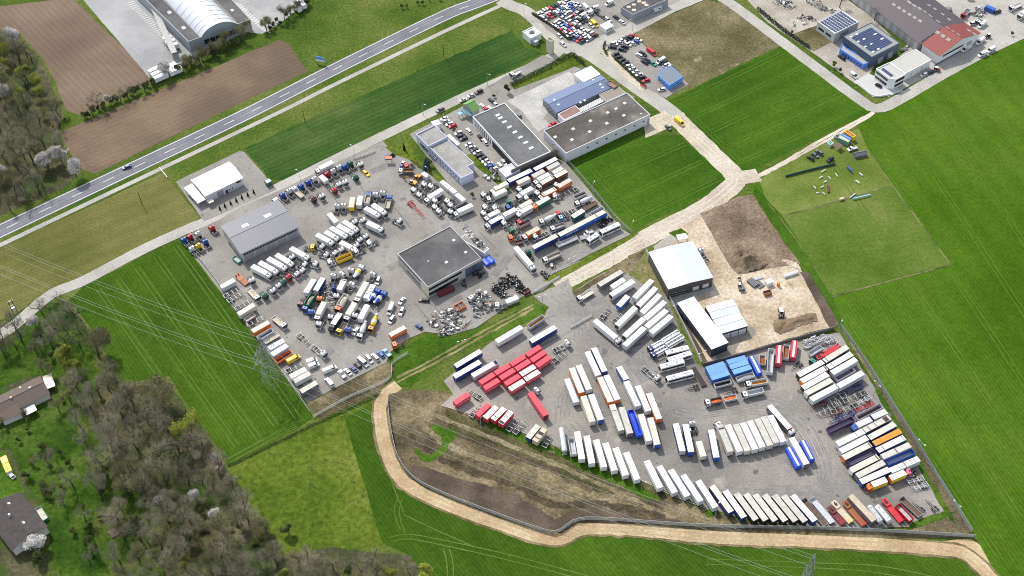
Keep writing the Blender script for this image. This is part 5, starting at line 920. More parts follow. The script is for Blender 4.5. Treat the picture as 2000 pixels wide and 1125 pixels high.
VS('semi', Ws, 'plain white trailer', [('s', 1370, 593, 1580, 945), ('s', 1520, 646, 1740, 987), ('u', 94, 185, 322, 522), ('u', 285, 255, 517, 605)], side='lgrey', group='trailers in the curved row'); V('semi', 'u', (467, 325, 714, 660), 'blue trailer with sandy roof', Ws, side='navy', roof='cream', group='trailers in the curved row'); VS('semi', Ws, 'blue trailer with clean white roof', [('u', 636, 388, 883, 732), ('u', 1509, 449, 1797, 775)], side='navy', group='trailers in the curved row')
VS('semi', Ws, 'black-sided trailer with pale roof', [('u', 780, 421, 1037, 765), ('u', 906, 428, 1163, 770), ('u', 1024, 437, 1286, 775), ('u', 1146, 442, 1417, 778), ('u', 1272, 448, 1546, 778), ('u', 1391, 452, 1672, 785)], side='black', roof='dirty', text='O', tsize=1.5, group='trailers in the curved row')
Wt = 'in the upright rows mid near yard'
V('semi', 't', (130, 378, 220, 736), 'white trailer with grey rear and scuffed roof', Wt, side='navy', rear='lgrey', legs=False); VS('semi', Wt, 'white-roofed trailer with blue rear', [('t', 255, 388, 331, 748), ('t', 587, 456, 658, 822)], side='navy', rear='blue', legs=False); V('tract', 't', (345, 365, 390, 560), 'white tractor unit facing away', Wt, col='white', axles=3); V('box', 't', (425, 607, 492, 805), 'short cream box trailer', Wt, side='cream', roof='cream'); V('tract', 't', (680, 380, 712, 470), 'white tractor unit', 'at the nose of the rust-stained trailer', col='white'); V('semi', 't', (710, 422, 830, 715), 'rust-stained white trailer', Wt, roof='dirty', side='dirty', legs=False, slot=[(.85, .8)])
VS('semi', Wt, 'clean white trailer', [('t', 800, 390, 965, 745), ('t', 998, 371, 1160, 712), ('t', 1089, 343, 1255, 685), ('t', 1352, 278, 1525, 610)], side='white', legs=False); VS('semi', Wt, 'greyish weathered trailer', [('t', 904, 383, 1065, 740), ('t', 1188, 325, 1350, 658), ('t', 1265, 290, 1435, 628)], side='dirty', roof='dirty', legs=False)
V('lorry', 't', (1603, 440, 1342, 147), 'articulated lorry with dark side', 'behind the standing white trailers', side='dgrey', front='red'); V('semi', 't', (1632, 565, 1822, 900), 'white trailer between two blue striped ones', Wt, legs=False, rear='dgrey'); V('tips', 't', (1588, 688, 1722, 930), 'blue tilt trailer with white stripe', 'left of the white trailer', side='bright', inside='bright', h=3.4, load=1.0).__setitem__('stripe', 1); V('tips', 't', (1768, 600, 1895, 848), 'blue tilt trailer with white stripe', 'right of the white trailer', side='bright', inside='bright', h=3.4, load=1.0).__setitem__('stripe', 1)
Wm = 'by the new grey hall'
V('semi', 'm', (465, 388, 680, 260), 'dark-sided trailer with tan roof', Wm, side='dgrey', roof='dirty'); V('box', 'm', (588, 412, 708, 335), 'short white box trailer', Wm); V('semi', 'm', (580, 492, 803, 350), 'white refrigerated trailer with blue lettering', Wm, reefer=2, text='Kramer', tsize=.9); V('flatt', 'm', (285, 520, 400, 450), 'white and blue flatbed', Wm, cab='white', inside='cream', side='lgrey')
VS('semi', Wm, 'white slanting trailer', [('m', 820, 515, 985, 347), ('m', 890, 667, 1066, 490), ('m', 925, 725, 1115, 560), ('m', 937, 807, 1131, 645), ('m', 982, 865, 1181, 701)], rear='lgrey'); VS('semi', Wm, 'white refrigerated slanting trailer', [('m', 852, 597, 1027, 420), ('m', 642, 792, 821, 617), ('m', 717, 900, 902, 730)], reefer=2); V('semi', 'm', (736, 978, 894, 835), 'white slanting trailer with picture side', Wm, side='lgrey')
V('box', 'm', (655, 603, 748, 500), 'short blue box trailer', Wm, side='blue'); V('lorry', 'm', (630, 918, 417, 742), 'white articulated lorry', 'driving past the sliding gate', side='white'); V('skel', 'm', (560, 625, 480, 730), 'dark tangled chassis', Wm); V('skel', 'm', (690, 690, 605, 765), 'muddy chassis', Wm)
Wp = 'below the new halls'
V('trans', 'p', (265, 265, 415, 185), 'upper blue car transporter', Wp); V('trans', 'p', (305, 340, 450, 260), 'lower blue car transporter', Wp); V('trans', 'p', (430, 170, 630, 50), 'upper car transporter trailer', Wp, front=False); V('trans', 'p', (470, 235, 690, 105), 'lower car transporter trailer', Wp, front=False)
V('bus', 'p', (455, 325, 762, 250), 'white coach half hidden by another', Wp); V('bus', 'p', (485, 420, 795, 320), 'white coach with two roof hatches', Wp); V('bus', 'p', (380, 510, 703, 422), 'white coach with roof unit and red lettering', Wp, ac=True); V('bus', 'p', (465, 660, 825, 567), 'white and grey coach at the front', Wp); V('ramp', 'p', (815, 520, 960, 750), 'black low ramp trailer with yellow edges', Wp); V('axle', 'p', (740, 800, 905, 760), 'bare dolly with drawbar', Wp); V('axle', 'p', (1235, 840, 1400, 795), 'bare dolly axle frame', 'between the parked tippers')
bl = [(982, 540, 1230, 460), (1015, 595, 1260, 520), (1045, 655, 1288, 580), (1255, 450, 1502, 385), (1288, 515, 1532, 440), (1330, 580, 1568, 505)]
for k, q in enumerate(bl): V('box', 'p', q, ['topmost', 'middle', 'lowest'][k % 3] + ' sky blue box trailer', 'in the ' + ('left' if k < 3 else 'right') + ' stack of three', side='blue', roof='sky', group='sky blue box trailers')
V('tips', 'p', (1680, 590, 1567, 370), 'blue tilt trailer with white stripe', 'beside the sky blue boxes', side='bright', inside='bright', h=3.4, load=1.0).__setitem__('stripe', 1)
V('tips', 'p', (1095, 745, 1310, 690), 'empty dark tipper trailer', 'below the sky blue boxes', side='lgrey', inside='black', h=2.4); V('tips', 'p', (1385, 665, 1600, 600), 'grey trailer with flat cover', 'below the sky blue boxes', side='lgrey', inside='grey', h=2.4, load=.7)
Wq = 'in the open part of the near yard'
V('tipt', 'p', (1575, 715, 1775, 680), 'white tipper lorry with rusty bed', Wq, inside='amber', side='lgrey'); V('tipt', 'p', (1520, 850, 1735, 800), 'white tipper lorry with clean grey bed', Wq, inside='lgrey', side='lgrey'); V('tipt', 'p', (1050, 950, 1190, 920), 'small white tipper with orange load', Wq, inside='orange', side='dgrey', load=.4); V('tips', 'p', (1222, 920, 1378, 885), 'drawbar tipper trailer with orange load', Wq, inside='orange', side='lgrey', h=2.3, load=.4)
Wv = 'along the site wall'
V('tips', 'q', (322, 357, 328, 470), 'small tipper trailer with brown floor', Wv, side='lgrey', inside='rust', h=2.2); V('tips', 'q', (440, 262, 420, 585), 'long silver tipper trailer', Wv, side='silver', inside='lgrey', h=3.4); V('tips', 'q', (548, 232, 530, 465), 'red tilt trailer with white stripe', 'next to the long silver tipper', side='crimson', inside='crimson', h=3.5, load=1.0).__setitem__('stripe', 1); V('tips', 'q', (640, 222, 625, 398), 'tipper trailer with rusty brown load', Wv, side='lgrey', inside='rust', h=2.7, load=.2); V('tips', 'q', (745, 170, 718, 388), 'red tilt trailer with white stripe', 'next to the pile of axles', side='crimson', inside='crimson', h=3.5, load=1.0).__setitem__('stripe', 1)
V('axle', 'q', (705, 540, 850, 440), 'rusty dolly axle frame', Wv)
Wf = 'in the stacks by the right fence'
V('tips', 'q', (937, 340, 1090, 248), 'small grey tipper trailer', Wf, side='lgrey', inside='lgrey', h=2.5); V('low', 'q', (1020, 400, 1310, 240), 'bright red low loader', Wf, col='red'); V('tract', 'q', (985, 420, 1050, 390), 'green tractor unit', Wf, col='teal', high=False)
V('semi', 'q', (1130, 428, 1418, 250), 'grey trailer with tan roof and dark gaps', Wf, side='dgrey', roof='cream', slot=[(.9, .35)]); V('semi', 'q', (1180, 510, 1472, 340), 'grey trailer with white roof and dark gap', Wf, side='dgrey', slot=[(.8, .3)]); V('semi', 'q', (1230, 582, 1530, 410), 'white trailer next to the blue open one', Wf, side='lgrey'); V('tips', 'q', (1277, 660, 1505, 530), 'blue-grey open tipper trailer', Wf, side='lav', inside='dgrey', h=2.6); V('semi', 'q', (1307, 755, 1618, 582), 'white trailer above the bare chassis', Wf, side='lgrey')
V('semi', 'q', (797, 610, 1098, 445), 'black-sided trailer with white roof', Wf, side='black'); V('semi', 'q', (838, 688, 1140, 522), 'white-roofed trailer with orange front', Wf, side='orange', front='orange', slot=[(.04, .5)]); V('semi', 'q', (855, 775, 1160, 602), 'plain white refrigerated trailer', Wf, reefer=2); V('semi', 'q', (895, 848, 1212, 678), 'white-fronted trailer with tan roof', Wf, side='dgrey', roof='cream', front='white'); V('semi', 'q', (977, 918, 1260, 768), 'white trailer with faded lettering', Wf, side='lgrey', text='Transport', tsize=1.1)
for k, q in enumerate([('v', 310, 1035, 500, 960, 'maroon'), ('v', 455, 1065, 640, 985, None), ('v', 530, 945, 740, 865, None), ('v', 690, 855, 960, 740, 'navy'), ('v', 600, 985, 770, 930, None), ('v', 790, 920, 1010, 830, None), ('v', 720, 1070, 900, 990, None), ('v', 880, 980, 1060, 895, 'lgrey'), ('v', 875, 1075, 1100, 975, 'red'), ('v', 400, 1120, 620, 1080, None), ('v', 540, 1130, 700, 1060, 'maroon'), ('w', 350, 310, 480, 245, 'navy'), ('w', 480, 250, 620, 190, 'navy')]):
    V('skel', q[0], q[1:5], {None: 'bare grey container chassis', 'maroon': 'rusty red chassis', 'navy': 'blue-framed chassis', 'red': 'bright red chassis', 'lgrey': 'pale painted chassis'}[q[5]], 'in the chassis park by the fence', **({'col': q[5]} if q[5] else {}))
V('tips', 'w', (637, 262, 915, 117), 'silver open tipper with brown dregs', Wf, side='lav', inside='brown', h=3.2); V('tips', 'w', (327, 395, 597, 267), 'blue and purple open tipper trailer', Wf, side='purple', inside='grey', h=3.0); V('rigid', 'w', (640, 343, 797, 270), 'blue-cab lorry with white box', Wf, cab='blue', high=True); V('box', 'w', (810, 255, 962, 187), 'white box trailer with navy front', Wf, front='navy'); V('semi', 'w', (722, 397, 985, 260), 'grey trailer with a large dark roof panel', Wf, side='dgrey', roof='dirty', slot=[(.14, 2.2), (.55, .3), (.8, .4)])
V('semi', 'w', (425, 547, 717, 402), 'white trailer with one central roof gap', Wf, side='lgrey', roof='white', slot=[(.3, .3)]); V('semi', 'w', (462, 627, 750, 477), 'plain white trailer in the stack middle', Wf, side='lgrey'); V('semi', 'w', (495, 697, 785, 552), 'tan-roofed trailer with orange front', Wf, side='dgrey', roof='cream', front='orange', slot=[(.04, .5)]); V('tips', 'w', (557, 757, 837, 625), 'long silver open tipper trailer', Wf, side='purple', inside='lgrey', h=3.2); V('semi', 'w', (577, 837, 872, 687), 'sandy-roofed trailer with white front', Wf, side='dgrey', roof='cream', front='white', slot=[(.06, .5)]); V('semi', 'w', (647, 897, 932, 750), 'trailer with ribbed grey roof', Wf, side='dgrey', roof='dirty', ribs=True); V('semi', 'w', (685, 962, 990, 827), 'white-roofed trailer with blue front', Wf, side='navy', front='blue')
V('rigid', 'w', (808, 995, 962, 935), 'orange-cab lorry with yellow side', Wf, side='yellow', cab='orange', high=True); V('box', 'w', (1172, 855, 1005, 925), 'yellow-sided trailer with orange end', Wf, side='yellow', rear='orange'); V('tract', 'w', (1215, 845, 1295, 870), 'pink-red tractor unit', 'behind the yellow-sided trailer', col='pink'); V('semi', 'w', (782, 475, 1050, 330), 'navy trailer with tan roof', Wf, side='navy', roof='cream'); V('semi', 'w', (835, 542, 1110, 407), 'navy trailer with ribbed brown roof', Wf, side='navy', roof='amber', ribs=True); V('semi', 'w', (872, 615, 1152, 480), 'navy trailer with white roof and hatches', Wf, side='navy', slot=[(.8, .35), (.06, .3)])
V('semi', 'w', (922, 687, 1217, 557), 'dirty white trailer with ribbed roof', Wf, side='lgrey', roof='dirty', ribs=True, slot=[(.5, .4)]); V('tips', 'w', (970, 750, 1262, 627), 'blue open tipper trailer', Wf, side='blue', inside='lgrey', h=3.2); V('semi', 'w', (1020, 837, 1310, 712), 'white trailer with four roof slots', Wf, side='lgrey', slot=[(.5, .4), (.3, .2), (.7, .2), (.15, .2)]); V('skel', 'w', (1200, 965, 1370, 920), 'upper pale frame chassis', 'beside the yellow-sided trailer', col='lgrey'); V('skel', 'w', (1275, 1035, 1415, 985), 'lower pale frame chassis', 'beside the yellow-sided trailer', col='lgrey')
Wx = 'in the bottom right row'
V('flats', 'x', (55, 435, 300, 715), 'long dark dropside trailer', Wx, side='grey', inside='brown'); V('flats', 'x', (150, 420, 380, 690), 'grey flatbed with white fittings', Wx, side='lgrey', inside='lgrey', board=.2); V('low', 'x', (335, 515, 500, 705), 'dull red low loader', Wx, col='red', deck='maroon'); V('low', 'x', (375, 455, 590, 690), 'sandy low loader with yellow nose', Wx, col='yellow', deck='tan'); V('low', 'x', (500, 455, 735, 720), 'faded red low loader', Wx, col='red', deck='rust'); V('semi', 'x', (580, 390, 840, 665), 'grey trailer with tan roof', Wx, side='dgrey', roof='tan')
V('tank', 'x', (785, 490, 925, 670), 'blue-silver tank trailer', Wx, col='lgrey'); V('tank', 'x', (875, 490, 1020, 660), 'white tank trailer', Wx, col='white'); V('low', 'x', (940, 430, 1150, 680), 'bright red low loader with gooseneck', Wx, col='red'); V('tips', 'x', (1100, 488, 1262, 660), 'red tipper trailer with white inside', Wx, side='red', inside='lgrey', h=2.7); V('flats', 'x', (1143, 415, 1360, 615), 'brown-floored dropside trailer', Wx, side='grey', inside='brown'); V('axle', 'x', (1295, 490, 1400, 580), 'dark dolly axle', Wx); V('axle', 'x', (1440, 460, 1550, 570), 'bare rear axle frame', Wx)
# cars elsewhere
def row(a, b, n): return [(a[0] + (b[0] - a[0]) * k / (n - 1), a[1] + (b[1] - a[1]) * k / (n - 1)) for k in range(n)]
CN = dict(white='white', silver='silver', black='black', navy='dark blue', midnight='dark blue', red='red', blue='blue', dgrey='dark grey', lgrey='grey', teal='green', maroon='wine red', yellow='yellow', ltblue='pale blue', cream='cream')
def cars(t, pts, d, cols, where, side='left', kinds=('hatch', 'estate', 'sedan', 'hatch', 'suv'), group=None):
    for k, (p, c) in enumerate(zip(pts, cols)):
        c = 'midnight' if c == 'navy' else c; kd = kinds[(k * 7 + len(where)) % len(kinds)]; f = 1 if (k * 5) % 7 < 5 else -1
        V('car', t, (p[0] - d[0] * f, p[1] - d[1] * f, p[0] + d[0] * f, p[1] + d[1] * f), CN[c] + ' ' + {'hatch': 'hatchback', 'estate': 'estate car', 'sedan': 'saloon car', 'suv': 'off-roader', 'van': 'small van'}[kd], where, side, group or 'cars ' + where, col=c, kind=kd)
w_, s_, k_, n_, r_, b_, g_, l_ = 'white', 'silver', 'black', 'navy', 'red', 'blue', 'dgrey', 'lgrey'
D1 = (-32, -24); D2 = (38, -24)
cars('A', row((405, 160), (740, 5), 11), D1, [w_, w_, w_, s_, r_, n_, k_, w_, w_, w_, w_], 'in the first lot row, farthest left')
cars('A', row((462, 205), (800, 45), 11), D1, [s_, g_, r_, k_, w_, w_, b_, s_, w_, b_, w_], 'in the second lot row')
cars('A', row((645, 150), (840, 50), 6), D1, [b_, w_, w_, b_, s_, l_], 'in the third lot row')
cars('A', row((578, 258), (735, 140), 5), D2, [w_, w_, w_, s_, w_], 'in the fourth lot row'); cars('A', row((620, 270), (860, 125), 7), D2, [w_, n_, s_, w_, r_, w_, n_], 'in the fifth lot row'); cars('A', row((650, 292), (905, 155), 7), D2, ['ltblue', b_, w_, n_, s_, w_, w_], 'in the sixth lot row')
cars('A', row((650, 335), (945, 200), 9), D1, [r_, w_, b_, r_, w_, w_, k_, n_, w_], 'in the seventh lot row'); cars('A', row((710, 370), (840, 305), 4), D1, [w_, r_, w_, n_], 'in the eighth lot row'); cars('A', row((870, 325), (1010, 390), 5), (36, -20), [w_, w_, w_, w_, 'maroon'], 'in the ninth lot row'); cars('A', row((745, 385), (890, 455), 5), (38, -22), [w_, n_, b_, r_, n_], 'along the lot hedge'); cars('A', row((795, 355), (960, 430), 6), (38, -22), [w_, w_, s_, w_, w_, l_], 'in the tenth lot row')
V('van', 'A', (1050, 280, 985, 228), 'yellow van', 'in the crowded car lot', col='yellow'); V('car', 'A', (1012, 302, 955, 260), 'lone silver estate car', 'beside the yellow van', col='silver', kind='estate'); V('van', 'A', (880, 30, 945, 95), 'large white van', 'in the crowded car lot'); VS('van', 'by the green patch of the car lot', 'white van', [('A', 975, 95, 1065, 70), ('A', 935, 150, 990, 125), ('A', 850, 190, 915, 150)])
cars('A', [(1040, 140), (1105, 182), (1165, 218)], D1, [n_, g_, w_], 'on the drive beside the green patch'); cars('A', [(1260, 195), (1322, 242)], D1, [n_, s_], 'at the low grey hall gate'); V('van', 'A', (1140, 45, 1225, 5), 'tall white van', 'on the far car lot edge'); V('home', 'A', (1655, 105, 1750, 65), 'white motorhome', 'beside the low grey hall')
VS('car', 'on the junction road', 'white car', [('A', 660, 415, 608, 375), ('A', 705, 510, 642, 465)], kind='estate'); V('flatt', 'A', (135, 815, 205, 775), 'small white flatbed', 'driving along the hedge road', inside='dirty')
cars('A', [(1235, 480), (1285, 465), (1322, 445), (1362, 430), (1395, 412), (1440, 395)], (-44, -8), [w_, w_, w_, k_, k_, r_], 'in the top dealer row'); cars('A', [(1350, 515), (1385, 490), (1430, 475), (1470, 458), (1500, 435)], (40, 14), [n_, w_, w_, b_, w_], 'in the second dealer row'); cars('A', [(1215, 520), (1325, 548)], (44, 8), [n_, n_], 'at the dealer lot entrance')
cars('A', row((1250, 597), (1585, 885), 10), (42, -10), [n_, k_, k_, n_, w_, s_, w_, w_, n_, r_], 'along the dealer front hedge', 'top'); cars('A', [(1510, 610), (1553, 592), (1568, 683), (1595, 660), (1660, 698)], (36, 24), [s_, k_, n_, n_, 'teal'], 'in the dealer lot middle'); cars('A', [(1780, 686), (1808, 712), (1835, 735)], (38, -22), [n_, s_, w_], 'behind the blue kiosk'); V('car', 'A', (1715, 990, 1798, 978), 'silver estate car', 'at the blue kiosk door', col='silver', kind='estate'); V('van', 'A', (1695, 600, 1600, 530), 'red van', 'in the dealer lot', col='red'); V('van', 'A', (1705, 685, 1790, 635), 'white van', 'behind the blue kiosk')
cars('D', [(650, 620), (680, 650), (705, 680)], (44, -14), [w_, n_, n_], 'above the gap in the hall row', 'top'); cars('D', row((765, 745), (1040, 1015), 10), (44, -14), [w_, s_, n_, w_, n_, n_, w_, s_, b_, w_], 'in the row beside the dark-roofed hall', 'top'); cars('D', [(765, 595), (890, 668), (940, 715)], (28, 38), [w_, k_, w_], 'at the foot of the dark-roofed hall'); cars('D', [(1105, 975), (1150, 945), (1168, 905)], (30, 40), [w_, s_, k_], 'under the open bay of the hall')
cars('D', [(492, 458), (512, 490), (550, 520), (585, 540)], (44, -14), [w_, s_, w_, r_], 'before the pale blue office'); V('car', 'D', (660, 268, 742, 242), 'white car', 'parked on the access road verge', kind='sedan'); V('car', 'D', (750, 222, 826, 195), 'silver car', 'parked on the access road verge', col='silver', kind='hatch'); V('car', 'D', (832, 185, 915, 145), 'black off-roader', 'parked on the access road verge', col='black', kind='suv'); V('car', 'D', (405, 385, 492, 342), 'dark estate car', 'driving on the access road', col='dgrey', kind='estate')
cars('D', [(915, 325), (958, 362), (995, 350), (1010, 262), (1060, 308)], (32, 30), [w_, r_, w_, n_, s_], 'behind the green-roofed pavilion'); V('car', 'E', (468, 695, 545, 662), 'red hatchback', 'in the concrete yard', col='red'); V('van', 'E', (1825, 690, 1725, 605), 'yellow van', 'on the gravel road', col='yellow'); V('car', 'E', (1685, 735, 1635, 690), 'dark grey car', 'at the gravel verge', col='dgrey', kind='hatch'); V('car', 'E', (140, 590, 185, 605), 'dark car half under the eaves', 'in the concrete yard', col='dgrey')
V('car', 'G', (638, 882, 686, 866), 'dark blue car', 'driving on the highway', col='navy', z=.07); cars('z', [(730, 466), (780, 432), (828, 402)], (38, 26), [k_, g_, g_], 'on the paddock grass', 'left'); V('car', 'z', (920, 505, 990, 462), 'black off-roader', 'alone on the paddock grass', col='black', kind='suv'); V('car', 'z', (1015, 230, 1070, 200), 'dark car behind the shed', 'at the paddock huts', col='dgrey')
V('van', 'C', (1060, 585, 1160, 520), 'white van', 'at the red-roofed hall front'); V('van', 'C', (1230, 505, 1320, 430), 'white van', 'near the hall corner'); V('van', 'C', (1245, 310, 1345, 240), 'white box van', 'behind the red-roofed hall'); V('car', 'C', (1135, 290, 1215, 265), 'white panel car', 'behind the red-roofed hall', kind='van'); V('van', 'C', (1255, 635, 1345, 600), 'white box van', 'by the crop field verge'); V('van', 'C', (1355, 590, 1440, 545), 'white and green van', 'by the crop field verge')
V('flatt', 'C', (1085, 170, 1140, 105), 'red-cab flatbed', 'in the storage yard', cab='red', inside='dgrey'); V('cont', 'C', (1335, 65, 1440, 110), 'blue container', 'in the storage yard', side='blue'); V('car', 'C', (1440, 150, 1505, 125), 'black car', 'in the storage yard', col='black', kind='estate'); V('flatt', 'C', (1650, 90, 1745, 45), 'white flatbed lorry', 'in the storage yard'); V('rigid', 'C', (1760, 150, 1850, 100), 'white lorry cut by the picture edge', 'in the storage yard'); V('tract', 'C', (1255, 240, 1340, 210), 'white tractor unit', 'in the storage yard', col='white', high=False)
cars('C', [(618, 865), (700, 832)], (36, -16), ['lgrey', n_], 'by the white office annexe'); V('farm', 'C', (800, 800, 740, 790), 'red farm tractor', 'by the white office annexe', col='red'); V('car', 'C', (130, 1010, 60, 970), 'black saloon car', 'on the white terrace', col='black', kind='sedan'); V('van', 'B', (1140, 885, 1080, 840), 'white van', 'at the blue-fronted hall gate'); cars('B', [(970, 665)], (38, 28), [k_], 'at the blue-fronted hall door', kinds=('suv',))
V('farm', 'C', (1330, 420, 1390, 400), 'brown tractor with fork', 'near the hall corner', col='maroon')
VS('box', 'at the canopy of the barrel-roofed hall', 'white box trailer', [('F', 670, 300, 740, 280), ('F', 690, 328, 765, 305), ('F', 712, 360, 790, 335)]); VS('box', 'by the flowering tree', 'white box trailer', [('F', 560, 558, 655, 512), ('F', 580, 585, 680, 540), ('F', 600, 612, 705, 565), ('F', 680, 530, 770, 488), ('F', 700, 545, 790, 505), ('F', 720, 562, 815, 520)]); VS('box', 'at the far yard corner under the top edge', 'white box trailer', [('F', 1745, 65, 1690, 25), ('F', 1780, 40, 1725, 0)])
V('skt', 'y', (440, 185, 470, 260), 'white site lorry', 'beside the new grey hall'); V('dig', 'y', (745, 450, 765, 510), 'small grey excavator', 'among pipes on the building site', col='dgrey'); V('load', 'y', (1070, 700, 1068, 660), 'pale wheel loader', 'at the soil heap', col='cream', cabc='white'); V('skip', 'y', (935, 535, 985, 520), 'rusty brown skip', 'on the building site', side='rust', inside='brown')
for r_o in list(COL.objects):
    if r_o.get('stripe'):
        for ch in r_o.children:
            if ch.name.startswith('tipper_body'):
                xs = [v.co.x for v in ch.data.vertices]; f2 = MB(); f2.box(min(xs) + .1, max(xs) - .1, -.45, .45, 3.60, 3.68); f2.obj('roof_stripe', roofm('white'), ch)
                f3 = MB(); c0 = [m_ for m_ in ch.children if m_.name.startswith('load_floor')][0].data.materials[0]; f3.add([(min(xs), -1.27, 3.42), (max(xs), -1.27, 3.42), (max(xs), -.45, 3.62), (min(xs), -.45, 3.62)], [(0, 1, 2, 3)]); f3.add([(min(xs), 1.27, 3.42), (max(xs), 1.27, 3.42), (max(xs), .45, 3.62), (min(xs), .45, 3.62)], [(3, 2, 1, 0)]); f3.obj('tarpaulin', c0, ch)
        del r_o['stripe']
# loads, scrap and tyre heaps
def at_rand(rng, poly, t):
    P_ = [px(t, *p) for p in poly]; xs = [p[0] for p in P_]; ys = [p[1] for p in P_]
    while True:
        q = (rng.uniform(min(xs), max(xs)), rng.uniform(min(ys), max(ys)))
        if pip(q, P_): return at(*q)
def mk_tyre():
    b = MB(); n = 14
    for k in range(n):
        pass
    prof = [(-.15, .30), (-.17, .47), (-.10, .53), (.10, .53), (.17, .47), (.15, .30)]
    vs = []; fs = []
    for k in range(n):
        a = 2 * math.pi * k / n
        for z, r in prof: vs.append((r * math.cos(a), r * math.sin(a), z + .17))
    m_ = len(prof)
    for k in range(n):
        for q in range(m_): fs.append((k * m_ + q, ((k + 1) % n) * m_ + q, ((k + 1) % n) * m_ + (q + 1) % m_, k * m_ + (q + 1) % m_))
    b.add(vs, fs); return b.mesh('tyre', [mTYRE])
TYRE = mk_tyre()
RIMD = MB().cyl((0, 0, .05), (0, 0, .28), .29, 10).mesh('rim', [M('old_rim', (.62, .61, .59), .6, .1, var=.3)])
def tyre_heap(t, poly, n, label, grp, hmax, rims=.5, seed=1):
    rng = random.Random(seed)
    for k in range(n):
        p = at_rand(rng, poly, t); lv = rng.random(); rt = rng.random() < rims
        o = ob('tyre', TYRE); o.location = (p.x, p.y, GZ + lv * lv * hmax); o.rotation_euler = (rng.uniform(-.9, .9) * (1 if lv > .2 else .15), rng.uniform(-.7, .7) * (1 if lv > .2 else .15), rng.uniform(0, 6)); o.scale = (rng.uniform(.95, 1.15),) * 3
        tag(o, label, 'tyre', grp)
        if rt: ob('rim', RIMD, o)
tyre_heap('j', [(1240, 900), (1330, 830), (1460, 730), (1560, 770), (1650, 870), (1700, 920), (1600, 980), (1500, 880), (1420, 920), (1440, 990), (1380, 1020), (1290, 960)], 200, 'black lorry tyre in the big heap above the grass bank', 'tyres in the big heap', 2.2, .5, 3)
tyre_heap('j', [(1010, 700), (1090, 660), (1160, 710), (1110, 780), (1020, 760)], 22, 'black tyre in the small heap before the workshop doors', 'tyres before the workshop doors', 1.2, .3, 5)
tyre_heap('j', [(880, 830), (920, 800), (950, 870), (910, 895)], 8, 'black tyre beside the maroon container', 'tyres beside the maroon container', .8, .2, 6)
tyre_heap('i', [(1360, 280), (1500, 160), (1580, 200), (1420, 300)], 40, 'black tyre in the scattered heap behind the coaches', 'tyres behind the coaches', 1.0, .4, 8)
tyre_heap('i', [(620, 880), (680, 860), (760, 930), (720, 970), (650, 930)], 16, 'black tyre by the gate post near the gravel road', 'tyres by the gate', .8, .5, 9)
def axle_heap(t, poly, n, label, grp, seed):
    rng = random.Random(seed); b = MB(); b.cyl((0, -1.0, .45), (0, 1.0, .45), .11, 8); b.cyl((0, -.18, .45), (0, .18, .45), .26, 8); me = b.mesh('axle_beam', [M('pale_steel', (.70, .70, .70), .5, .1, var=.3, scale=1.5)])
    hub = MB().cyl((0, -1.1, .45), (0, -.82, .45), .36, 10).cyl((0, .82, .45), (0, 1.1, .45), .36, 10).mesh('hub', [mRIM])
    for k in range(n):
        p = at_rand(rng, poly, t); o = ob('axle_beam', me); o.location = (p.x, p.y, GZ + rng.random() ** 2 * 1.8); o.rotation_euler = (rng.uniform(-.2, .2), rng.uniform(-.3, .3), AR + rng.uniform(-.25, .25)); tag(o, label, 'axle', grp); ob('hub', hub, o)
axle_heap('q', [(820, 220), (960, 150), (1180, 90), (1250, 190), (1120, 260), (1040, 220), (930, 290), (870, 270)], 95, 'pale scrap axle in the heap by the site wall', 'scrap axles by the site wall', 12)
# scrap: engines, gearboxes, cabs, tanks
SC = {}; mSCR = M('scrap_metal', (.17, .165, .16), .6, .2, var=.6, scale=1.4)
def scrap_bits(rng, kind):
    if kind == 'engine_block':
        a = [('block', MB().box(-.6, .6, -.4, .4, .1, 1.0, t=.05).box(-.45, .45, -.25, .25, 1.0, 1.25), mSTEEL), ('flywheel', MB().cyl((.62, 0, .55), (.72, 0, .55), .38, 10), mSCR)]
    elif kind == 'gearbox': a = [('casing', MB().cyl((-.7, 0, .45), (.1, 0, .45), .38, 8, r2=.3).box(.1, .8, -.25, .25, .2, .7), mSCR), ('shaft', MB().cyl((.8, 0, .45), (1.4, 0, .45), .09, 6), mSTEEL)]
    elif kind == 'scrap_tank': a = [('tank', MB().cyl((-.9, 0, .4), (.9, 0, .4), .36, 10), mSCR), ('strap', MB().cyl((-.4, 0, .4), (-.3, 0, .4), .375, 10).cyl((.3, 0, .4), (.4, 0, .4), .375, 10), mSTEEL)]
    elif kind == 'frame_section': a = [('side_rail', MB().box(-1.9, 1.9, -.5, -.38, .2, .45), mSTEEL), ('side_rail', MB().box(-1.9, 1.9, .38, .5, .2, .45), mSTEEL), ('cross_member', MB().box(-.1, .1, -.379, .379, .25, .4), mSTEEL)]
    else: a = [('box', MB().box(-.8, .8, -.6, .6, 0, .8), paint('dirty')), ('rim_edge', MB().box(-.85, .85, -.65, .65, .8, .88), mSCR)]
    return a
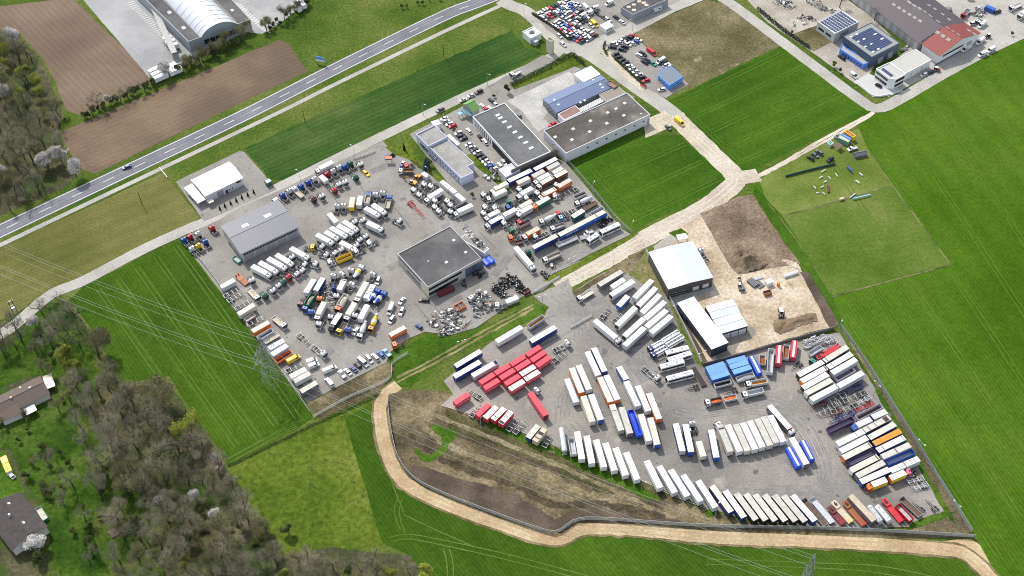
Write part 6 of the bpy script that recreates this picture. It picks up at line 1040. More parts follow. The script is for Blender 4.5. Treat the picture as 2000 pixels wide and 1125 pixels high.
def scrap(t, poly, n, kinds, lab, grp, seed, hmax=.9):
    rng = random.Random(seed)
    for k in range(n):
        kd = kinds[k % len(kinds)]
        if kd not in SC: SC[kd] = [(nm, b.mesh(nm, [mt])) for nm, b, mt in scrap_bits(rng, kd)]
        p = at_rand(rng, poly, t); r = empty(kd, (p.x, p.y, GZ + rng.random() ** 2 * hmax), rng.uniform(0, 6.3)); r.rotation_euler[1] = rng.uniform(-.15, .15); r.scale = (rng.uniform(.55, 1.05),) * 3
        for nm, me in SC[kd]:
            o = ob(nm, me, r); c = rng.choice([None, None, None, None, 'lgrey', 'dirty', 'grey', 'grey', 'dgrey', 'rust' if rng.random() < .4 else 'lgrey', 'white' if rng.random() < .3 else None])
            if c: o.material_slots[0].link = 'OBJECT'; o.material_slots[0].material = paint(c)
        tag(r, {'engine_block': 'scrapped engine', 'gearbox': 'scrapped gearbox', 'scrap_tank': 'scrapped fuel tank', 'frame_section': 'scrapped frame section', 'parts_crate': 'crate of scrap parts'}[kd] + ' ' + lab, 'scrap', grp + ' ' + kd.replace('_', ' '))
K5 = ['engine_block', 'frame_section', 'scrap_tank', 'gearbox', 'parts_crate']
scrap('l', [(400, 650), (480, 600), (700, 520), (860, 700), (900, 740), (700, 860), (600, 920), (530, 900), (480, 800)], 125, K5, 'in the left scrap heap above the bank', 'left heap', 31)
scrap('l', [(860, 430), (990, 350), (1060, 330), (1210, 430), (1230, 540), (1100, 620), (1000, 680), (930, 640), (960, 540)], 100, K5, 'in the middle scrap heap above the bank', 'middle heap', 32, 1.6)
scrap('l', [(300, 740), (400, 690), (500, 790), (420, 800), (300, 770)], 10, K5, 'beside the blue estate car', 'by the estate car', 33)
scrap('l', [(1370, 420), (1430, 360), (1520, 370), (1530, 410), (1400, 470)], 8, ['parts_crate'], 'stacked on the white bin by the tyres', 'on the bin', 34, 1.5)
scrap('h', [(170, 370), (250, 290), (350, 300), (400, 400), (300, 450), (220, 440)], 26, K5, 'in the fenced scrap bay by the hall', 'bay by the hall', 35, 1.2)
scrap('B', [(150, 10), (330, 0), (440, 60), (400, 110), (230, 70)], 40, K5, 'in the far recycling yard', 'recycling yard', 36); scrap('B', [(540, 10), (700, 0), (780, 100), (900, 120), (860, 170), (640, 70)], 44, K5, 'before the recycling yard sheds', 'recycling sheds', 37); scrap('B', [(440, 220), (520, 190), (680, 200), (640, 260), (500, 290), (340, 380), (400, 290)], 24, K5, 'by the recycling yard hedge', 'recycling hedge', 38)
scrap('C', [(800, 60), (900, 90), (980, 120), (930, 150), (850, 120)], 12, ['parts_crate', 'frame_section'], 'stacked behind the dark hall', 'behind the dark hall', 39); scrap('C', [(1140, 170), (1250, 80), (1400, 130), (1250, 210)], 44, K5, 'in the open storage yard', 'storage yard', 40); scrap('C', [(1080, 0), (1240, 0), (1140, 30)], 8, K5, 'at the top of the storage yard', 'storage yard top', 41); scrap('C', [(330, 590), (420, 540), (430, 580), (350, 620)], 8, ['parts_crate'], 'between the two rear halls', 'between halls', 42)
scrap('i', [(760, 790), (870, 760), (880, 770), (780, 820)], 6, ['parts_crate', 'frame_section'], 'beside the timber tipper', 'by the timber tipper', 43)
scrap('j', [(900, 255), (950, 220), (1180, 435), (1120, 480)], 34, ['parts_crate', 'engine_block', 'scrap_tank'], 'piled on the workshop annexe roof', 'annexe roof', 44)
for o in list(COL.objects):
    if o.get('label', '').endswith('annexe roof'): o.location.z += 4.1
VS('lskip', 'at the workshop corner', 'blue lidded skip', [('j', 1215, 520, 1260, 560), ('j', 1160, 545, 1205, 590)])
V('cont', 'j', (825, 855, 560, 970), 'maroon open container with scrap', 'along the workshop front', side='maroon', h=2.2)
V('cont', 'l', (1530, 400, 1380, 460), 'white bin filled with parts', 'at the foot of the big tyre heap', side='lgrey', roof='white', h=2.0); V('skip', 'l', (1600, 340, 1680, 300), 'red open skip', 'at the right end of the tyre heap', side='maroon', inside='brown'); VS('skip', 'among the scrap heaps', 'orange hopper wagon', [('l', 735, 505, 775, 555), ('l', 790, 475, 830, 525)], side='orange', inside='dgrey'); VS('tract', 'in the middle scrap heap', 'scrapped white lorry cab', [('l', 1270, 490, 1330, 520), ('l', 930, 400, 960, 450)], col='white', high=False)

# ------------------------------------------------------------------ buildings
def rect4(pts):
    p = [Vector((q.x, q.y)) for q in pts]; c = (p[0] + p[1] + p[2] + p[3]) / 4; u = ((p[1] - p[0]) + (p[2] - p[3])); a = u.length / 4; u.normalize(); v = Vector((-u.y, u.x)); w = ((p[3] - p[0]) + (p[2] - p[1])) / 2; b = w.dot(v) / 2
    return [c - u * a - v * b, c + u * a - v * b, c + u * a + v * b, c - u * a + v * b]
def ccw(ps):
    s = sum(ps[k][0] * ps[(k + 1) % len(ps)][1] - ps[(k + 1) % len(ps)][0] * ps[k][1] for k in range(len(ps)))
    return ps if s > 0 else ps[::-1]
def bpoly(t, pts, z, rect=True):
    w = [tat(t, *p, z) for p in pts]
    if rect and len(w) == 4: w = rect4(w)
    return ccw([(q[0], q[1]) for q in w])
def inset(ps, d):
    out = []; n = len(ps)
    for k in range(n):
        a, b, c = Vector(ps[k - 1]), Vector(ps[k]), Vector(ps[(k + 1) % n]); e1 = (b - a).normalized(); e2 = (c - b).normalized(); n1 = Vector((-e1.y, e1.x)); n2 = Vector((-e2.y, e2.x)); bis = (n1 + n2); bis /= max(.3, bis.dot(n1)); q = b + bis * d; out.append((q.x, q.y))
    return out
def walls_mb(ps, z0, z1):
    b = MB(); n = len(ps); b.add([(x, y, z0) for x, y in ps] + [(x, y, z1) for x, y in ps], [(k, (k + 1) % n, n + (k + 1) % n, n + k) for k in range(n)]); return b
def origin_of(ps): return sum(p[0] for p in ps) / len(ps), sum(p[1] for p in ps) / len(ps)
def loc(ps, o): return [(x - o[0], y - o[1]) for x, y in ps]
def edge_boxes(ps, near, n, t0, t1, z0, z1, wid, name, mt, root, depth=.05, frame=None):
    """n openings along the wall whose middle lies closest to the photo-ground point `near`"""
    ps = ccw(list(ps)); best = min(range(len(ps)), key=lambda k: (Vector(((ps[k][0] + ps[(k + 1) % len(ps)][0]) / 2 - near[0], (ps[k][1] + ps[(k + 1) % len(ps)][1]) / 2 - near[1]))).length)
    a, b2 = Vector(ps[best]), Vector(ps[(best + 1) % len(ps)]); e = (b2 - a).normalized(); nr = Vector((e.y, -e.x)); L = (b2 - a).length
    for k in range(n):
        c = a + e * L * (t0 + (t1 - t0) * ((k + .5) / n)); p0 = c - e * wid / 2; p1 = c + e * wid / 2
        vs = [(*(p0), z0), (*(p1), z0), (*(p1 + nr * depth), z0), (*(p0 + nr * depth), z0), (*(p0), z1), (*(p1), z1), (*(p1 + nr * depth), z1), (*(p0 + nr * depth), z1)]
        o = MB().add(vs, [(4, 5, 6, 7), (3, 2, 1, 0), (2, 3, 7, 6), (0, 3, 7, 4), (1, 5, 6, 2)]).obj(name, mt, root)
        if frame:
            f = MB(); q0, q1 = p0 - e * .1, p1 + e * .1
            for (za, zb) in ((z0 - .12, z0 - .003), (z1 + .003, z1 + .12)): f.add([(*(q0), za), (*(q1), za), (*(q1 + nr * (depth + .04)), za), (*(q0 + nr * (depth + .04)), za), (*(q0), zb), (*(q1), zb), (*(q1 + nr * (depth + .04)), zb), (*(q0 + nr * (depth + .04)), zb)], [(4, 5, 6, 7), (3, 2, 1, 0), (2, 3, 7, 6), (0, 3, 7, 4), (1, 5, 6, 2)])
            f.obj('frame', frame, o)
def flat(name, t, pts, z, wallm, roofm_, label, cat='building', para=.35, rect=True, param=None, sky=(), skyz=.35, skyw=1.5, z0=0.0, root=None):
    ps = bpoly(t, pts, z, rect); o = origin_of(ps); r = root or tag(empty(name, (o[0], o[1], 0)), label, cat)
    o = (r.location.x, r.location.y); ps = loc(ps, o); walls_mb(ps, z0, z).obj('wall', wallm, r)
    ins = inset(ps, .3); n = len(ps); rb = MB(); rz = z - para
    rb.add([(x, y, rz) for x, y in ins], [tuple(range(n))]); ro = rb.obj('roof', roofm_, r)
    pb = MB(); out = inset(ps, -.06); k2 = len(ps)
    vs = [(x, y, z) for x, y in out] + [(x, y, z + .06) for x, y in out] + [(x, y, z + .06) for x, y in ins] + [(x, y, rz - .02) for x, y in ins]
    fs = []
    for k in range(k2):
        q = (k + 1) % k2
        fs += [(k, q, k2 + q, k2 + k), (k2 + k, k2 + q, 2 * k2 + q, 2 * k2 + k), (2 * k2 + k, 2 * k2 + q, 3 * k2 + q, 3 * k2 + k)]
    pb.add(vs, fs); pb.obj('parapet', param or wallm, r)
    u = (Vector(ps[1]) - Vector(ps[0])).normalized(); ang = math.atan2(u.y, u.x)
    for s in sky:
        g = tat(t, s[0], s[1], z); w = s[2] if len(s) > 2 else skyw; h = s[3] if len(s) > 3 else skyw
        k = MB(); k.box(-w / 2, w / 2, -h / 2, h / 2, rz, rz + skyz, t=.12); so = k.obj('skylight', M('skylight_plastic', (.62, .63, .62), .3, var=.1), ro); so.location = (g.x - o[0], g.y - o[1], 0); so.rotation_euler = (0, 0, ang)
    return r, ps
def gable(name, t, pts, ze, zr, wallm, roofm_, label, cat='building', over=.5, sky=(), along=0, z0=0.0, ridge=.5, ends=None, curve=0):
    """pts: eave corners in order, first edge runs along the ridge; ridge height zr at the fraction across"""
    w = rect4([tat(t, *p, ze) for p in pts]); o = ((w[0] + w[2]) / 2); r = tag(empty(name, (o.x, o.y, 0)), label, cat)
    w = [q - o for q in w]; a, b, c, d = w; e = (b - a).normalized(); f = (d - a).normalized(); W = (d - a).length; inn = over
    A, B, C, D = a + (e + f) * inn, b + (f - e) * inn, c - (e + f) * inn, d + (e - f) * inn; m0, m1 = a.lerp(d, ridge), b.lerp(c, ridge); M0, M1 = m0 + e * inn, m1 - e * inn
    wb = MB(); zi = ze + .02 - .0; s0 = inn / (W * ridge) * (zr - ze); s1 = inn / (W * (1 - ridge)) * (zr - ze)
    V3 = lambda p, z: (p.x, p.y, z)
    vs = [V3(A, z0), V3(B, z0), V3(C, z0), V3(D, z0), V3(A, ze + s0 - .08), V3(B, ze + s0 - .08), V3(C, ze + s1 - .08), V3(D, ze + s1 - .08), V3(M0, zr - .08), V3(M1, zr - .08)]
    fs = [(0, 1, 5, 4), (2, 3, 7, 6), (1, 2, 6, 9, 5), (3, 0, 4, 8, 7)]
    if (b - a).cross(d - a) < 0: fs = [f_[::-1] for f_ in fs]
    wb.add(vs, fs); wb.obj('wall', wallm, r)
    rb = MB(); th = .14
    for (p, q, mm0, mm1) in ((a, b, m0, m1), (d, c, m0, m1)):
        vs = [V3(p, ze), V3(q, ze), V3(mm1, zr), V3(mm0, zr), V3(p, ze + th), V3(q, ze + th), V3(mm1, zr + th), V3(mm0, zr + th)]; fs = [(3, 2, 1, 0), (4, 5, 6, 7), (0, 1, 5, 4), (1, 2, 6, 5), (3, 0, 4, 7)]
        if ((Vector(vs[5]) - Vector(vs[4])).cross(Vector(vs[7]) - Vector(vs[4]))).z < 0: fs = [f_[::-1] for f_ in fs]
        rb.add(vs, fs)
    ro = rb.obj('roof', roofm_, r); cp = MB(); cp.cyl(V3(m0, zr + th), V3(m1, zr + th), .16, 5); cp.obj('ridge_cap', roofm_, ro)
    ang = math.atan2(e.y, e.x)
    for s in sky:
        zz = s[4] if len(s) > 4 else ze + (zr - ze) * .5
        g = tat(t, s[0], s[1], zz); p = Vector((g.x - o.x, g.y - o.y)); tt = (p - a).dot(f) / W; hz = ze + (zr - ze) * (tt / ridge if tt < ridge else (1 - tt) / (1 - ridge)); sl_ = math.atan2(zr - ze, W * (ridge if tt < ridge else 1 - ridge)) * (1 if tt < ridge else -1) * (1 if (b - a).cross(d - a) > 0 else -1)
        k = MB(); k.box(-s[2] / 2, s[2] / 2, -s[3] / 2, s[3] / 2, th, th + .1); so = k.obj('skylight', M('skylight_old', (.27, .25, .23), .6, var=.2) if zr > 9 else M('skylight_plastic', (.62, .63, .62), .3, var=.1), ro); so.location = (p.x, p.y, hz); so.rotation_euler = (sl_, 0, ang)
    return r, [(q.x, q.y) for q in (A, B, C, D)]
def P2(r, t, x, y, z=0):
    g = tat(t, x, y, z); return (g.x - r.location.x, g.y - r.location.y)
def metal(nm, c, axis='X', sc=1.0, dep=.12): return M('metal_' + nm, c, .5, .1, var=.07, scale=.25, wave=(axis, sc, dep))
mWHW = M('wall_white', (.70, .70, .70), .75, var=.10, scale=.5, bump=.02); mWIN = M('window_glass', (.025, .03, .038), .1, var=.3, scale=.6); mFR = paint('white'); mGRAV = GM('gravel_roof', [(.23, .22, .205), (.29, .28, .26), (.35, .335, .31)], fine=2.2, big=.12, bump=.05)
mBIT = GM('bitumen_roof', [(.08, .078, .078), (.105, .103, .103), (.14, .137, .135)], fine=1.4, big=.06, bump=0, speck=((.17, .17, .175), .35, .66)); mBIT2 = GM('stained_bitumen', [(.075, .068, .06), (.115, .105, .095), (.19, .175, .16)], fine=1.2, big=.05, bump=0, speck=((.24, .215, .18), .09, .62)); mDOOR = M('gate_grey', (.32, .33, .35), .5, var=.15, wave=('Z', 1.2, .25)); mCONC = M('concrete', (.42, .41, .39), .85, var=.2, scale=.6)
mPV = M('solar_cells', (.05, .07, .16), .3, .1, var=.25, scale=3)
# 1 long grey hall
r, ps = gable('workshop_hall', 'P', [(428, 443), (541, 391), (587.5, 441.5), (472, 496)], 6.6, 7.9, metal('lightwall', (.40, .40, .41), 'X', .6, .10), M('metal_roof_grey', (.12, .125, .145), .45, .1, var=.08, scale=.3, wave=('X', .9, .22)), 'long grey metal hall with a ribbed gable roof in the far yard', sky=[(479, 441.5, 3.4, 2.4), (523, 422, 3.4, 2.4)])
near = P2(r, 'c', 1270, 300)
edge_boxes(ps, near, 20, .03, .97, 4.3, 5.5, 1.15, 'window', mWIN, r); edge_boxes(ps, near, 5, .02, .98, 0.02, 4.0, 4.6, 'roller_gate', mDOOR, r)
edge_boxes(ps, P2(r, 'c', 780, 290), 1, .55, .8, .02, 3.6, 3.5, 'roller_gate', mDOOR, r)
# 2 dark flat roofed workshop
r, ps = flat('workshop', 'j', [(95, 475), (740, 138), (1132, 520), (480, 880)], 7.4, M('workshop_wall', (.40, .40, .38), .8, var=.12, scale=.5), mBIT, 'flat-roofed workshop with dark grey roof and pale rim in the far yard', paint and 'building', sky=[(790, 303), (935, 450), (700, 573), (478, 560, .8, .8)], param=paint('grey'))
edge_boxes(ps, P2(r, 'j', 800, 800, 2), 2, .72, 1.0, .02, 5.6, 6.0, 'workshop_gate', M('blue_gate', (.10, .13, .20), .35, var=.3, wave=('Z', 1.2, .3)), r); edge_boxes(ps, P2(r, 'j', 800, 800, 2), 14, .01, .62, 4.6, 6.0, 1.6, 'window', mWIN, r); edge_boxes(ps, P2(r, 'j', 800, 800, 2), 8, .01, .55, 1.2, 3.0, 2.0, 'window', mWIN, r)
edge_boxes(ps, P2(r, 'j', 280, 800, 2), 15, .03, .76, 5.2, 6.6, 1.5, 'window', mWIN, r, frame=mFR); edge_boxes(ps, P2(r, 'j', 280, 800, 2), 6, .28, .72, 1.6, 3.2, 2.0, 'window', mWIN, r, frame=mFR); edge_boxes(ps, P2(r, 'j', 280, 800, 2), 1, .79, .99, .02, 6.4, 6.4, 'cream_panel', M('cream_wall', (.62, .57, .42), .7, var=.1), r)
flat('workshop_annexe', 'j', [(905, 258), (955, 208), (1192, 438), (1125, 492)], 4.1, mWHW, mGRAV, 'low annexe with scrap on its roof beside the workshop', paint and 'building', para=.1)
# 3 white hall
r, ps = gable('white_hall', 'a', [(210, 480), (708, 240), (900, 443), (405, 686)], 5.2, 6.3, metal('whitewall', (.62, .63, .66), 'X', .8, .10), metal('whiteroof', (.84, .83, .78), 'X', .8, .05), 'white gable hall with small fir row in front by the highway')
edge_boxes(ps, P2(r, 'a', 650, 660), 1, .3, .45, .02, 3.6, 3.4, 'roller_gate', mDOOR, r); edge_boxes(ps, P2(r, 'a', 650, 660), 1, .52, .57, .02, 2.3, 1.3, 'door', mWIN, r); edge_boxes(ps, P2(r, 'a', 650, 660), 2, .58, .74, 1.2, 2.0, .7, 'window', mWIN, r); edge_boxes(ps, P2(r, 'a', 650, 660), 1, .84, .94, 3.2, 4.2, 2.4, 'window', mWIN, r)
def canopy(name, t, pts, z, mt, label, cat='canopy', rows=2):
    ps = bpoly(t, pts, z); o = origin_of(ps); r = tag(empty(name, (o[0], o[1], 0)), label, cat); q = loc(ps, o); b = MB(); n = 4
    b.add([(x, y, z - .15) for x, y in q] + [(x, y, z) for x, y in q], [(3, 2, 1, 0), (4, 5, 6, 7), (0, 1, 5, 4), (1, 2, 6, 5), (2, 3, 7, 6), (3, 0, 4, 7)]); b.obj('roof', mt, r)
    for x, y in inset(q, .3): MB().box(x - .08, x + .08, y - .08, y + .08, 0, z - .15).obj('post', mGALV, r)
    return r
canopy('carport', 'a', [(125, 570), (240, 518), (405, 722), (305, 780)], 3.3, metal('carport', (.66, .67, .70), 'Y', .8, .08), 'white carport roof leaning against the white hall'); canopy('entrance_canopy', 'a', [(420, 740), (480, 710), (520, 745), (455, 775)], 2.8, paint('cream'), 'small pale canopy at the white hall corner')
flat('kiosk_hut', 'a', [(1160, 480), (1225, 448), (1268, 485), (1200, 520)], 2.7, M('green_wall', (.05, .12, .10), .6), paint('cream'), 'small dark green hut with cream roof beside the white hall yard', 'hut', para=.05)
# 4 pale blue office
mLAV = M('pale_blue_wall', (.50, .52, .66), .7, var=.08, scale=.4); mRG = mGRAV
r, ps = flat('office_building', 'D', [(325, 765), (520, 675), (820, 945), (742, 985), (815, 1050), (680, 1112)], 5.6, mLAV, mRG, 'long pale blue flat-roofed office with gravel roof beside the drive', rect=False, para=.5)
near = P2(r, 'g', 600, 380, 2); edge_boxes(ps, near, 11, .06, .95, 2.6, 3.6, 1.1, 'window', mWIN, r); edge_boxes(ps, near, 8, .06, .95, .9, 1.8, .8, 'window', mWIN, r); edge_boxes(ps, P2(r, 'g', 940, 500), 1, .12, .55, .02, 3.2, 3.2, 'roller_gate', mDOOR, r); edge_boxes(ps, P2(r, 'g', 940, 500), 1, .65, .85, .02, 2.2, 1.2, 'door', mWIN, r)
r2, ps2 = flat('office_building', 'D', [(180, 630), (388, 530), (522, 660), (318, 762)], 6.6, mLAV, mRG, 'higher front block of the pale blue office facing the access road', para=.6)
edge_boxes(ps2, P2(r2, 'D', 240, 760), 6, .3, .95, 1.2, 3.6, .9, 'window', mWIN, r2); edge_boxes(ps2, P2(r2, 'D', 210, 720), 1, .05, .25, .02, 4.0, 2.2, 'entrance', mWIN, r2); canopy('entrance_canopy', 'D', [(335, 495), (420, 468), (470, 515), (385, 540)], 4.0, paint('lav'), 'pale flat canopy behind the pale blue office'); canopy('entrance_canopy', 'D', [(525, 640), (560, 625), (660, 740), (625, 760)], 3.0, metal('ribcan', (.62, .64, .66), 'Y', 1.4, .4), 'ribbed glass canopy along the pale blue office')
# 5 dark roofed hall
r, ps = flat('car_hall', 'D', [(785, 440), (1138, 298), (1680, 808), (1322, 978)], 6.4, mWHW, GM('slate_membrane', [(.10, .10, .10), (.125, .125, .125), (.16, .16, .16)], fine=1.2, big=.05, bump=0, speck=((.07, .07, .07), .05, .64)), 'large hall with dark grey roof and a diagonal line of skylights', sky=[(1082, 418, 2.6, 1.6), (1110, 450, 2.6, 1.6), (1155, 493, 2.6, 1.6), (1212, 549, 2.6, 1.6), (1270, 605, 2.6, 1.6), (1330, 662, 2.6, 1.6), (1390, 720, 2.6, 1.6), (1450, 780, 2.6, 1.6)], param=paint('white'))
near = P2(r, 'D', 1000, 780); edge_boxes(ps, near, 9, .03, .42, 1.2, 5.2, .7, 'window', mWIN, r); edge_boxes(ps, near, 1, .47, .96, .02, 4.6, 24, 'bay_shade_panel', M('bay_shade', (.02, .02, .022), .9), r); edge_boxes(ps, P2(r, 'h', 850, 180), 1, .02, .98, .02, 5.9, 27, 'cladding', M('brown_cladding', (.14, .125, .115), .7, var=.2, scale=.4), r, depth=.08)  # the bay is a closed panel, its inner shade painted as near-black colour
flat('low_annexe', 'h', [(395, 255), (545, 175), (628, 280), (412, 385)], 4.0, mWHW, paint('lav'), 'low white annexe with pale roof at the dark hall corner', para=.1)
# green-roofed pavilion
r, ps = gable('pavilion', 'D', [(695, 300), (770, 258), (885, 345), (800, 395)], 4.8, 7.4, M('timber_frame', (.30, .36, .34), .6, var=.4, scale=1.4), metal('greenroof', (.17, .33, .10), 'X', 1.2, .25), 'small pavilion with bright green roof and blue glass sides', over=.25)
canopy('glass_canopy', 'D', [(690, 350), (720, 335), (790, 420), (755, 450)], 3.6, M('blue_glass_roof', (.16, .34, .42), .2, var=.2, wave=('X', 1.6, .6)), 'sloping blue glass canopy on the green-roofed pavilion'); canopy('glass_canopy', 'D', [(640, 395), (690, 372), (700, 400), (655, 420)], 3.0, paint('ltblue'), 'small light blue awning before the green-roofed pavilion')
# 6 large flat hall
r, ps = flat('storage_hall', 'E', [(407, 745), (1243, 367), (1490, 578), (650, 963)], 6.3, M('pale_wall', (.62, .62, .65), .75, var=.12, scale=.4), mBIT2, 'big pale hall with stained dark flat roof and nine skylights', sky=[(1228, 465), (1140, 521), (1057, 560), (1220, 588), (886, 642), (1050, 667), (714, 722), (878, 750), (535, 803), (702, 831), (1392, 570, .9, .9)], param=paint('lgrey'), skyw=1.7)
edge_boxes(ps, P2(r, 'E', 1070, 830), 7, .2, .98, 3.0, 4.0, 1.0, 'window', mWIN, r, frame=mFR); edge_boxes(ps, P2(r, 'E', 1070, 830), 1, .965, .995, .02, 4.0, 1.0, 'door', mDOOR, r); edge_boxes(ps, P2(r, 'E', 520, 880), 1, .3, .6, 3.2, 4.2, 1.0, 'window', mWIN, r, frame=mFR)
# 7 blue-grey pitched hall, 8 white flat cube, 9 brown sheds
r, ps = gable('pitched_hall', 'E', [(390, 428), (1000, 160), (1075, 322), (550, 568)], 4.6, 5.8, M('grey_wall', (.20, .22, .25), .7, var=.2), metal('blueroof', (.12, .16, .27), 'X', .9, .10), 'long hall with blue-grey pitched roof beside the concrete yard', sky=[(565, 486, 1.3, 1.1), (525, 443, 1.3, 1.1), (785, 453, 1.3, 1.1), (828, 432, 1.3, 1.1), (984, 286, 1.3, 1.1), (1006, 310, 1.3, 1.1), (913, 238, 1.2, 1)])
edge_boxes(ps, P2(r, 'E', 470, 560), 4, .05, .95, 1.2, 2.4, 1.3, 'window', mWIN, r, frame=mFR)
r, ps = flat('white_cube', 'E', [(710, 180), (883, 98), (993, 175), (822, 256)], 5.2, mWHW, M('white_membrane', (.80, .80, .77), .7, var=.05), 'white flat-roofed cube at the end of the pitched hall', para=.05); edge_boxes(ps, P2(r, 'E', 760, 260), 2, .3, .9, 1.0, 2.4, .9, 'window', mWIN, r)
canopy('glass_canopy', 'E', [(728, 158), (835, 105), (850, 118), (745, 172)], 4.2, M('blue_glass_roof2', (.12, .20, .26), .2, var=.2, wave=('X', 1.6, .6)), 'narrow dark glass canopy along the white cube')
flat('brown_shed', 'E', [(968, 382), (1158, 300), (1243, 362), (1045, 452)], 4.9, mCONC, metal('brownroof', (.24, .20, .16), 'X', 1.1, .3), 'shed with grey-brown ribbed roof beside the blue-grey roof', 'shed', para=.05); flat('rust_shed', 'E', [(555, 582), (722, 492), (812, 548), (630, 632)], 4.3, mWHW, M('rust_roof', (.26, .15, .125), .8, var=.3, scale=.4), 'shed with rusty reddish roof between two halls', 'shed', para=.05); canopy('plastic_canopy', 'E', [(770, 525), (985, 408), (1025, 450), (815, 548)], 4.0, metal('plastic', (.56, .56, .55), 'X', .35, .5), 'white corrugated canopy between two halls'); flat('stair_house', 'E', [(1048, 262), (1085, 228), (1160, 290), (1110, 325)], 5.6, M('brick_wall', (.24, .15, .11), .85, var=.3, scale=2), M('rusty_roof', (.30, .20, .15), .9, var=.4, scale=.8), 'small brick roof house with rusty top by the works road', 'building', para=.5)
# blue kiosk
r, ps = flat('blue_kiosk', 'A', [(1718, 825), (1758, 795), (1745, 760), (1860, 722), (1990, 845), (1842, 938)], 3.6, M('kiosk_blue', (.10, .27, .72), .6, var=.1), M('kiosk_roof', (.135, .165, .21), .6, var=.12), 'bright blue single-storey sales kiosk with dark flat roof', rect=False, para=.04); edge_boxes(ps, P2(r, 'A', 1790, 930), 3, .1, .8, .9, 2.4, 1.0, 'window', mWIN, r, frame=mFR); edge_boxes(ps, P2(r, 'A', 1920, 950), 2, .2, .8, 1.0, 2.2, .9, 'window', mWIN, r, frame=mFR)
# pump house and transformer tower, container office, low grey hall
r, ps = flat('pump_house', 'A', [(225, 348), (345, 290), (437, 362), (320, 418)], 4.2, mWHW, M('pale_roof', (.58, .58, .56), .8, var=.1), 'white cube building with a glass pyramid on its roof', para=.3); g0 = tat('A', 330, 355, 4.0); lp = (g0.x - r.location.x, g0.y - r.location.y); MB().add([(lp[0] - 1.5, lp[1] - 1.5, 3.95), (lp[0] + 1.5, lp[1] - 1.5, 3.95), (lp[0] + 1.5, lp[1] + 1.5, 3.95), (lp[0] - 1.5, lp[1] + 1.5, 3.95), (lp[0], lp[1], 5.3)], [(0, 1, 4), (1, 2, 4), (2, 3, 4), (3, 0, 4)]).obj('glass_pyramid', M('pyramid_glass', (.12, .16, .15), .1), r)
flat('pump_annexe', 'A', [(325, 440), (355, 420), (412, 440), (370, 470)], 2.7, M('annexe_grey', (.28, .31, .34), .6), M('annexe_roof', (.45, .48, .52), .5), 'small grey annexe attached to the pyramid-topped cube', 'building', para=.05)
r, ps = flat('transformer_tower', 'A', [(487, 428), (522, 402), (573, 435), (540, 456)], 9.0, M('tower_plaster', (.55, .50, .38), .8, var=.15), M('tower_roof', (.12, .11, .105), .8), 'tall cream transformer tower with a dark cap beside the junction', 'tower', para=.02)
edge_boxes(ps, P2(r, 'A', 510, 560), 1, .2, .8, 7.2, 7.9, 1.6, 'vent', mBLK, r); edge_boxes(ps, P2(r, 'A', 510, 560), 1, .3, .7, .02, 2.2, 1.2, 'door', mDOOR, r)
r, ps = flat('container_office', 'A', [(1078, 275), (1168, 233), (1230, 282), (1135, 326)], 2.9, mWHW, paint('white'), 'white container office at the gate of the crowded car lot', 'office', para=.04); edge_boxes(ps, P2(r, 'A', 1190, 330), 3, .2, .9, 1.0, 2.0, .8, 'window', mWIN, r)
r, ps = flat('low_grey_hall', 'A', [(1310, 78), (1560, -50), (1830, 60 - 70), (1440, 160)], 4.8, M('slate_wall', (.27, .29, .33), .6, var=.1), mBIT, 'low slate-grey hall cut by the top edge with tan skylights', rect=False, para=.1); edge_boxes(ps, P2(r, 'A', 1600, 110), 3, .2, .8, .02, 3.0, 3.2, 'roller_gate', mDOOR, r)
for q in ((1395, 75), (1452, 108), (1450, 50), (1510, 15), (1590, 55), (1560, 90 - 60)):
    g0 = tat('A', *q, 4.8); MB().box(-1.1, 1.1, -.9, .9, 4.7, 4.85).obj('skylight', paint('tan'), r).location = (g0.x - r.location.x, g0.y - r.location.y, 0)
# solar buildings
def pv(r, t, quad, nx, ny, z, gap=.22):
    A_, B_, C_, D_ = [tat(t, *q, z) for q in quad]
    for i in range(nx):
        for j in range(ny):
            f = lambda a, b: (A_.lerp(B_, a)).lerp(D_.lerp(C_, a), b); g_ = gap / 2
            c4 = [f((i + g_ * .6) / nx, (j + g_) / ny), f((i + 1 - g_ * .6) / nx, (j + g_) / ny), f((i + 1 - g_ * .6) / nx, (j + 1 - g_) / ny), f((i + g_ * .6) / nx, (j + 1 - g_) / ny)]
            vs = [(p.x - r.location.x, p.y - r.location.y, z - .1) for p in c4] + [(p.x - r.location.x, p.y - r.location.y, z + .05) for p in c4]
            MB().add(vs, [(4, 5, 6, 7), (7, 6, 5, 4), (0, 1, 5, 4), (1, 2, 6, 5), (2, 3, 7, 6), (3, 0, 4, 7)][0:1] + [(0, 1, 5, 4), (1, 2, 6, 5), (2, 3, 7, 6), (3, 0, 4, 7)]).obj('solar_panel', mPV, r)
r, ps = flat('solar_hall', 'B', [(690, 252), (968, 113), (1172, 252), (893, 388)], 6.2, M('light_wall', (.50, .51, .50), .7, var=.1), M('light_membrane', (.62, .62, .62), .7, var=.06), 'pale flat hall with rows of solar panels on a white roof', para=.15)
pv(r, 'B', [(712, 252), (965, 125), (1150, 252), (895, 375)], 8, 9, 6.35, .42); edge_boxes(ps, P2(r, 'B', 780, 400), 2, .05, .9, 2.2, 3.6, 4.2, 'window', mWIN, r); edge_boxes(ps, P2(r, 'B', 1030, 400), 2, .25, .6, .02, 4.2, 3.0, 'roller_gate', mDOOR, r)
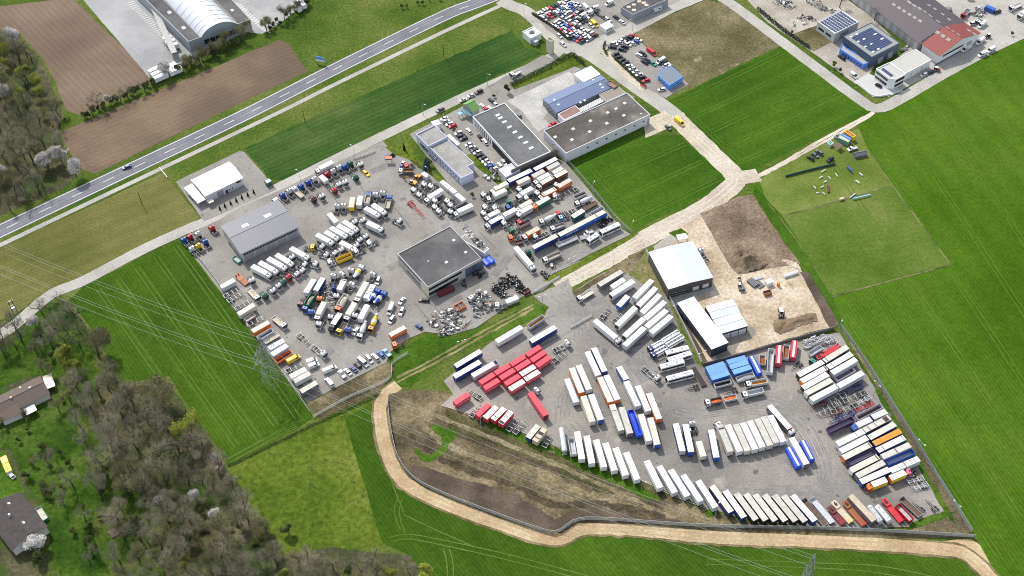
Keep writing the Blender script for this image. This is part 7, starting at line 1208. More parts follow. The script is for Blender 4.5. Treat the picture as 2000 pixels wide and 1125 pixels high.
r, ps = flat('dark_blue_hall', 'B', [(985, 420), (1308, 265), (1648, 493), (1322, 662)], 7.6, M('navy_cladding', (.055, .085, .14), .5, var=.12, wave=('Z', .9, .15)), M('grey_membrane', (.24, .25, .24), .8, var=.08), 'dark blue hall with a field of blue solar panels on its roof', para=.15, sky=[(1082, 427, 1.8, 1.2), (1145, 397, 1.8, 1.2), (1228, 453, 1.8, 1.2), (1358, 395, 2.4, 1.2), (1437, 450, 2.4, 1.2), (1163, 482, 1.6, 1.2), (1312, 510, 1.6, 1.2), (1245, 540, 1.6, 1.2), (1393, 568, 1.8, 1.2), (1333, 600, 1.8, 1.2)])
pv(r, 'B', [(1075, 430), (1310, 315), (1560, 490), (1330, 610)], 9, 10, 7.68, .16); edge_boxes(ps, P2(r, 'B', 1480, 700), 2, .2, .9, .02, 4.0, 3.6, 'roller_gate', mDOOR, r)
r, ps = flat('blue_office_front', 'B', [(950, 565), (975, 500), (1020, 548), (1310, 712), (1222, 745)], 3.4, M('blue_front', (.09, .22, .66), .5, var=.1), M('front_roof', (.34, .34, .33), .8), 'bright blue angled office front before the dark blue hall', rect=False, para=.4); edge_boxes(ps, P2(r, 'B', 1090, 740), 7, .1, .95, 1.0, 2.2, .9, 'window', mWIN, r)
r, ps = flat('white_annexe', 'C', [(230, 720), (522, 568), (705, 690), (400, 852)], 5.2, mWHW, M('membrane_pale', (.42, .41, .37), .8, var=.07, wave=('X', .25, .05)), 'long white annexe with pale roof beside the red-roofed hall', para=.1); edge_boxes(ps, P2(r, 'C', 560, 850), 4, .1, .85, .02, 3.8, 4.2, 'roller_gate', paint('white'), r)
r, ps = flat('white_office', 'C', [(68, 792), (215, 722), (408, 855), (292, 918), (215, 905)], 6.8, mWHW, M('office_roof', (.42, .41, .38), .8, var=.1), 'white two-storey office with rounded corner and white terrace', rect=False, para=.4)
for z in (1.2, 4.2): [edge_boxes(ps, P2(r, 'C', *q), n, .05, .95, z, z + 1.6, 1.6, 'window', mWIN, r, frame=mFR) for q, n in (((130, 950), 5), ((255, 990), 3), ((360, 960), 4))]
pv(r, 'C', [(118, 800), (150, 782), (270, 870), (240, 888)], 1, 5, 6.6, .2)
# long dark hall and red-roofed end
r, ps = gable('dark_hall', 'C', [(565, 500), (-210, -80), (190, -420), (1085, 258)], 6.0, 10.0, M('block_wall', (.50, .50, .50), .8, var=.15, wave=('X', .12, .3)), metal('darkroof', (.062, .048, .055), 'Y', .8, .12), 'very long hall with dark brown roof and rows of skylights', sky=[(570, 255, 2.4, 1.6), (510, 215, 2.4, 1.6), (450, 178, 2.4, 1.6), (388, 138, 2.4, 1.6), (330, 100, 2.4, 1.6), (270, 60, 2.4, 1.6), (775, 265, 3, 1.4, 9), (685, 200, 3, 1.4, 9), (625, 158, 3, 1.4, 9), (563, 118, 3, 1.4, 9), (505, 82, 3, 1.4, 9), (445, 42, 3, 1.4, 9), (910, 225, 2.4, 1.6), (835, 165, 2.4, 1.6), (745, 105, 2.4, 1.6), (675, 65, 2.4, 1.6)])
r, ps = gable('red_roofed_hall', 'C', [(780, 642), (575, 498), (1082, 262), (1305, 398)], 6.0, 10.2, mWHW, metal('redroof', (.20, .028, .022), 'Y', .8, .12), 'gable hall with bright red roof at the end of the long dark hall', sky=[(775, 392, 2.4, 2), (835, 432, 2.4, 2), (897, 472, 2.4, 2), (1143, 342, 2.4, 1.8), (1205, 380, 2.4, 1.8), (888, 335, 2.6, 1, 9.4), (950, 375, 2.6, 1, 9.4), (1010, 412, 2.6, 1, 9.4)])
edge_boxes(ps, P2(r, 'C', 1010, 560), 9, .1, .6, 3.6, 4.8, 2.2, 'window', mWIN, r); edge_boxes(ps, P2(r, 'C', 1010, 560), 1, .72, .8, .02, 4.2, 4.0, 'roller_gate', mDOOR, r); edge_boxes(ps, P2(r, 'C', 1010, 560), 1, .08, .6, .02, 1.0, 26, 'plinth', M('plinth_blue', (.05, .07, .12), .8), r)
# logistics hall with barrel vault
mWL = M('cladding_blue_grey', (.30, .34, .37), .6, var=.08, wave=('X', .8, .1))
r, ps = flat('logistics_wing', 'F', [(872, 325), (400, -140), (500, -185), (968, 290)], 7.4, mWL, mBIT, 'dark flat wing left of the barrel-roofed hall', para=.2, sky=[(725, 97, 2.8, 2), (836, 217, 2.8, 2)], rect=False)
r, ps = flat('logistics_wing', 'F', [(1355, 150), (980, -250), (870, -210), (1258, 188)], 7.4, M('cladding_tan', (.36, .33, .29), .7, var=.1), mBIT, 'dark flat wing right of the barrel-roofed hall', para=.2, sky=[(1216, 80, 2.4, 1.6)], rect=False)
A_, B_, C_, D_ = [tat('F', *q, 7.6) for q in ((972, 292), (1257, 190), (870, -210), (500, -185))]
r = tag(empty('barrel_hall', (A_.x, A_.y, 0)), 'large hall with silver barrel-vaulted roof behind the ploughed field', 'building'); o_ = Vector((A_.x, A_.y, 0)); N_ = 16; vs = []; uu = (B_ - A_); dd = ((D_ - A_) + (C_ - B_)) / 2
for k in range(N_ + 1):
    th = math.pi * (.18 + .64 * k / N_); h = 5.2 * (math.sin(th) - math.sin(math.pi * .18)) / (1 - math.sin(math.pi * .18)); tt = .5 - .5 * math.cos(th) / math.cos(math.pi * .18)
    for e in (0, 1): p = A_ + uu * tt + dd * e - o_; vs.append((p.x, p.y, 7.5 + h))
vb = MB(); vb.add(vs, [(2 * k, 2 * k + 2, 2 * k + 3, 2 * k + 1) for k in range(N_)]); vb.obj('vault_roof', M('vault_metal', (.56, .57, .60), .4, .3, var=.05, scale=.3, wave=('Y', .9, .10)), r)
fb = MB(); dn = dd.normalized() * .6; fb.add([(x + dn.x, y + dn.y, z - .15) for x, y, z in vs[0::2]] + [(vs[-2][0] + dn.x, vs[-2][1] + dn.y, .0), (vs[0][0] + dn.x, vs[0][1] + dn.y, .0)], [tuple(range(N_ + 3))]); fb.obj('front_wall', mWL, r)
rbm = MB()
for e in (.06, .13, .2, .28, .36, .45):
    for k in range(N_): a = Vector(vs[2 * k]) * (1 - e) + Vector(vs[2 * k + 1]) * e; b2 = Vector(vs[2 * k + 2]) * (1 - e) + Vector(vs[2 * k + 3]) * e; rbm.bar(a + Vector((0, 0, .05)), b2 + Vector((0, 0, .05)), .22)
rbm.obj('roof_rib', M('rib_grey', (.36, .37, .40), .5), r)
wb = [(0, 0), (uu.x, uu.y)]; e_ = Vector((uu.x, uu.y)).normalized()
for k in range(6):
    t0, t1 = .06 + .155 * k, .06 + .155 * k + .135; p0, p1 = e_ * uu.length * t0, e_ * uu.length * t1; nr = Vector((e_.y, -e_.x)) * -.55; q = [p0 - nr * 1.0, p1 - nr * 1.0]
    ndd = Vector((dd.x, dd.y)).normalized() * .5; MB().add([(p0.x + ndd.x, p0.y + ndd.y, 1.8), (p1.x + ndd.x, p1.y + ndd.y, 1.8), (p1.x + ndd.x, p1.y + ndd.y, 4.8), (p0.x + ndd.x, p0.y + ndd.y, 4.8)], [(0, 1, 2, 3), (3, 2, 1, 0)][:1]).obj('window', mWIN, r)
canopy('loading_canopy', 'F', [(870, 380), (832, 390), (420, -60), (470, -75)], 4.4, mCONC, 'long concrete loading canopy left of the barrel-roofed hall')
# new halls by the building site
mANT = M('anthracite_cladding', (.085, .078, .072), .6, var=.08, wave=('X', 1.0, .15))
r, ps = gable('new_hall', 'y', [(20, 205), (183, 505), (535, 412), (378, 130)], 6.6, 7.3, mANT, metal('silverroof', (.49, .52, .57), 'X', .8, .05), 'new anthracite hall with silver-white shallow roof by the building site', over=.15)
edge_boxes(ps, P2(r, 'y', 350, 525), 2, .06, .42, 1.6, 3.0, 2.8, 'window', mWIN, r, frame=mFR); edge_boxes(ps, P2(r, 'y', 350, 525), 2, .52, .96, 1.0, 3.4, 3.0, 'roller_gate', paint('white'), r)
mNAV = M('navy_panel', (.035, .042, .062), .5, var=.1, wave=('X', .5, .2))
r, ps = flat('new_long_hall', 'y', [(283, 600), (412, 546), (622, 935), (490, 985)], 6.0, mNAV, metal('brightroof', (.60, .64, .68), 'X', .9, .04), 'new long dark navy hall with bright white roof', para=.06, param=mFR)
edge_boxes(ps, P2(r, 'y', 400, 850), 6, .08, .95, 1.4, 4.2, 2.0, 'window', mWIN, r)
r, ps = gable('new_wing', 'y', [(535, 742), (748, 682), (800, 792), (588, 856)], 4.8, 5.0, mNAV, metal('brightroof2', (.54, .57, .62), 'Y', .9, .04), 'white-roofed wing with three gates beside the long navy hall', over=.05)
edge_boxes(ps, P2(r, 'y', 700, 860), 3, .1, .97, .02, 3.6, 3.4, 'roller_gate', paint('lgrey'), r)
r, ps = gable('new_wing', 'y', [(465, 640), (682, 580), (748, 680), (533, 740)], 4.8, 5.25, mNAV, metal('brightroof2', (.54, .57, .62), 'Y', .9, .04), 'rear white-roofed wing beside the long navy hall', over=.05)
canopy('porch_roof', 'y', [(240, 75), (320, 60), (338, 100), (262, 116)], 3.4, metal('porch', (.62, .65, .70), 'X', .9, .05), 'small silver porch roof above the ramp of the new hall')
flat('site_cabin', 'y', [(938, 435), (985, 418), (1010, 440), (965, 458)], 2.6, mWHW, paint('white'), 'white site cabin on the building site', 'cabin', para=.04)
# houses at the left edge
mTILE = M('brown_tiles', (.13, .095, .08), .85, var=.2, scale=1.2, wave=('X', 1.6, .2)); mTILE2 = M('dark_tiles', (.075, .062, .058), .9, var=.35, scale=.5, wave=('X', 1.6, .15)); mPL = M('house_plaster', (.62, .60, .56), .8, var=.08)
r, ps = gable('house', 'H', [(-190, 965), (292, 730), (372, 856), (-110, 1095)], 3.4, 5.2, mPL, mTILE, 'brown-tiled bungalow with white chimneys at the left edge', sky=[(145, 810, .8, .8), (222, 818, 1.2, .8)], over=.4)
MB().box(-.4, .4, -.3, .3, 4.0, 6.2).obj('chimney', mPL, r)
gable('house', 'H', [(-60, 905), (85, 870), (178, 985), (30, 1075)], 3.2, 4.4, mPL, mTILE, 'lower brown-tiled wing in front of the bungalow', over=.4); canopy('terrace_roof', 'H', [(298, 735), (350, 718), (430, 790), (352, 822)], 2.6, paint('tan'), 'tan terrace roof behind the bungalow'); canopy('terrace_roof', 'H', [(170, 965), (245, 930), (272, 975), (195, 1018)], 2.7, paint('lgrey'), 'pale glass terrace roof before the bungalow')
r, ps = gable('house', 'I', [(-130, 690), (85, 950), (322, 805), (172, 585)], 4.4, 8.2, mPL, mTILE2, 'dark-roofed gable house with white wall behind a blossoming tree', sky=[(66, 645, 1.0, 1.0), (165, 775, 1.2, 1.0)], over=.5)
edge_boxes(ps, P2(r, 'I', 240, 880), 2, .25, .65, 3.2, 4.4, 1.2, 'window', mWIN, r); MB().box(-2.0, -1.2, .3, 1.0, 6.5, 9.2).obj('chimney', mPL, r)
gable('garden_shed', 'I', [(-5, 330), (30, 312), (92, 405), (45, 425)], 2.2, 2.7, mPL, paint('yellow'), 'narrow garden shed with yellow roof at the left edge', 'shed', over=.1); V('car', 'I', (60, 430, 95, 462), 'white car', 'below the yellow-roofed shed', kind='hatch'); V('skip', 'I', (255, 660, 310, 745), 'long green and cream trailer box', 'on the garden edge by the dark house', side='teal', inside='cream')
# paddock huts
flat('green_hut', 'z', [(1042, 222), (1078, 188), (1200, 245), (1165, 292)], 2.9, M('hut_green', (.14, .25, .17), .7), metal('hutroof', (.50, .50, .45), 'X', .4, .3), 'green hut with grey and blue roof on the paddock', 'hut', para=.04); flat('wagon', 'z', [(1130, 145), (1160, 132), (1245, 210), (1205, 240)], 3.0, paint('yellow'), paint('rust'), 'yellow wagon with brown roof on the paddock edge', 'wagon', para=.04); flat('blue_tent', 'z', [(1078, 190), (1105, 180), (1205, 238), (1190, 262)], 3.05, paint('blue'), paint('sky'), 'blue sheet roof beside the green hut', 'tent', para=.04); gable('tent', 'z', [(1230, 400), (1365, 375), (1378, 430), (1240, 455)], 1.5, 2.6, paint('dgrey'), paint('dgrey'), 'dark tunnel tent on the paddock edge', 'tent', over=.02); flat('small_tent', 'z', [(925, 285), (960, 262), (995, 290), (955, 318)], 2.0, paint('lgrey'), paint('teal'), 'small grey-green tent by the paddock track', 'tent', para=.02); canopy('party_tent', 'z', [(1005, 320), (1050, 285), (1110, 320), (1060, 352)], 2.5, paint('brown'), 'brown frame tent with pale top on the paddock', 'tent'); V('pick', 'z', (1180, 365, 1245, 345), 'silver trailer pickup', 'on the paddock', col='lgrey')
rngA = random.Random(4)
def jump(x1, y1, x2, y2, col, label, h=.8, w=.35):
    a, b = tat('z', x1, y1), tat('z', x2, y2); o = tag(empty('agility_hurdle', (a.x, a.y, 0)), label, 'hurdle'); d = b - a; b1 = MB(); b1.bar((0, 0, h), (d.x, d.y, h), w); b1.obj('rail', paint(col), o)
    for q in (Vector((0, 0, 0)), d): MB().box(q.x - .12, q.x + .12, q.y - .12, q.y + .12, 0, h + .2).obj('stand', paint(col), o)
for k, q in enumerate([(832, 705, 865, 688), (880, 755, 915, 740), (935, 690, 955, 715), (765, 800, 785, 825), (845, 815, 878, 800), (795, 878, 825, 872), (865, 875, 892, 895), (1015, 655, 1038, 685)]): jump(*q, 'white', 'white dog hurdle, ' + ('leftmost' if k == 3 else ORD[k + 1]) + ' counted round the paddock course', .6); rngA.random()
jump(930, 790, 935, 870, 'maroon', 'long dark red tunnel lying on the paddock', .5, .9); jump(1215, 950, 1415, 905, 'ltblue', 'long pale blue dog walk on the paddock', 1.0, .5); jump(1180, 935, 1245, 885, 'lgrey', 'grey seesaw beside the dog walk', .6, .4); jump(1150, 590, 1205, 640, 'blue', 'blue and red climbing wall on the paddock', 1.4, .8); jump(1245, 735, 1290, 765, 'cream', 'cream tunnel mouth on the paddock', .6, .7); jump(1290, 645, 1330, 675, 'lgrey', 'grey low table on the paddock', .4, .6); jump(850, 640, 900, 610, 'lgrey', 'grey frame by the windbreak on the paddock', .8, .4); jump(1060, 960, 1110, 945, 'tan', 'tan dog hut at the lower paddock edge', .9, 1.2)
finish_labels()

# ------------------------------------------------------------------ fences, walls, hedges, lamps
def fence(name, pts, h, label, cat='fence', t='P', step=3.0, rail=.11, mesh_=True, wall=None, sep=.28):
    ws = resample([p for p in smooth([tat(t, *q) for q in pts], 4)], step); o = ws[0]; r = tag(empty(name, o), label, cat); b = MB()
    if wall:
        w = MB()
        for a, c in zip(ws, ws[1:]):
            d = (c - a).normalized(); s = Vector((-d.y, d.x, 0)) * .12; q = [a - s - o, c - s - o, c + s - o, a + s - o]
            w.add([(p.x, p.y, 0) for p in q] + [(p.x, p.y, h) for p in q], [(4, 5, 6, 7), (0, 1, 5, 4), (2, 3, 7, 6)])
        w.obj('wall', wall, r); return r
    for a, c in zip(ws, ws[1:]):
        n = int((c - a).length / sep)
        for k in range(n): p = a.lerp(c, k / n) - o; b.box(p.x - .028, p.x + .028, p.y - .028, p.y + .028, .1, h - .05)
        for z in (.2, h * .5, h - .1): b.bar((a.x - o.x, a.y - o.y, z), (c.x - o.x, c.y - o.y, z), rail)
    b.obj('wire_panel', mGALV, r)
    pm = cached(('fpost', h), lambda: MB().box(-.06, .06, -.06, .06, 0, h + .15).mesh('post', [mGALV]))
    for k, p in enumerate(ws[:100 * 1]): ob('post', pm, r, loc=p - o)
    return r
fence('mesh_fence', [(352, 468), (400, 520), (450, 588), (510, 672), (572, 758), (612, 816)], 2.0, 'thin mesh fence between the far yard and the left crop field')
fence('mesh_fence', [(1642, 640), (1700, 724), (1760, 820), (1830, 932), (1903, 1050)], 2.6, 'tall grey mesh fence along the right crop field', sep=.1)
fence('mesh_fence', [(1903, 1050), (1760, 1041), (1600, 1034), (1500, 1032), (1400, 1030), (1290, 1024), (1180, 1016), (1125, 1018), (1092, 1040), (1060, 1038), (960, 1003), (860, 964), (806, 934), (778, 895), (764, 840), (757, 780)], 2.4, 'long grey mesh fence above the sandy track', sep=.1)
fence('mesh_fence', [(1108, 316), (1160, 374), (1210, 436), (1236, 456)], 2.0, 'mesh fence between the packed lorry rows and the crop field'); fence('mesh_fence', [(612, 816), (680, 778), (760, 742), (766, 712), (800, 690)], 1.8, 'mesh fence along the bank at the far yard foot')
fence('concrete_wall', [(1262, 492), (1290, 548), (1318, 605), (1346, 660), (1372, 715)], 2.2, 'grey concrete wall between near yard and new halls', 'wall', wall=mCONC); fence('concrete_wall', [(1372, 715), (1450, 694), (1540, 668), (1640, 640)], 2.0, 'dark concrete wall below the building site', 'wall', wall=M('dark_concrete', (.17, .165, .16), .85, var=.2))  # the stretch below the site has a darker concrete tone
fence('sliding_gate', [(1042, 572), (1068, 557), (1096, 541)], 1.6, 'silver sliding gate between far yard and gravel road', 'gate', rail=.2); fence('sliding_gate', [(1114, 642), (1136, 630), (1158, 617)], 1.6, 'silver sliding gate of the near yard', 'gate', rail=.2); fence('sliding_gate', [(690, 312), (718, 303), (742, 292)], 1.6, 'pale sliding gate by the access road', 'gate', rail=.2)
fence('kerb_wall', [(862, 792), (980, 829), (1085, 871), (1165, 903), (1250, 937), (1320, 971), (1405, 1002)], .25, 'low concrete kerb along the curved trailer row', 'kerb', wall=mCONC); fence('windbreak', [(1534, 346), (1580, 334), (1638, 320)], 1.3, 'dark green windbreak net across the paddock', 'fence', wall=M('net_green', (.02, .06, .045), .9)); fence('bridge_parapet', [(312, 330), (322, 342), (330, 352)], 1.2, 'white barrier beside the white hall yard', 'barrier', wall=paint('white'))
fence('low_wall', [(1672, 158), (1695, 182), (1712, 190), (1740, 185)], 1.0, 'white garden wall round the white terrace', 'wall', wall=mWHW)
def hedge(pts, h, w, label, col=(.045, .085, .018), t='P', cat='hedge', n=None):
    ws = resample([tat(t, *q) for q in pts], .55); o = ws[0]; rng = random.Random(len(pts) * 7 + int(o.x)); b = MB()
    for p in ws:
        for k in range(n or 26):
            c = Vector((p.x - o.x + rng.gauss(0, w * .33), p.y - o.y + rng.gauss(0, w * .33), rng.uniform(.05, h) if rng.random() < .6 else h * rng.uniform(.8, 1.05))); s = rng.uniform(.12, .32)
            u = Vector((rng.gauss(0, 1), rng.gauss(0, 1), rng.gauss(0, 1))).normalized() * s; v = u.orthogonal().normalized() * s; b.add([c - u, c + v, c + u, c - v], [(0, 1, 2, 3)])
    o2 = b.obj('hedge', M('hedge_' + str(col[1]), col, .8, var=.45, scale=.7), None); o2.location = o; return tag(o2, label, cat)
hedge([(998, 168), (1060, 138), (1117, 108), (1142, 128)], 2.0, 1.4, 'long clipped green hedge round the lawn by the access road'); hedge([(1200, 115), (1232, 145), (1262, 172)], 1.2, .8, 'low green hedge before the dealer cars'); hedge([(1040, 28), (1082, 55), (1110, 78), (1148, 80), (1168, 70)], 1.2, .8, 'dark hedge round the crowded car lot', (.05, .07, .03)); hedge([(1480, 20), (1510, 45), (1535, 65), (1580, 95)], 2.0, 1.2, 'dark hedge along the hill road before the recycling yard', (.03, .05, .02)); hedge([(448, 911), (520, 875), (612, 830), (742, 772)], .7, .9, 'strip of tall weeds between crop field and pasture', (.075, .12, .02), n=10)
hedge([(1182, 85), (1178, 95), (1186, 110)], 1.5, .8, 'short hedge at the dealer lot gate')
def lamp(t, x, y, h, label, arm=1.2, az=0.0, double=False):
    p = tat(t, x, y); r = tag(empty('street_lamp', (p.x, p.y, 0), az), label, 'lamp', 'street lamps round the yards'); MB().cyl((0, 0, 0), (0, 0, h), .11, 6, r2=.07).obj('pole', mGALV, r)
    for s in ((-1, 1) if double else (1,)): MB().bar((0, 0, h - .05), (s * arm, 0, h + .1), .09).obj('arm', mGALV, r); MB().box(min(s * arm, s * (arm + .8)), max(s * arm, s * (arm + .8)), -.2, .2, h, h + .18).obj('lamp_head', paint('lgrey'), r)
for a in [('v', 1095, 885, 9, 'tall lamp by the fence beside the bare chassis', 1.2, 2.1, 1), ('w', 1300, 665, 9, 'tall lamp by the fence near the blue open tipper', 1.2, 2.1, 1), ('K', 1530, 190, 9, 'tall lamp at the fence near the bottom right corner', 1.2, 2.1, 1), ('i', 1803, 385, 8, 'lamp at the gravel road behind the right coach', .8, 1.0), ('i', 1035, 832, 8, 'lamp between gravel road and the timber tipper', .8, .5, 1), ('m', 605, 207, 8, 'lamp on the near side of the gravel road', .8, .5, 1), ('n', 287, 447, 8, 'double lamp on the grass verge by the blue trailers', .8, .3, 1), ('r', 528, 655, 9, 'lamp at the lower left kerb by red bodies', .8, .4), ('s', 1140, 935, 9, 'lamp at the gap in the curved trailer row', .8, 2.5, 1), ('u', 505, 728, 9, 'lamp between two trailers of the curved row', .8, .9), ('l', 1850, 530, 8, 'double lamp by the sliding gate apron', .8, .4, 1), ('b', 615, 190, 8, 'lamp behind the green lorry by the access road', .9, 2.4), ('a', 1635, 490, 7, 'lamp in the row by the access road', .8, 2.4), ('g', 410, 520, 9, 'lamp beside the blue spruce', .8, 2.4), ('D', 265, 425, 8, 'lamp on the crop edge of the access road', .8, -.5), ('D', 968, 95, 8, 'lamp on the access road near the black off-roader', .8, -.5), ('h', 1570, 605, 8, 'lamp at the crop fence beside the mixer lorry', .6, 1.0), ('y', 240, 700, 7, 'lamp behind the wall by the long navy hall', .6, .5, 1), ('y', 437, 1075, 7, 'lamp at the lower end of the long navy hall', .6, .5, 1), ('A', 245, 180, 8, 'lamp beside the junction road', .9, .6, 1), ('A', 1597, 170, 8, 'lamp before the low grey hall', .8, 2.4), ('A', 1435, 345, 7, 'lamp at the car lot corner', .6, 2.4), ('h', 285, 510, 8, 'lamp by the fenced scrap bay', .6, 1), ('v', 640, 70, 7, 'lamp at the fence corner by the scrap axles', .6, 1)]: lamp(*a[:5], az=a[6], double=len(a) > 7) if len(a) > 6 else lamp(*a[:5])
for k, (x, y) in enumerate([(278, 400), (596, 240), (867, 112)]):
    p = at(x, y); r = tag(empty('wooden_pole', (p.x, p.y, 0)), ['dark wooden pole standing in the stubble field', 'dark wooden pole in the upper crop by the cycle path', 'dark wooden pole in the grass near the pump house'][k], 'pole'); MB().cyl((0, 0, 0), (0, 0, 8.5), .2, 6, r2=.14).obj('pole', M('pole_wood', (.06, .045, .035), .9), r); MB().box(-.7, .7, -.06, .06, 8.0, 8.15).obj('crossarm', M('pole_wood', (.06, .045, .035), .9), r)
p = tat('M', 140, 1015); r = tag(empty('pole_transformer', (p.x, p.y, 0), .6), 'twin-pole transformer with grey boxes beside the access road', 'transformer')
for s in (-1, 1): MB().cyl((s * 1.0, 0, 0), (s * .8, 0, 10), .18, 6).obj('pole', M('pole_wood', (.06, .045, .035), .9), r)
MB().box(-.8, .8, -.5, .5, 3.4, 5.0).obj('transformer_box', paint('lgrey'), r); MB().box(-1.4, 1.4, -.12, .12, 9.4, 9.65).box(-1.2, 1.2, -.1, .1, 6.5, 6.7).obj('crossarm', mGALV, r)
# pylons and conductors
g1 = at(531, 749); g2 = at(1588, 1090, 31); g2.z = 0
ld = (g2 - g1).normalized(); ls = Vector((-ld.y, ld.x, 0)); H_P = 31.0
def pylon(g, label):
    r = tag(empty('power_pylon', (g.x, g.y, 0), math.atan2(ld.y, ld.x)), label, 'pylon'); mt = M('pylon_steel', (.13, .155, .14), .6, .1, var=.2); b = MB(); w = lambda z: 2.9 * (1 - z / H_P) ** .9 + .35; zs = [0, 4, 8, 11.5, 14.5, 17, 19.5, 21.5, 23.5, 25.5, 27.5, H_P]
    for a, c in zip(zs, zs[1:]):
        for sx, sy in ((1, 1), (1, -1), (-1, 1), (-1, -1)): b.bar((sx * w(a), sy * w(a), a), (sx * w(c), sy * w(c), c), .15)
        for (p, q) in (((1, 1), (1, -1)), ((1, -1), (-1, -1)), ((-1, -1), (-1, 1)), ((-1, 1), (1, 1))):
            b.bar((p[0] * w(a), p[1] * w(a), a), (q[0] * w(c), q[1] * w(c), c), .08); b.bar((q[0] * w(a), q[1] * w(a), a), (p[0] * w(c), p[1] * w(c), c), .08); b.bar((p[0] * w(c), p[1] * w(c), c), (q[0] * w(c), q[1] * w(c), c), .1)
    b.obj('lattice_mast', mt, r)
    for z, L in ((20.0, 7.0), (25.0, 5.5)):
        for s in (-1, 1):
            a = MB(); ww = w(z)
            for e in (-1, 1): a.bar((e * ww, s * ww, z), (0, s * L, z + .3), .16); a.bar((e * ww, s * ww, z + 1.5), (0, s * L, z + .35), .14)
            for k in (.3, .6): a.bar((ww * (1 - k), s * (ww + (L - ww) * k), z + .1), (-ww * (1 - k), s * (ww + (L - ww) * k), z + .1), .1)
            ao = a.obj('crossarm', mt, r); MB().cyl((0, s * L, z + .25), (0, s * L, z - 1.6), .16, 6).obj('insulator', M('glass_green', (.22, .38, .33), .3), r)
            if z < 22: MB().cyl((0, s * L * .55, z + .15), (0, s * L * .55, z - 1.6), .16, 6).obj('insulator', M('glass_green', (.22, .38, .33), .3), r)
    return r
pylon(g1, 'tall lattice pylon standing at the left fence of the far yard'); pylon(g2, 'lattice pylon top rising at the bottom edge of the field')
g0_ = g1 - ld * (g2 - g1).length * 1.0; mWIRE = M('conductor', (.36, .37, .33), .6, 0, var=.1)
def conductor(a, c, sag, off, z, k):
    b = MB(); pts = [a.lerp(c, q / 24) + ls * off + Vector((0, 0, z - 4 * sag * (q / 24) * (1 - q / 24))) for q in range(25)]; o = pts[0]
    for p, q in zip(pts, pts[1:]): b.cyl(p - o, q - o, .042, 5, cap=False)
    w = b.obj('power_line', mWIRE); w.location = o; tag(w, ['outermost', 'second', 'third', 'fourth', 'fifth', 'innermost'][k] + ' conductor ' + ('left' if c is g1 else 'right') + ' of the tall lattice pylon', 'power line', 'power lines')
for k, (off, z) in enumerate(((-7.0, 18.5), (-3.85, 18.5), (-5.5, 23.5), (5.5, 23.5), (3.85, 18.5), (7.0, 18.5))): conductor(g0_, g1, 7, off, z, k); conductor(g1, g2, 6, off, z, k)

# ------------------------------------------------------------------ heaps
def heap(name, t, poly, h, mt, label, seed=0):
    w = [tat(t, *p) for p in poly]; P_ = [(p.x, p.y) for p in w]; xs = [p[0] for p in P_]; ys = [p[1] for p in P_]; st = .8; b = MB(); idx = {}; nx = int((max(xs) - min(xs)) / st) + 1; ny = int((max(ys) - min(ys)) / st) + 1; cx, cy = sum(xs) / len(xs), sum(ys) / len(ys); vs = []; fs = []
    def dist(p):
        d = 1e9
        for k in range(len(P_)):
            a, c = Vector(P_[k]), Vector(P_[(k + 1) % len(P_)]); e = c - a; tt = max(0, min(1, (p - a).dot(e) / e.length_squared)); d = min(d, (p - a - e * tt).length)
        return d if pip(p, P_) else -1
    for i in range(nx + 1):
        for j in range(ny + 1):
            p = Vector((min(xs) + i * st, min(ys) + j * st)); d = dist(p)
            if d >= -.5:
                q = Vector((p.x, p.y, seed)); z = max(0, min(1, d / 5.0)); z = h * z * (.35 + .75 * abs(noise.noise(q * .16)) * 2 + .35 * noise.noise(q * .6)); idx[i, j] = len(vs); vs.append((p.x - cx, p.y - cy, .27 + max(0, z) if d > 0 else .2))
    for i in range(nx):
        for j in range(ny):
            k4 = [(i, j), (i + 1, j), (i + 1, j + 1), (i, j + 1)]
            if all(k in idx for k in k4): fs.append(tuple(idx[k] for k in k4))
    b.add(vs, fs); o = b.obj(name, mt); o.location = (cx, cy, 0); return tag(o, label, 'heap')
heap('soil_heap', 'y', [(660, 220), (700, 150), (780, 170), (900, 250), (990, 300), (920, 350), (780, 390), (720, 370), (680, 310)], 4.2, g_soil, 'brown topsoil heap above the building site', 2); heap('soil_heap', 'y', [(1000, 740), (1150, 730), (1260, 690), (1340, 690), (1360, 760), (1220, 800), (1060, 870), (1000, 830)], 2.2, GM('heap_brown', [(.14, .105, .065), (.20, .15, .095), (.30, .24, .16)], fine=.9, big=.08, bump=.4), 'lumpy soil heap at the lower site wall', 3); heap('sand_heap', 'y', [(715, 385), (745, 375), (775, 400), (735, 420)], 1.2, g_site, 'small sand heap beside the topsoil', 4); heap('rubble_heap', 'y', [(1060, 270), (1110, 262), (1200, 290), (1225, 360), (1130, 330)], 1.5, g_site, 'pale rubble heap at the top of the site', 5); heap('gravel_heap', 'B', [(300, 60), (400, 35), (440, 90), (340, 130)], 2.2, g_pale, 'pale gravel heap in the recycling yard', 6)
def pipe_stack(t, x, y, n, L, rad, col, label, nm='pipe_bundle', ang=.4):
    p = tat(t, x, y); r = tag(empty(nm, (p.x, p.y, .05), ang), label, 'pipes')
    for k in range(n): MB().cyl((-L / 2, (k % 4) * rad * 2.1, rad + (k // 4) * rad * 1.8), (L / 2, (k % 4) * rad * 2.1, rad + (k // 4) * rad * 1.8), rad, 8).obj('pipe', paint(col), r)
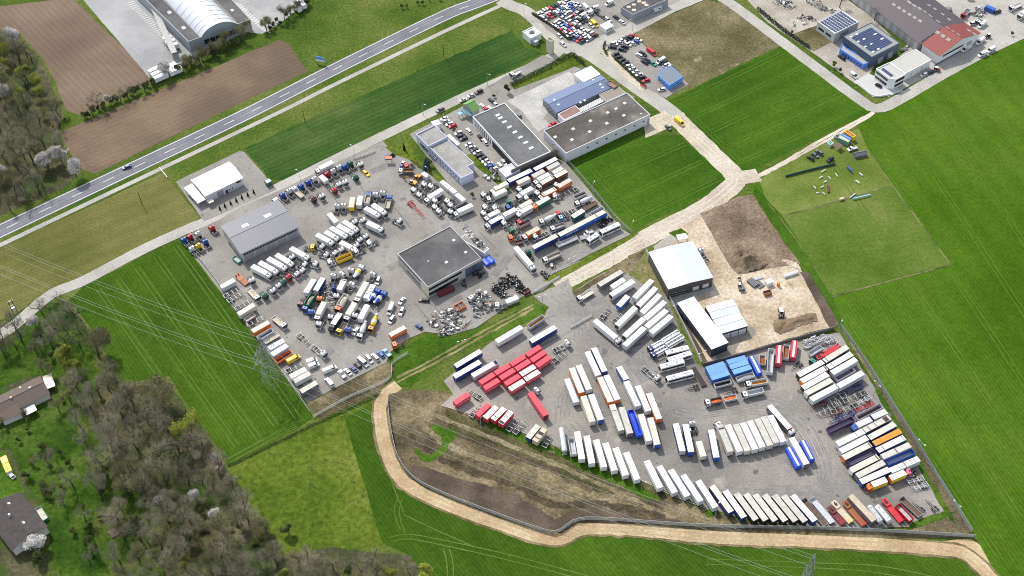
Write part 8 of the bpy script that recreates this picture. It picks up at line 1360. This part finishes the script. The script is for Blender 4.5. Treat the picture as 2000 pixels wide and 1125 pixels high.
pipe_stack('y', 828, 470, 8, 5, .4, 'dgrey', 'dark pipe bundle on the building site', ang=-1.0); pipe_stack('y', 878, 480, 4, 4, .4, 'dgrey', 'smaller dark pipe bundle on the building site', ang=-1.0); pipe_stack('y', 1140, 395, 1, 7, .9, 'white', 'large white pipe lying on the building site', ang=.35); pipe_stack('y', 885, 430, 6, 6, .2, 'lgrey', 'pale plank bundle on the building site', ang=.3); pipe_stack('i', 960, 790, 1, 16, .15, 'lgrey', 'long grey pole lying on the grass strip', ang=.55); pipe_stack('i', 985, 800, 1, 13, .15, 'lgrey', 'shorter grey pole lying on the grass strip', ang=.50)
flat('portable_toilet', 'y', [(1035, 452), (1050, 446), (1062, 455), (1047, 463)], 2.3, paint('orange'), paint('lgrey'), 'orange portable toilet on the building site', 'toilet', para=.02)
def billboard(t, x, y, w, h, z0, col, label, az):
    p = tat(t, x, y); r = tag(empty('billboard', (p.x, p.y, 0), az), label, 'sign'); MB().box(-w / 2, w / 2, -.08, .08, z0, z0 + h).obj('panel', paint(col), r)
    for s in (-1, 1): MB().box(s * w * .35 - .1, s * w * .35 + .1, .081, .28, 0, z0 + h * .8).obj('post', mGALV, r)
    MB().box(-w / 2 + .2, w / 2 - .2, -.095, -.081, z0 + .15, z0 + h * .4).obj('panel_stripe', paint('white'), r)
billboard('F', 1905, 500, 5.5, 3.4, 1.6, 'sky', 'blue roadside billboard on posts beside the highway', -.35)
billboard('A', 1552, 960, 3.8, 1.2, .4, 'red', 'red banner at the end of the dealer hedge', -.75)

# ------------------------------------------------------------------ trees
def tree_mesh(kind, seed, h, cr, twigs=2600, leafs=0):
    """returns trunk mesh and crown mesh: limbs that fork, then thin twigs and leaf flecks through the crown's volume"""
    rng = random.Random(seed); tb_ = MB(); cb = MB(); ends = []
    def limb(p, d, L, r, lev):  # forks
        q = p; n = 3
        for k in range(n):
            d = (d + Vector((rng.gauss(0, .12), rng.gauss(0, .12), rng.gauss(.03, .06)))).normalized(); e = q + d * L / n; tb_.cyl(q, e, r * (1 - .25 * k / n), 5, 0, r2=r * (1 - .25 * (k + 1) / n), cap=False); q = e
            if lev >= 1: ends.append((Vector(q), d, L))
        if lev < 3:
            for k in range(rng.randint(3, 4) if lev == 0 else rng.randint(2, 3)):
                a = rng.uniform(0, 6.28); t = d.orthogonal().normalized(); s = d.cross(t); nd = (d * rng.uniform(.5, .9) + (t * math.cos(a) + s * math.sin(a)) * rng.uniform(.5, .95)).normalized(); nd.z = max(nd.z, .05); limb(q, nd, L * rng.uniform(.52, .72), r * .55, lev + 1)
    limb(Vector((0, 0, 0)), Vector((0, 0, 1)), h * .42, h * .028, 0)
    def inside(c): return Vector((c.x / cr, c.y / cr, (c.z - h * .66) / (h * .40))).length < 1.0 + .25 * noise.noise(c * .45 + Vector((seed, 0, 0)))
    n = 0; tries = 0
    while n < twigs and tries < twigs * 4:
        tries += 1; p, d, L = rng.choice(ends); c = p + Vector((rng.gauss(0, cr * .24), rng.gauss(0, cr * .24), rng.gauss(0, cr * .22)))
        if c.z < h * .25 or not inside(c): continue
        u = Vector((rng.gauss(0, 1), rng.gauss(0, 1), abs(rng.gauss(.5, .8)))).normalized() * rng.uniform(.4, 1.1); v = u.orthogonal().normalized() * rng.uniform(.03, .075)
        cb.add([c - v, c + v, c + u], [(0, 1, 2)], 0); n += 1
    for k in range(leafs):
        p, d, L = rng.choice(ends); c = p + Vector((rng.gauss(0, cr * .17), rng.gauss(0, cr * .17), rng.gauss(0, cr * .16)))
        if not inside(c) or c.z < h * .2: continue
        s = rng.uniform(.12, .30); u = Vector((rng.gauss(0, 1), rng.gauss(0, 1), rng.gauss(0, .7))).normalized() * s; v = u.orthogonal().normalized() * s; cb.add([c - u, c - v, c + u, c + v], [(0, 1, 2, 3)], 1)
    return tb_.mesh('trunk', [mBARK]), cb
mBARK = M('bark', (.055, .045, .036), .95, var=.4, scale=.8, rnd=.25)
mTW = M('twigs', (.275, .245, .165), .95, var=.35, scale=.25, rnd=.30); mTW2 = M('twigs_olive', (.22, .21, .105), .95, var=.35, scale=.25, rnd=.25)
def leafm(nm, c, rnd=.2): return M('leaf_' + nm, c, .8, var=.45, scale=.5, rnd=rnd, spec=.2)
PROTO = {}
def proto(kind):
    if kind in PROTO: return PROTO[kind]
    V_ = []
    for s in range(3 if kind in ('bare', 'budding') else 2):
        sd = hash_(kind) + s * 11
        if kind == 'bare': tm, cb = tree_mesh(kind, sd, 16, 5.6, 1150, 170); mats = [mTW, leafm('dull', (.17, .155, .09))]
        elif kind == 'budding': tm, cb = tree_mesh(kind, sd, 14, 5.2, 1000, 800); mats = [mTW2, leafm('olive', (.18, .17, .07))]
        elif kind == 'yellow': tm, cb = tree_mesh(kind, sd, 11, 4.6, 600, 5200); mats = [mTW2, leafm('yellow', (.33, .37, .05))]
        elif kind == 'blossom': tm, cb = tree_mesh(kind, sd, 8, 3.8, 700, 5200); mats = [mTW, leafm('white', (.78, .75, .70), .1)]
        elif kind == 'green': tm, cb = tree_mesh(kind, sd, 7, 3.0, 300, 5200); mats = [mTW2, leafm('green', (.095, .14, .03))]
        else: tm, cb = tree_mesh(kind, sd, 14, 6.8, 4600, 3200); mats = [mTW2, leafm('oak', (.15, .14, .055))]
        V_.append((tm, cb.mesh('crown', mats)))
    PROTO[kind] = V_; return V_
def hash_(s): return sum(ord(c) * (k + 3) for k, c in enumerate(s)) % 997
rt_ = random.Random(99)
SPOS = []
def tree(kind, x, y, label, scale=1.0, grp=None, t='P', z=0, nm='tree'):
    tm, cm = rt_.choice(proto(kind)); p = tat(t, x, y); SPOS.append((p, scale)); r = empty(nm, (p.x, p.y, z), rt_.uniform(0, 6.28)); r.scale = (scale * rt_.uniform(.9, 1.12), scale * rt_.uniform(.9, 1.12), scale * rt_.uniform(.88, 1.15)); ob('trunk', tm, r); ob('crown', cm, r); return tag(r, label, nm, grp)
def forest(poly, n, mix, where, grp, gap, seed, smin=.7, smax=1.2):
    rng = random.Random(seed); xs = [p[0] for p in poly]; ys = [p[1] for p in poly]; pts = []; tries = 0; keep = [q for q, sc in SPOS if sc > .6]
    while len(pts) < n and tries < 9000:
        tries += 1; q = (rng.uniform(min(xs), max(xs)), rng.uniform(min(ys), max(ys)))
        if pip(q, poly):
            w = at(*q)
            if all((w - u).length > gap for u in pts) and all((w - u).length > 7.5 for u in keep):
                pts.append(w); kd = rng.choices([m_[0] for m_ in mix], [m_[1] for m_ in mix])[0]; tree(kd, q[0], q[1], {'bare': 'leafless grey-brown tree ', 'budding': 'olive budding tree ', 'yellow': 'yellow-green flowering tree ', 'blossom': 'white blossoming tree ', 'green': 'leafy green shrub tree ', 'oak': 'broad leafless oak '}[kd] + where, rng.uniform(smin, smax), grp + ', ' + kd)
for a in [('oak', 318, 795, 'broad budding oak standing out at the field edge', 1.25), ('oak', 195, 700, 'broad leafless oak at the crop field edge', 1.15), ('yellow', 368, 850, 'yellow-green tree at the crop field edge', 1.35), ('yellow', 140, 716, 'bright green-yellow tree in the bungalow garden', 1.1), ('yellow', 150, 728, 'smaller yellow tree beside the bright green-yellow one', .7), ('blossom', 70, 640, 'cream blossoming tree beside the access road', .9), ('blossom', 28, 88, 'white blossoming tree at the top of the upper wood', 1.3), ('blossom', 95, 330, 'white blossoming tree at the wood foot, left of three', 1.35), ('blossom', 122, 318, 'white blossoming tree at the wood foot, tallest of three', 1.45), ('blossom', 150, 345, 'white blossoming tree at the wood foot nearest the highway', 1.3), ('blossom', 12, 195, 'white blossoming tree inside the upper wood', 1.2), ('blossom', 325, 155, 'white blossoming tree beside the white trailers', 1.2), ('blossom', 215, 205, 'white blossoming shrub on the field corner', .75), ('blossom', 75, 1075, 'large pale blossoming tree before the dark house', 1.1), ('green', 85, 1095, 'round green tree before the dark house', 1.0), ('green', 100, 700, 'low sprawling evergreen in the bungalow garden', .6), ('yellow', 55, 160, 'bright green young tree in the upper wood', 1.0), ('yellow', 78, 190, 'smaller bright green tree in the upper wood', .8), ('blossom', 421, 900, 'white shrub at the field corner by the log pile', .5), ('blossom', 430, 925, 'white bush at the pasture corner', .5), ('blossom', 425, 1010, 'pale blossoming tree inside the lower wood', .8), ('green', 993, 180, 'dark round tree at the concrete yard corner', .75), ('green', 965, 190, 'small round tree behind the dark-roofed hall', .35), ('green', 888, 258, 'yellowish shrub behind the pale blue office', .35), ('green', 922, 385, 'olive bush at the end of the office drive', .42), ('blossom', 1087, 302, 'pale spindly tree between two halls', .45), ('budding', 482, 62, 'slim budding tree by the barrel-roofed hall', .6), ('bare', 470, 80, 'bare slim tree by the barrel-roofed hall', .6), ('bare', 388, 132, 'bare tree in the strip by the ploughed field', .6), ('bare', 180, 222, 'bare slim tree at the ploughed field corner', .5), ('bare', 250, 190, 'bare thin tree in the field strip', .55), ('green', 1628, 130, 'dark bush at the blue-fronted hall gate', .55), ('green', 1638, 142, 'low bush at the blue-fronted hall gate', .45), ('bare', 1708, 40, 'bare tree before the long dark hall', .6), ('budding', 1640, 15, 'dusky budding tree before the long dark hall', .8), ('green', 1975, 70, 'scrubby bush on the crop verge', .4), ('green', 1545, 66, 'dark hedge tree before the recycling yard', .35), ('green', 835, 325, 'dark round yew on the lawn', .75)]: tree(a[0], a[1], a[2], a[3], a[4])
forest([(-30, 90), (30, 75), (75, 120), (108, 190), (122, 240), (112, 275), (130, 305), (150, 345), (110, 375), (-30, 440)], 70, [('bare', 12), ('budding', 3), ('blossom', 1), ('yellow', .5)], 'in the wood above the highway', 'trees of the upper wood', 4.2, 5, .6, 1.05)
forest([(150, 745), (240, 745), (300, 780), (345, 790), (410, 880), (440, 925), (490, 1010), (550, 1095), (600, 1180), (230, 1180), (230, 1050), (190, 960), (150, 830)], 130, [('bare', 12), ('budding', 5), ('yellow', .5), ('blossom', .6), ('green', 1)], 'in the wood left of the pasture', 'trees of the lower wood', 3.6, 6, .55, 1.05)
forest([(560, 1115), (640, 1100), (760, 1108), (835, 1130), (840, 1180), (560, 1180)], 22, [('bare', 5), ('budding', 6), ('green', 3), ('yellow', 1)], 'at the bottom edge below the pasture', 'trees at the bottom edge', 4.0, 7, .6, .95)
forest([(95, 600), (130, 600), (170, 660), (215, 740), (160, 760), (100, 680), (20, 700), (-20, 690), (20, 650)], 22, [('bare', 8), ('budding', 3)], 'round the bungalow garden', 'trees round the bungalow garden', 4.5, 8, .5, .9)
forest([(30, 930), (100, 850), (150, 900), (200, 1010), (280, 1120), (180, 1125), (150, 1000)], 12, [('bare', 2), ('green', 4)], 'on the garden bank by the dark house', 'trees by the dark house', 5, 9, .4, .8)
def bushes(a, b, n, label, grp, kinds, seed, smin=.25, smax=.5, sp=1):
    rng = random.Random(seed)
    for k in range(n): f = (k + .5) / n; tree(rng.choice(kinds), a[0] + (b[0] - a[0]) * f + rng.uniform(-5, 5) * sp, a[1] + (b[1] - a[1]) * f + rng.uniform(-4, 4) * sp, label, rng.uniform(smin, smax), grp, nm='shrub')
bushes((340, 146), (475, 80), 34, 'grey-green bush in the strip above the lower ploughed field', 'bushes above the ploughed field', ['green', 'budding', 'green'], 21, .5, .85); bushes((165, 232), (305, 165), 24, 'bush in the corner strip between the ploughed fields', 'bushes between the ploughed fields', ['green', 'bare', 'green'], 22, .45, .8); bushes((515, 66), (602, 8), 18, 'bush on the bank beside the logistics yard', 'bushes by the logistics yard', ['green', 'budding'], 23, .4, .7); bushes((775, 20), (880, -5), 7, 'bush on the verge at the top edge', 'bushes at the top edge', ['green'], 24, .3, .4); bushes((100, 250), (130, 232), 4, 'bush at the wood tip by the ploughed field', 'bushes at the wood tip', ['green'], 25, .3, .4)
bushes((20, 800), (200, 1110), 22, 'green shrub on the garden bank by the dark house', 'shrubs on the garden bank', ['green', 'green', 'budding'], 26, .3, .6, 7); bushes((90, 640), (150, 800), 14, 'green shrub round the bungalow garden', 'shrubs round the bungalow', ['green', 'budding'], 27, .35, .7, 6); bushes((240, 960), (560, 1110), 40, 'green understorey shrub in the lower wood', 'understorey of the lower wood', ['green', 'green', 'budding'], 28, .5, 1.0, 14)
# conifers
def conifer(t, x, y, h, w, label, col, grp=None):
    rng = random.Random(int(x * 3 + y)); b = MB(); n = int(900 * h / 4)
    for k in range(n):
        f = rng.random() ** .7; z = h * (1 - f) ; r_ = w * f * (.75 + .35 * noise.noise(Vector((z, x, y)))); a = rng.uniform(0, 6.28); q = Vector((math.cos(a), math.sin(a), 0)); c = q * r_ * math.sqrt(rng.uniform(.3, 1)) + Vector((0, 0, z + .2)); s = rng.uniform(.15, .35); u = (q + Vector((0, 0, -.3))) * s; v = q.cross(Vector((0, 0, 1))) * s * .5; b.add([c - v, c + u, c + v, c - u * .5], [(0, 1, 2, 3)])
    p = tat(t, x, y); r = tag(empty('conifer', (p.x, p.y, 0)), label, 'tree', grp); b.obj('crown', M('needle_' + str(col), col, .8, var=.5, scale=.6, spec=.2), r); MB().cyl((0, 0, 0), (0, 0, h * .7), .14, 6).obj('trunk', mBARK, r)
conifer('b', 1540, 330, 7.5, 3.0, 'blue spruce on the lawn by the pale blue office', (.05, .085, .075)); conifer('b', 1255, 90, 5, .9, 'slim dark cypress on the lawn by the gate', (.025, .04, .018)); conifer('b', 1105, 165, 1.8, 2.0, 'low dark juniper beside the grit hopper', (.03, .05, .02))
for k, q in enumerate([(595, 860), (660, 825), (735, 790), (808, 755), (880, 715), (955, 680), (1032, 645)]): conifer('a', q[0], q[1], 2.6, .55, 'small dark cone fir in the row before the white hall', (.03, .05, .022), 'cone firs before the white hall')
# log piles and garden odds
def logs(t, x, y, n, L, ang, label):
    rng = random.Random(int(x)); p = tat(t, x, y); r = tag(empty('log_pile', (p.x, p.y, 0), ang), label, 'logs')
    for k in range(n): a = rng.uniform(-.2, .2); c = Vector((rng.uniform(-.5, .5), (k % 9) * .45 - 2, .2 + (k // 9) * .35)); MB().cyl(c - Vector((L / 2, a, 0)), c + Vector((L / 2, a, 0)), .19, 6).obj('log', M('log_wood', (.27, .205, .14), .9, var=.4, scale=1), r)
logs('I', 1430, 365, 18, 5, 2.2, 'dark log pile at the field corner of the wood'); logs('I', 770, 745, 24, 3, .6, 'stacked logs on the clearing, left one'); logs('I', 940, 750, 20, 2.2, .5, 'pale row of split logs on the clearing'); logs('I', 770, 830, 16, 4, .5, 'scattered logs on the clearing edge')
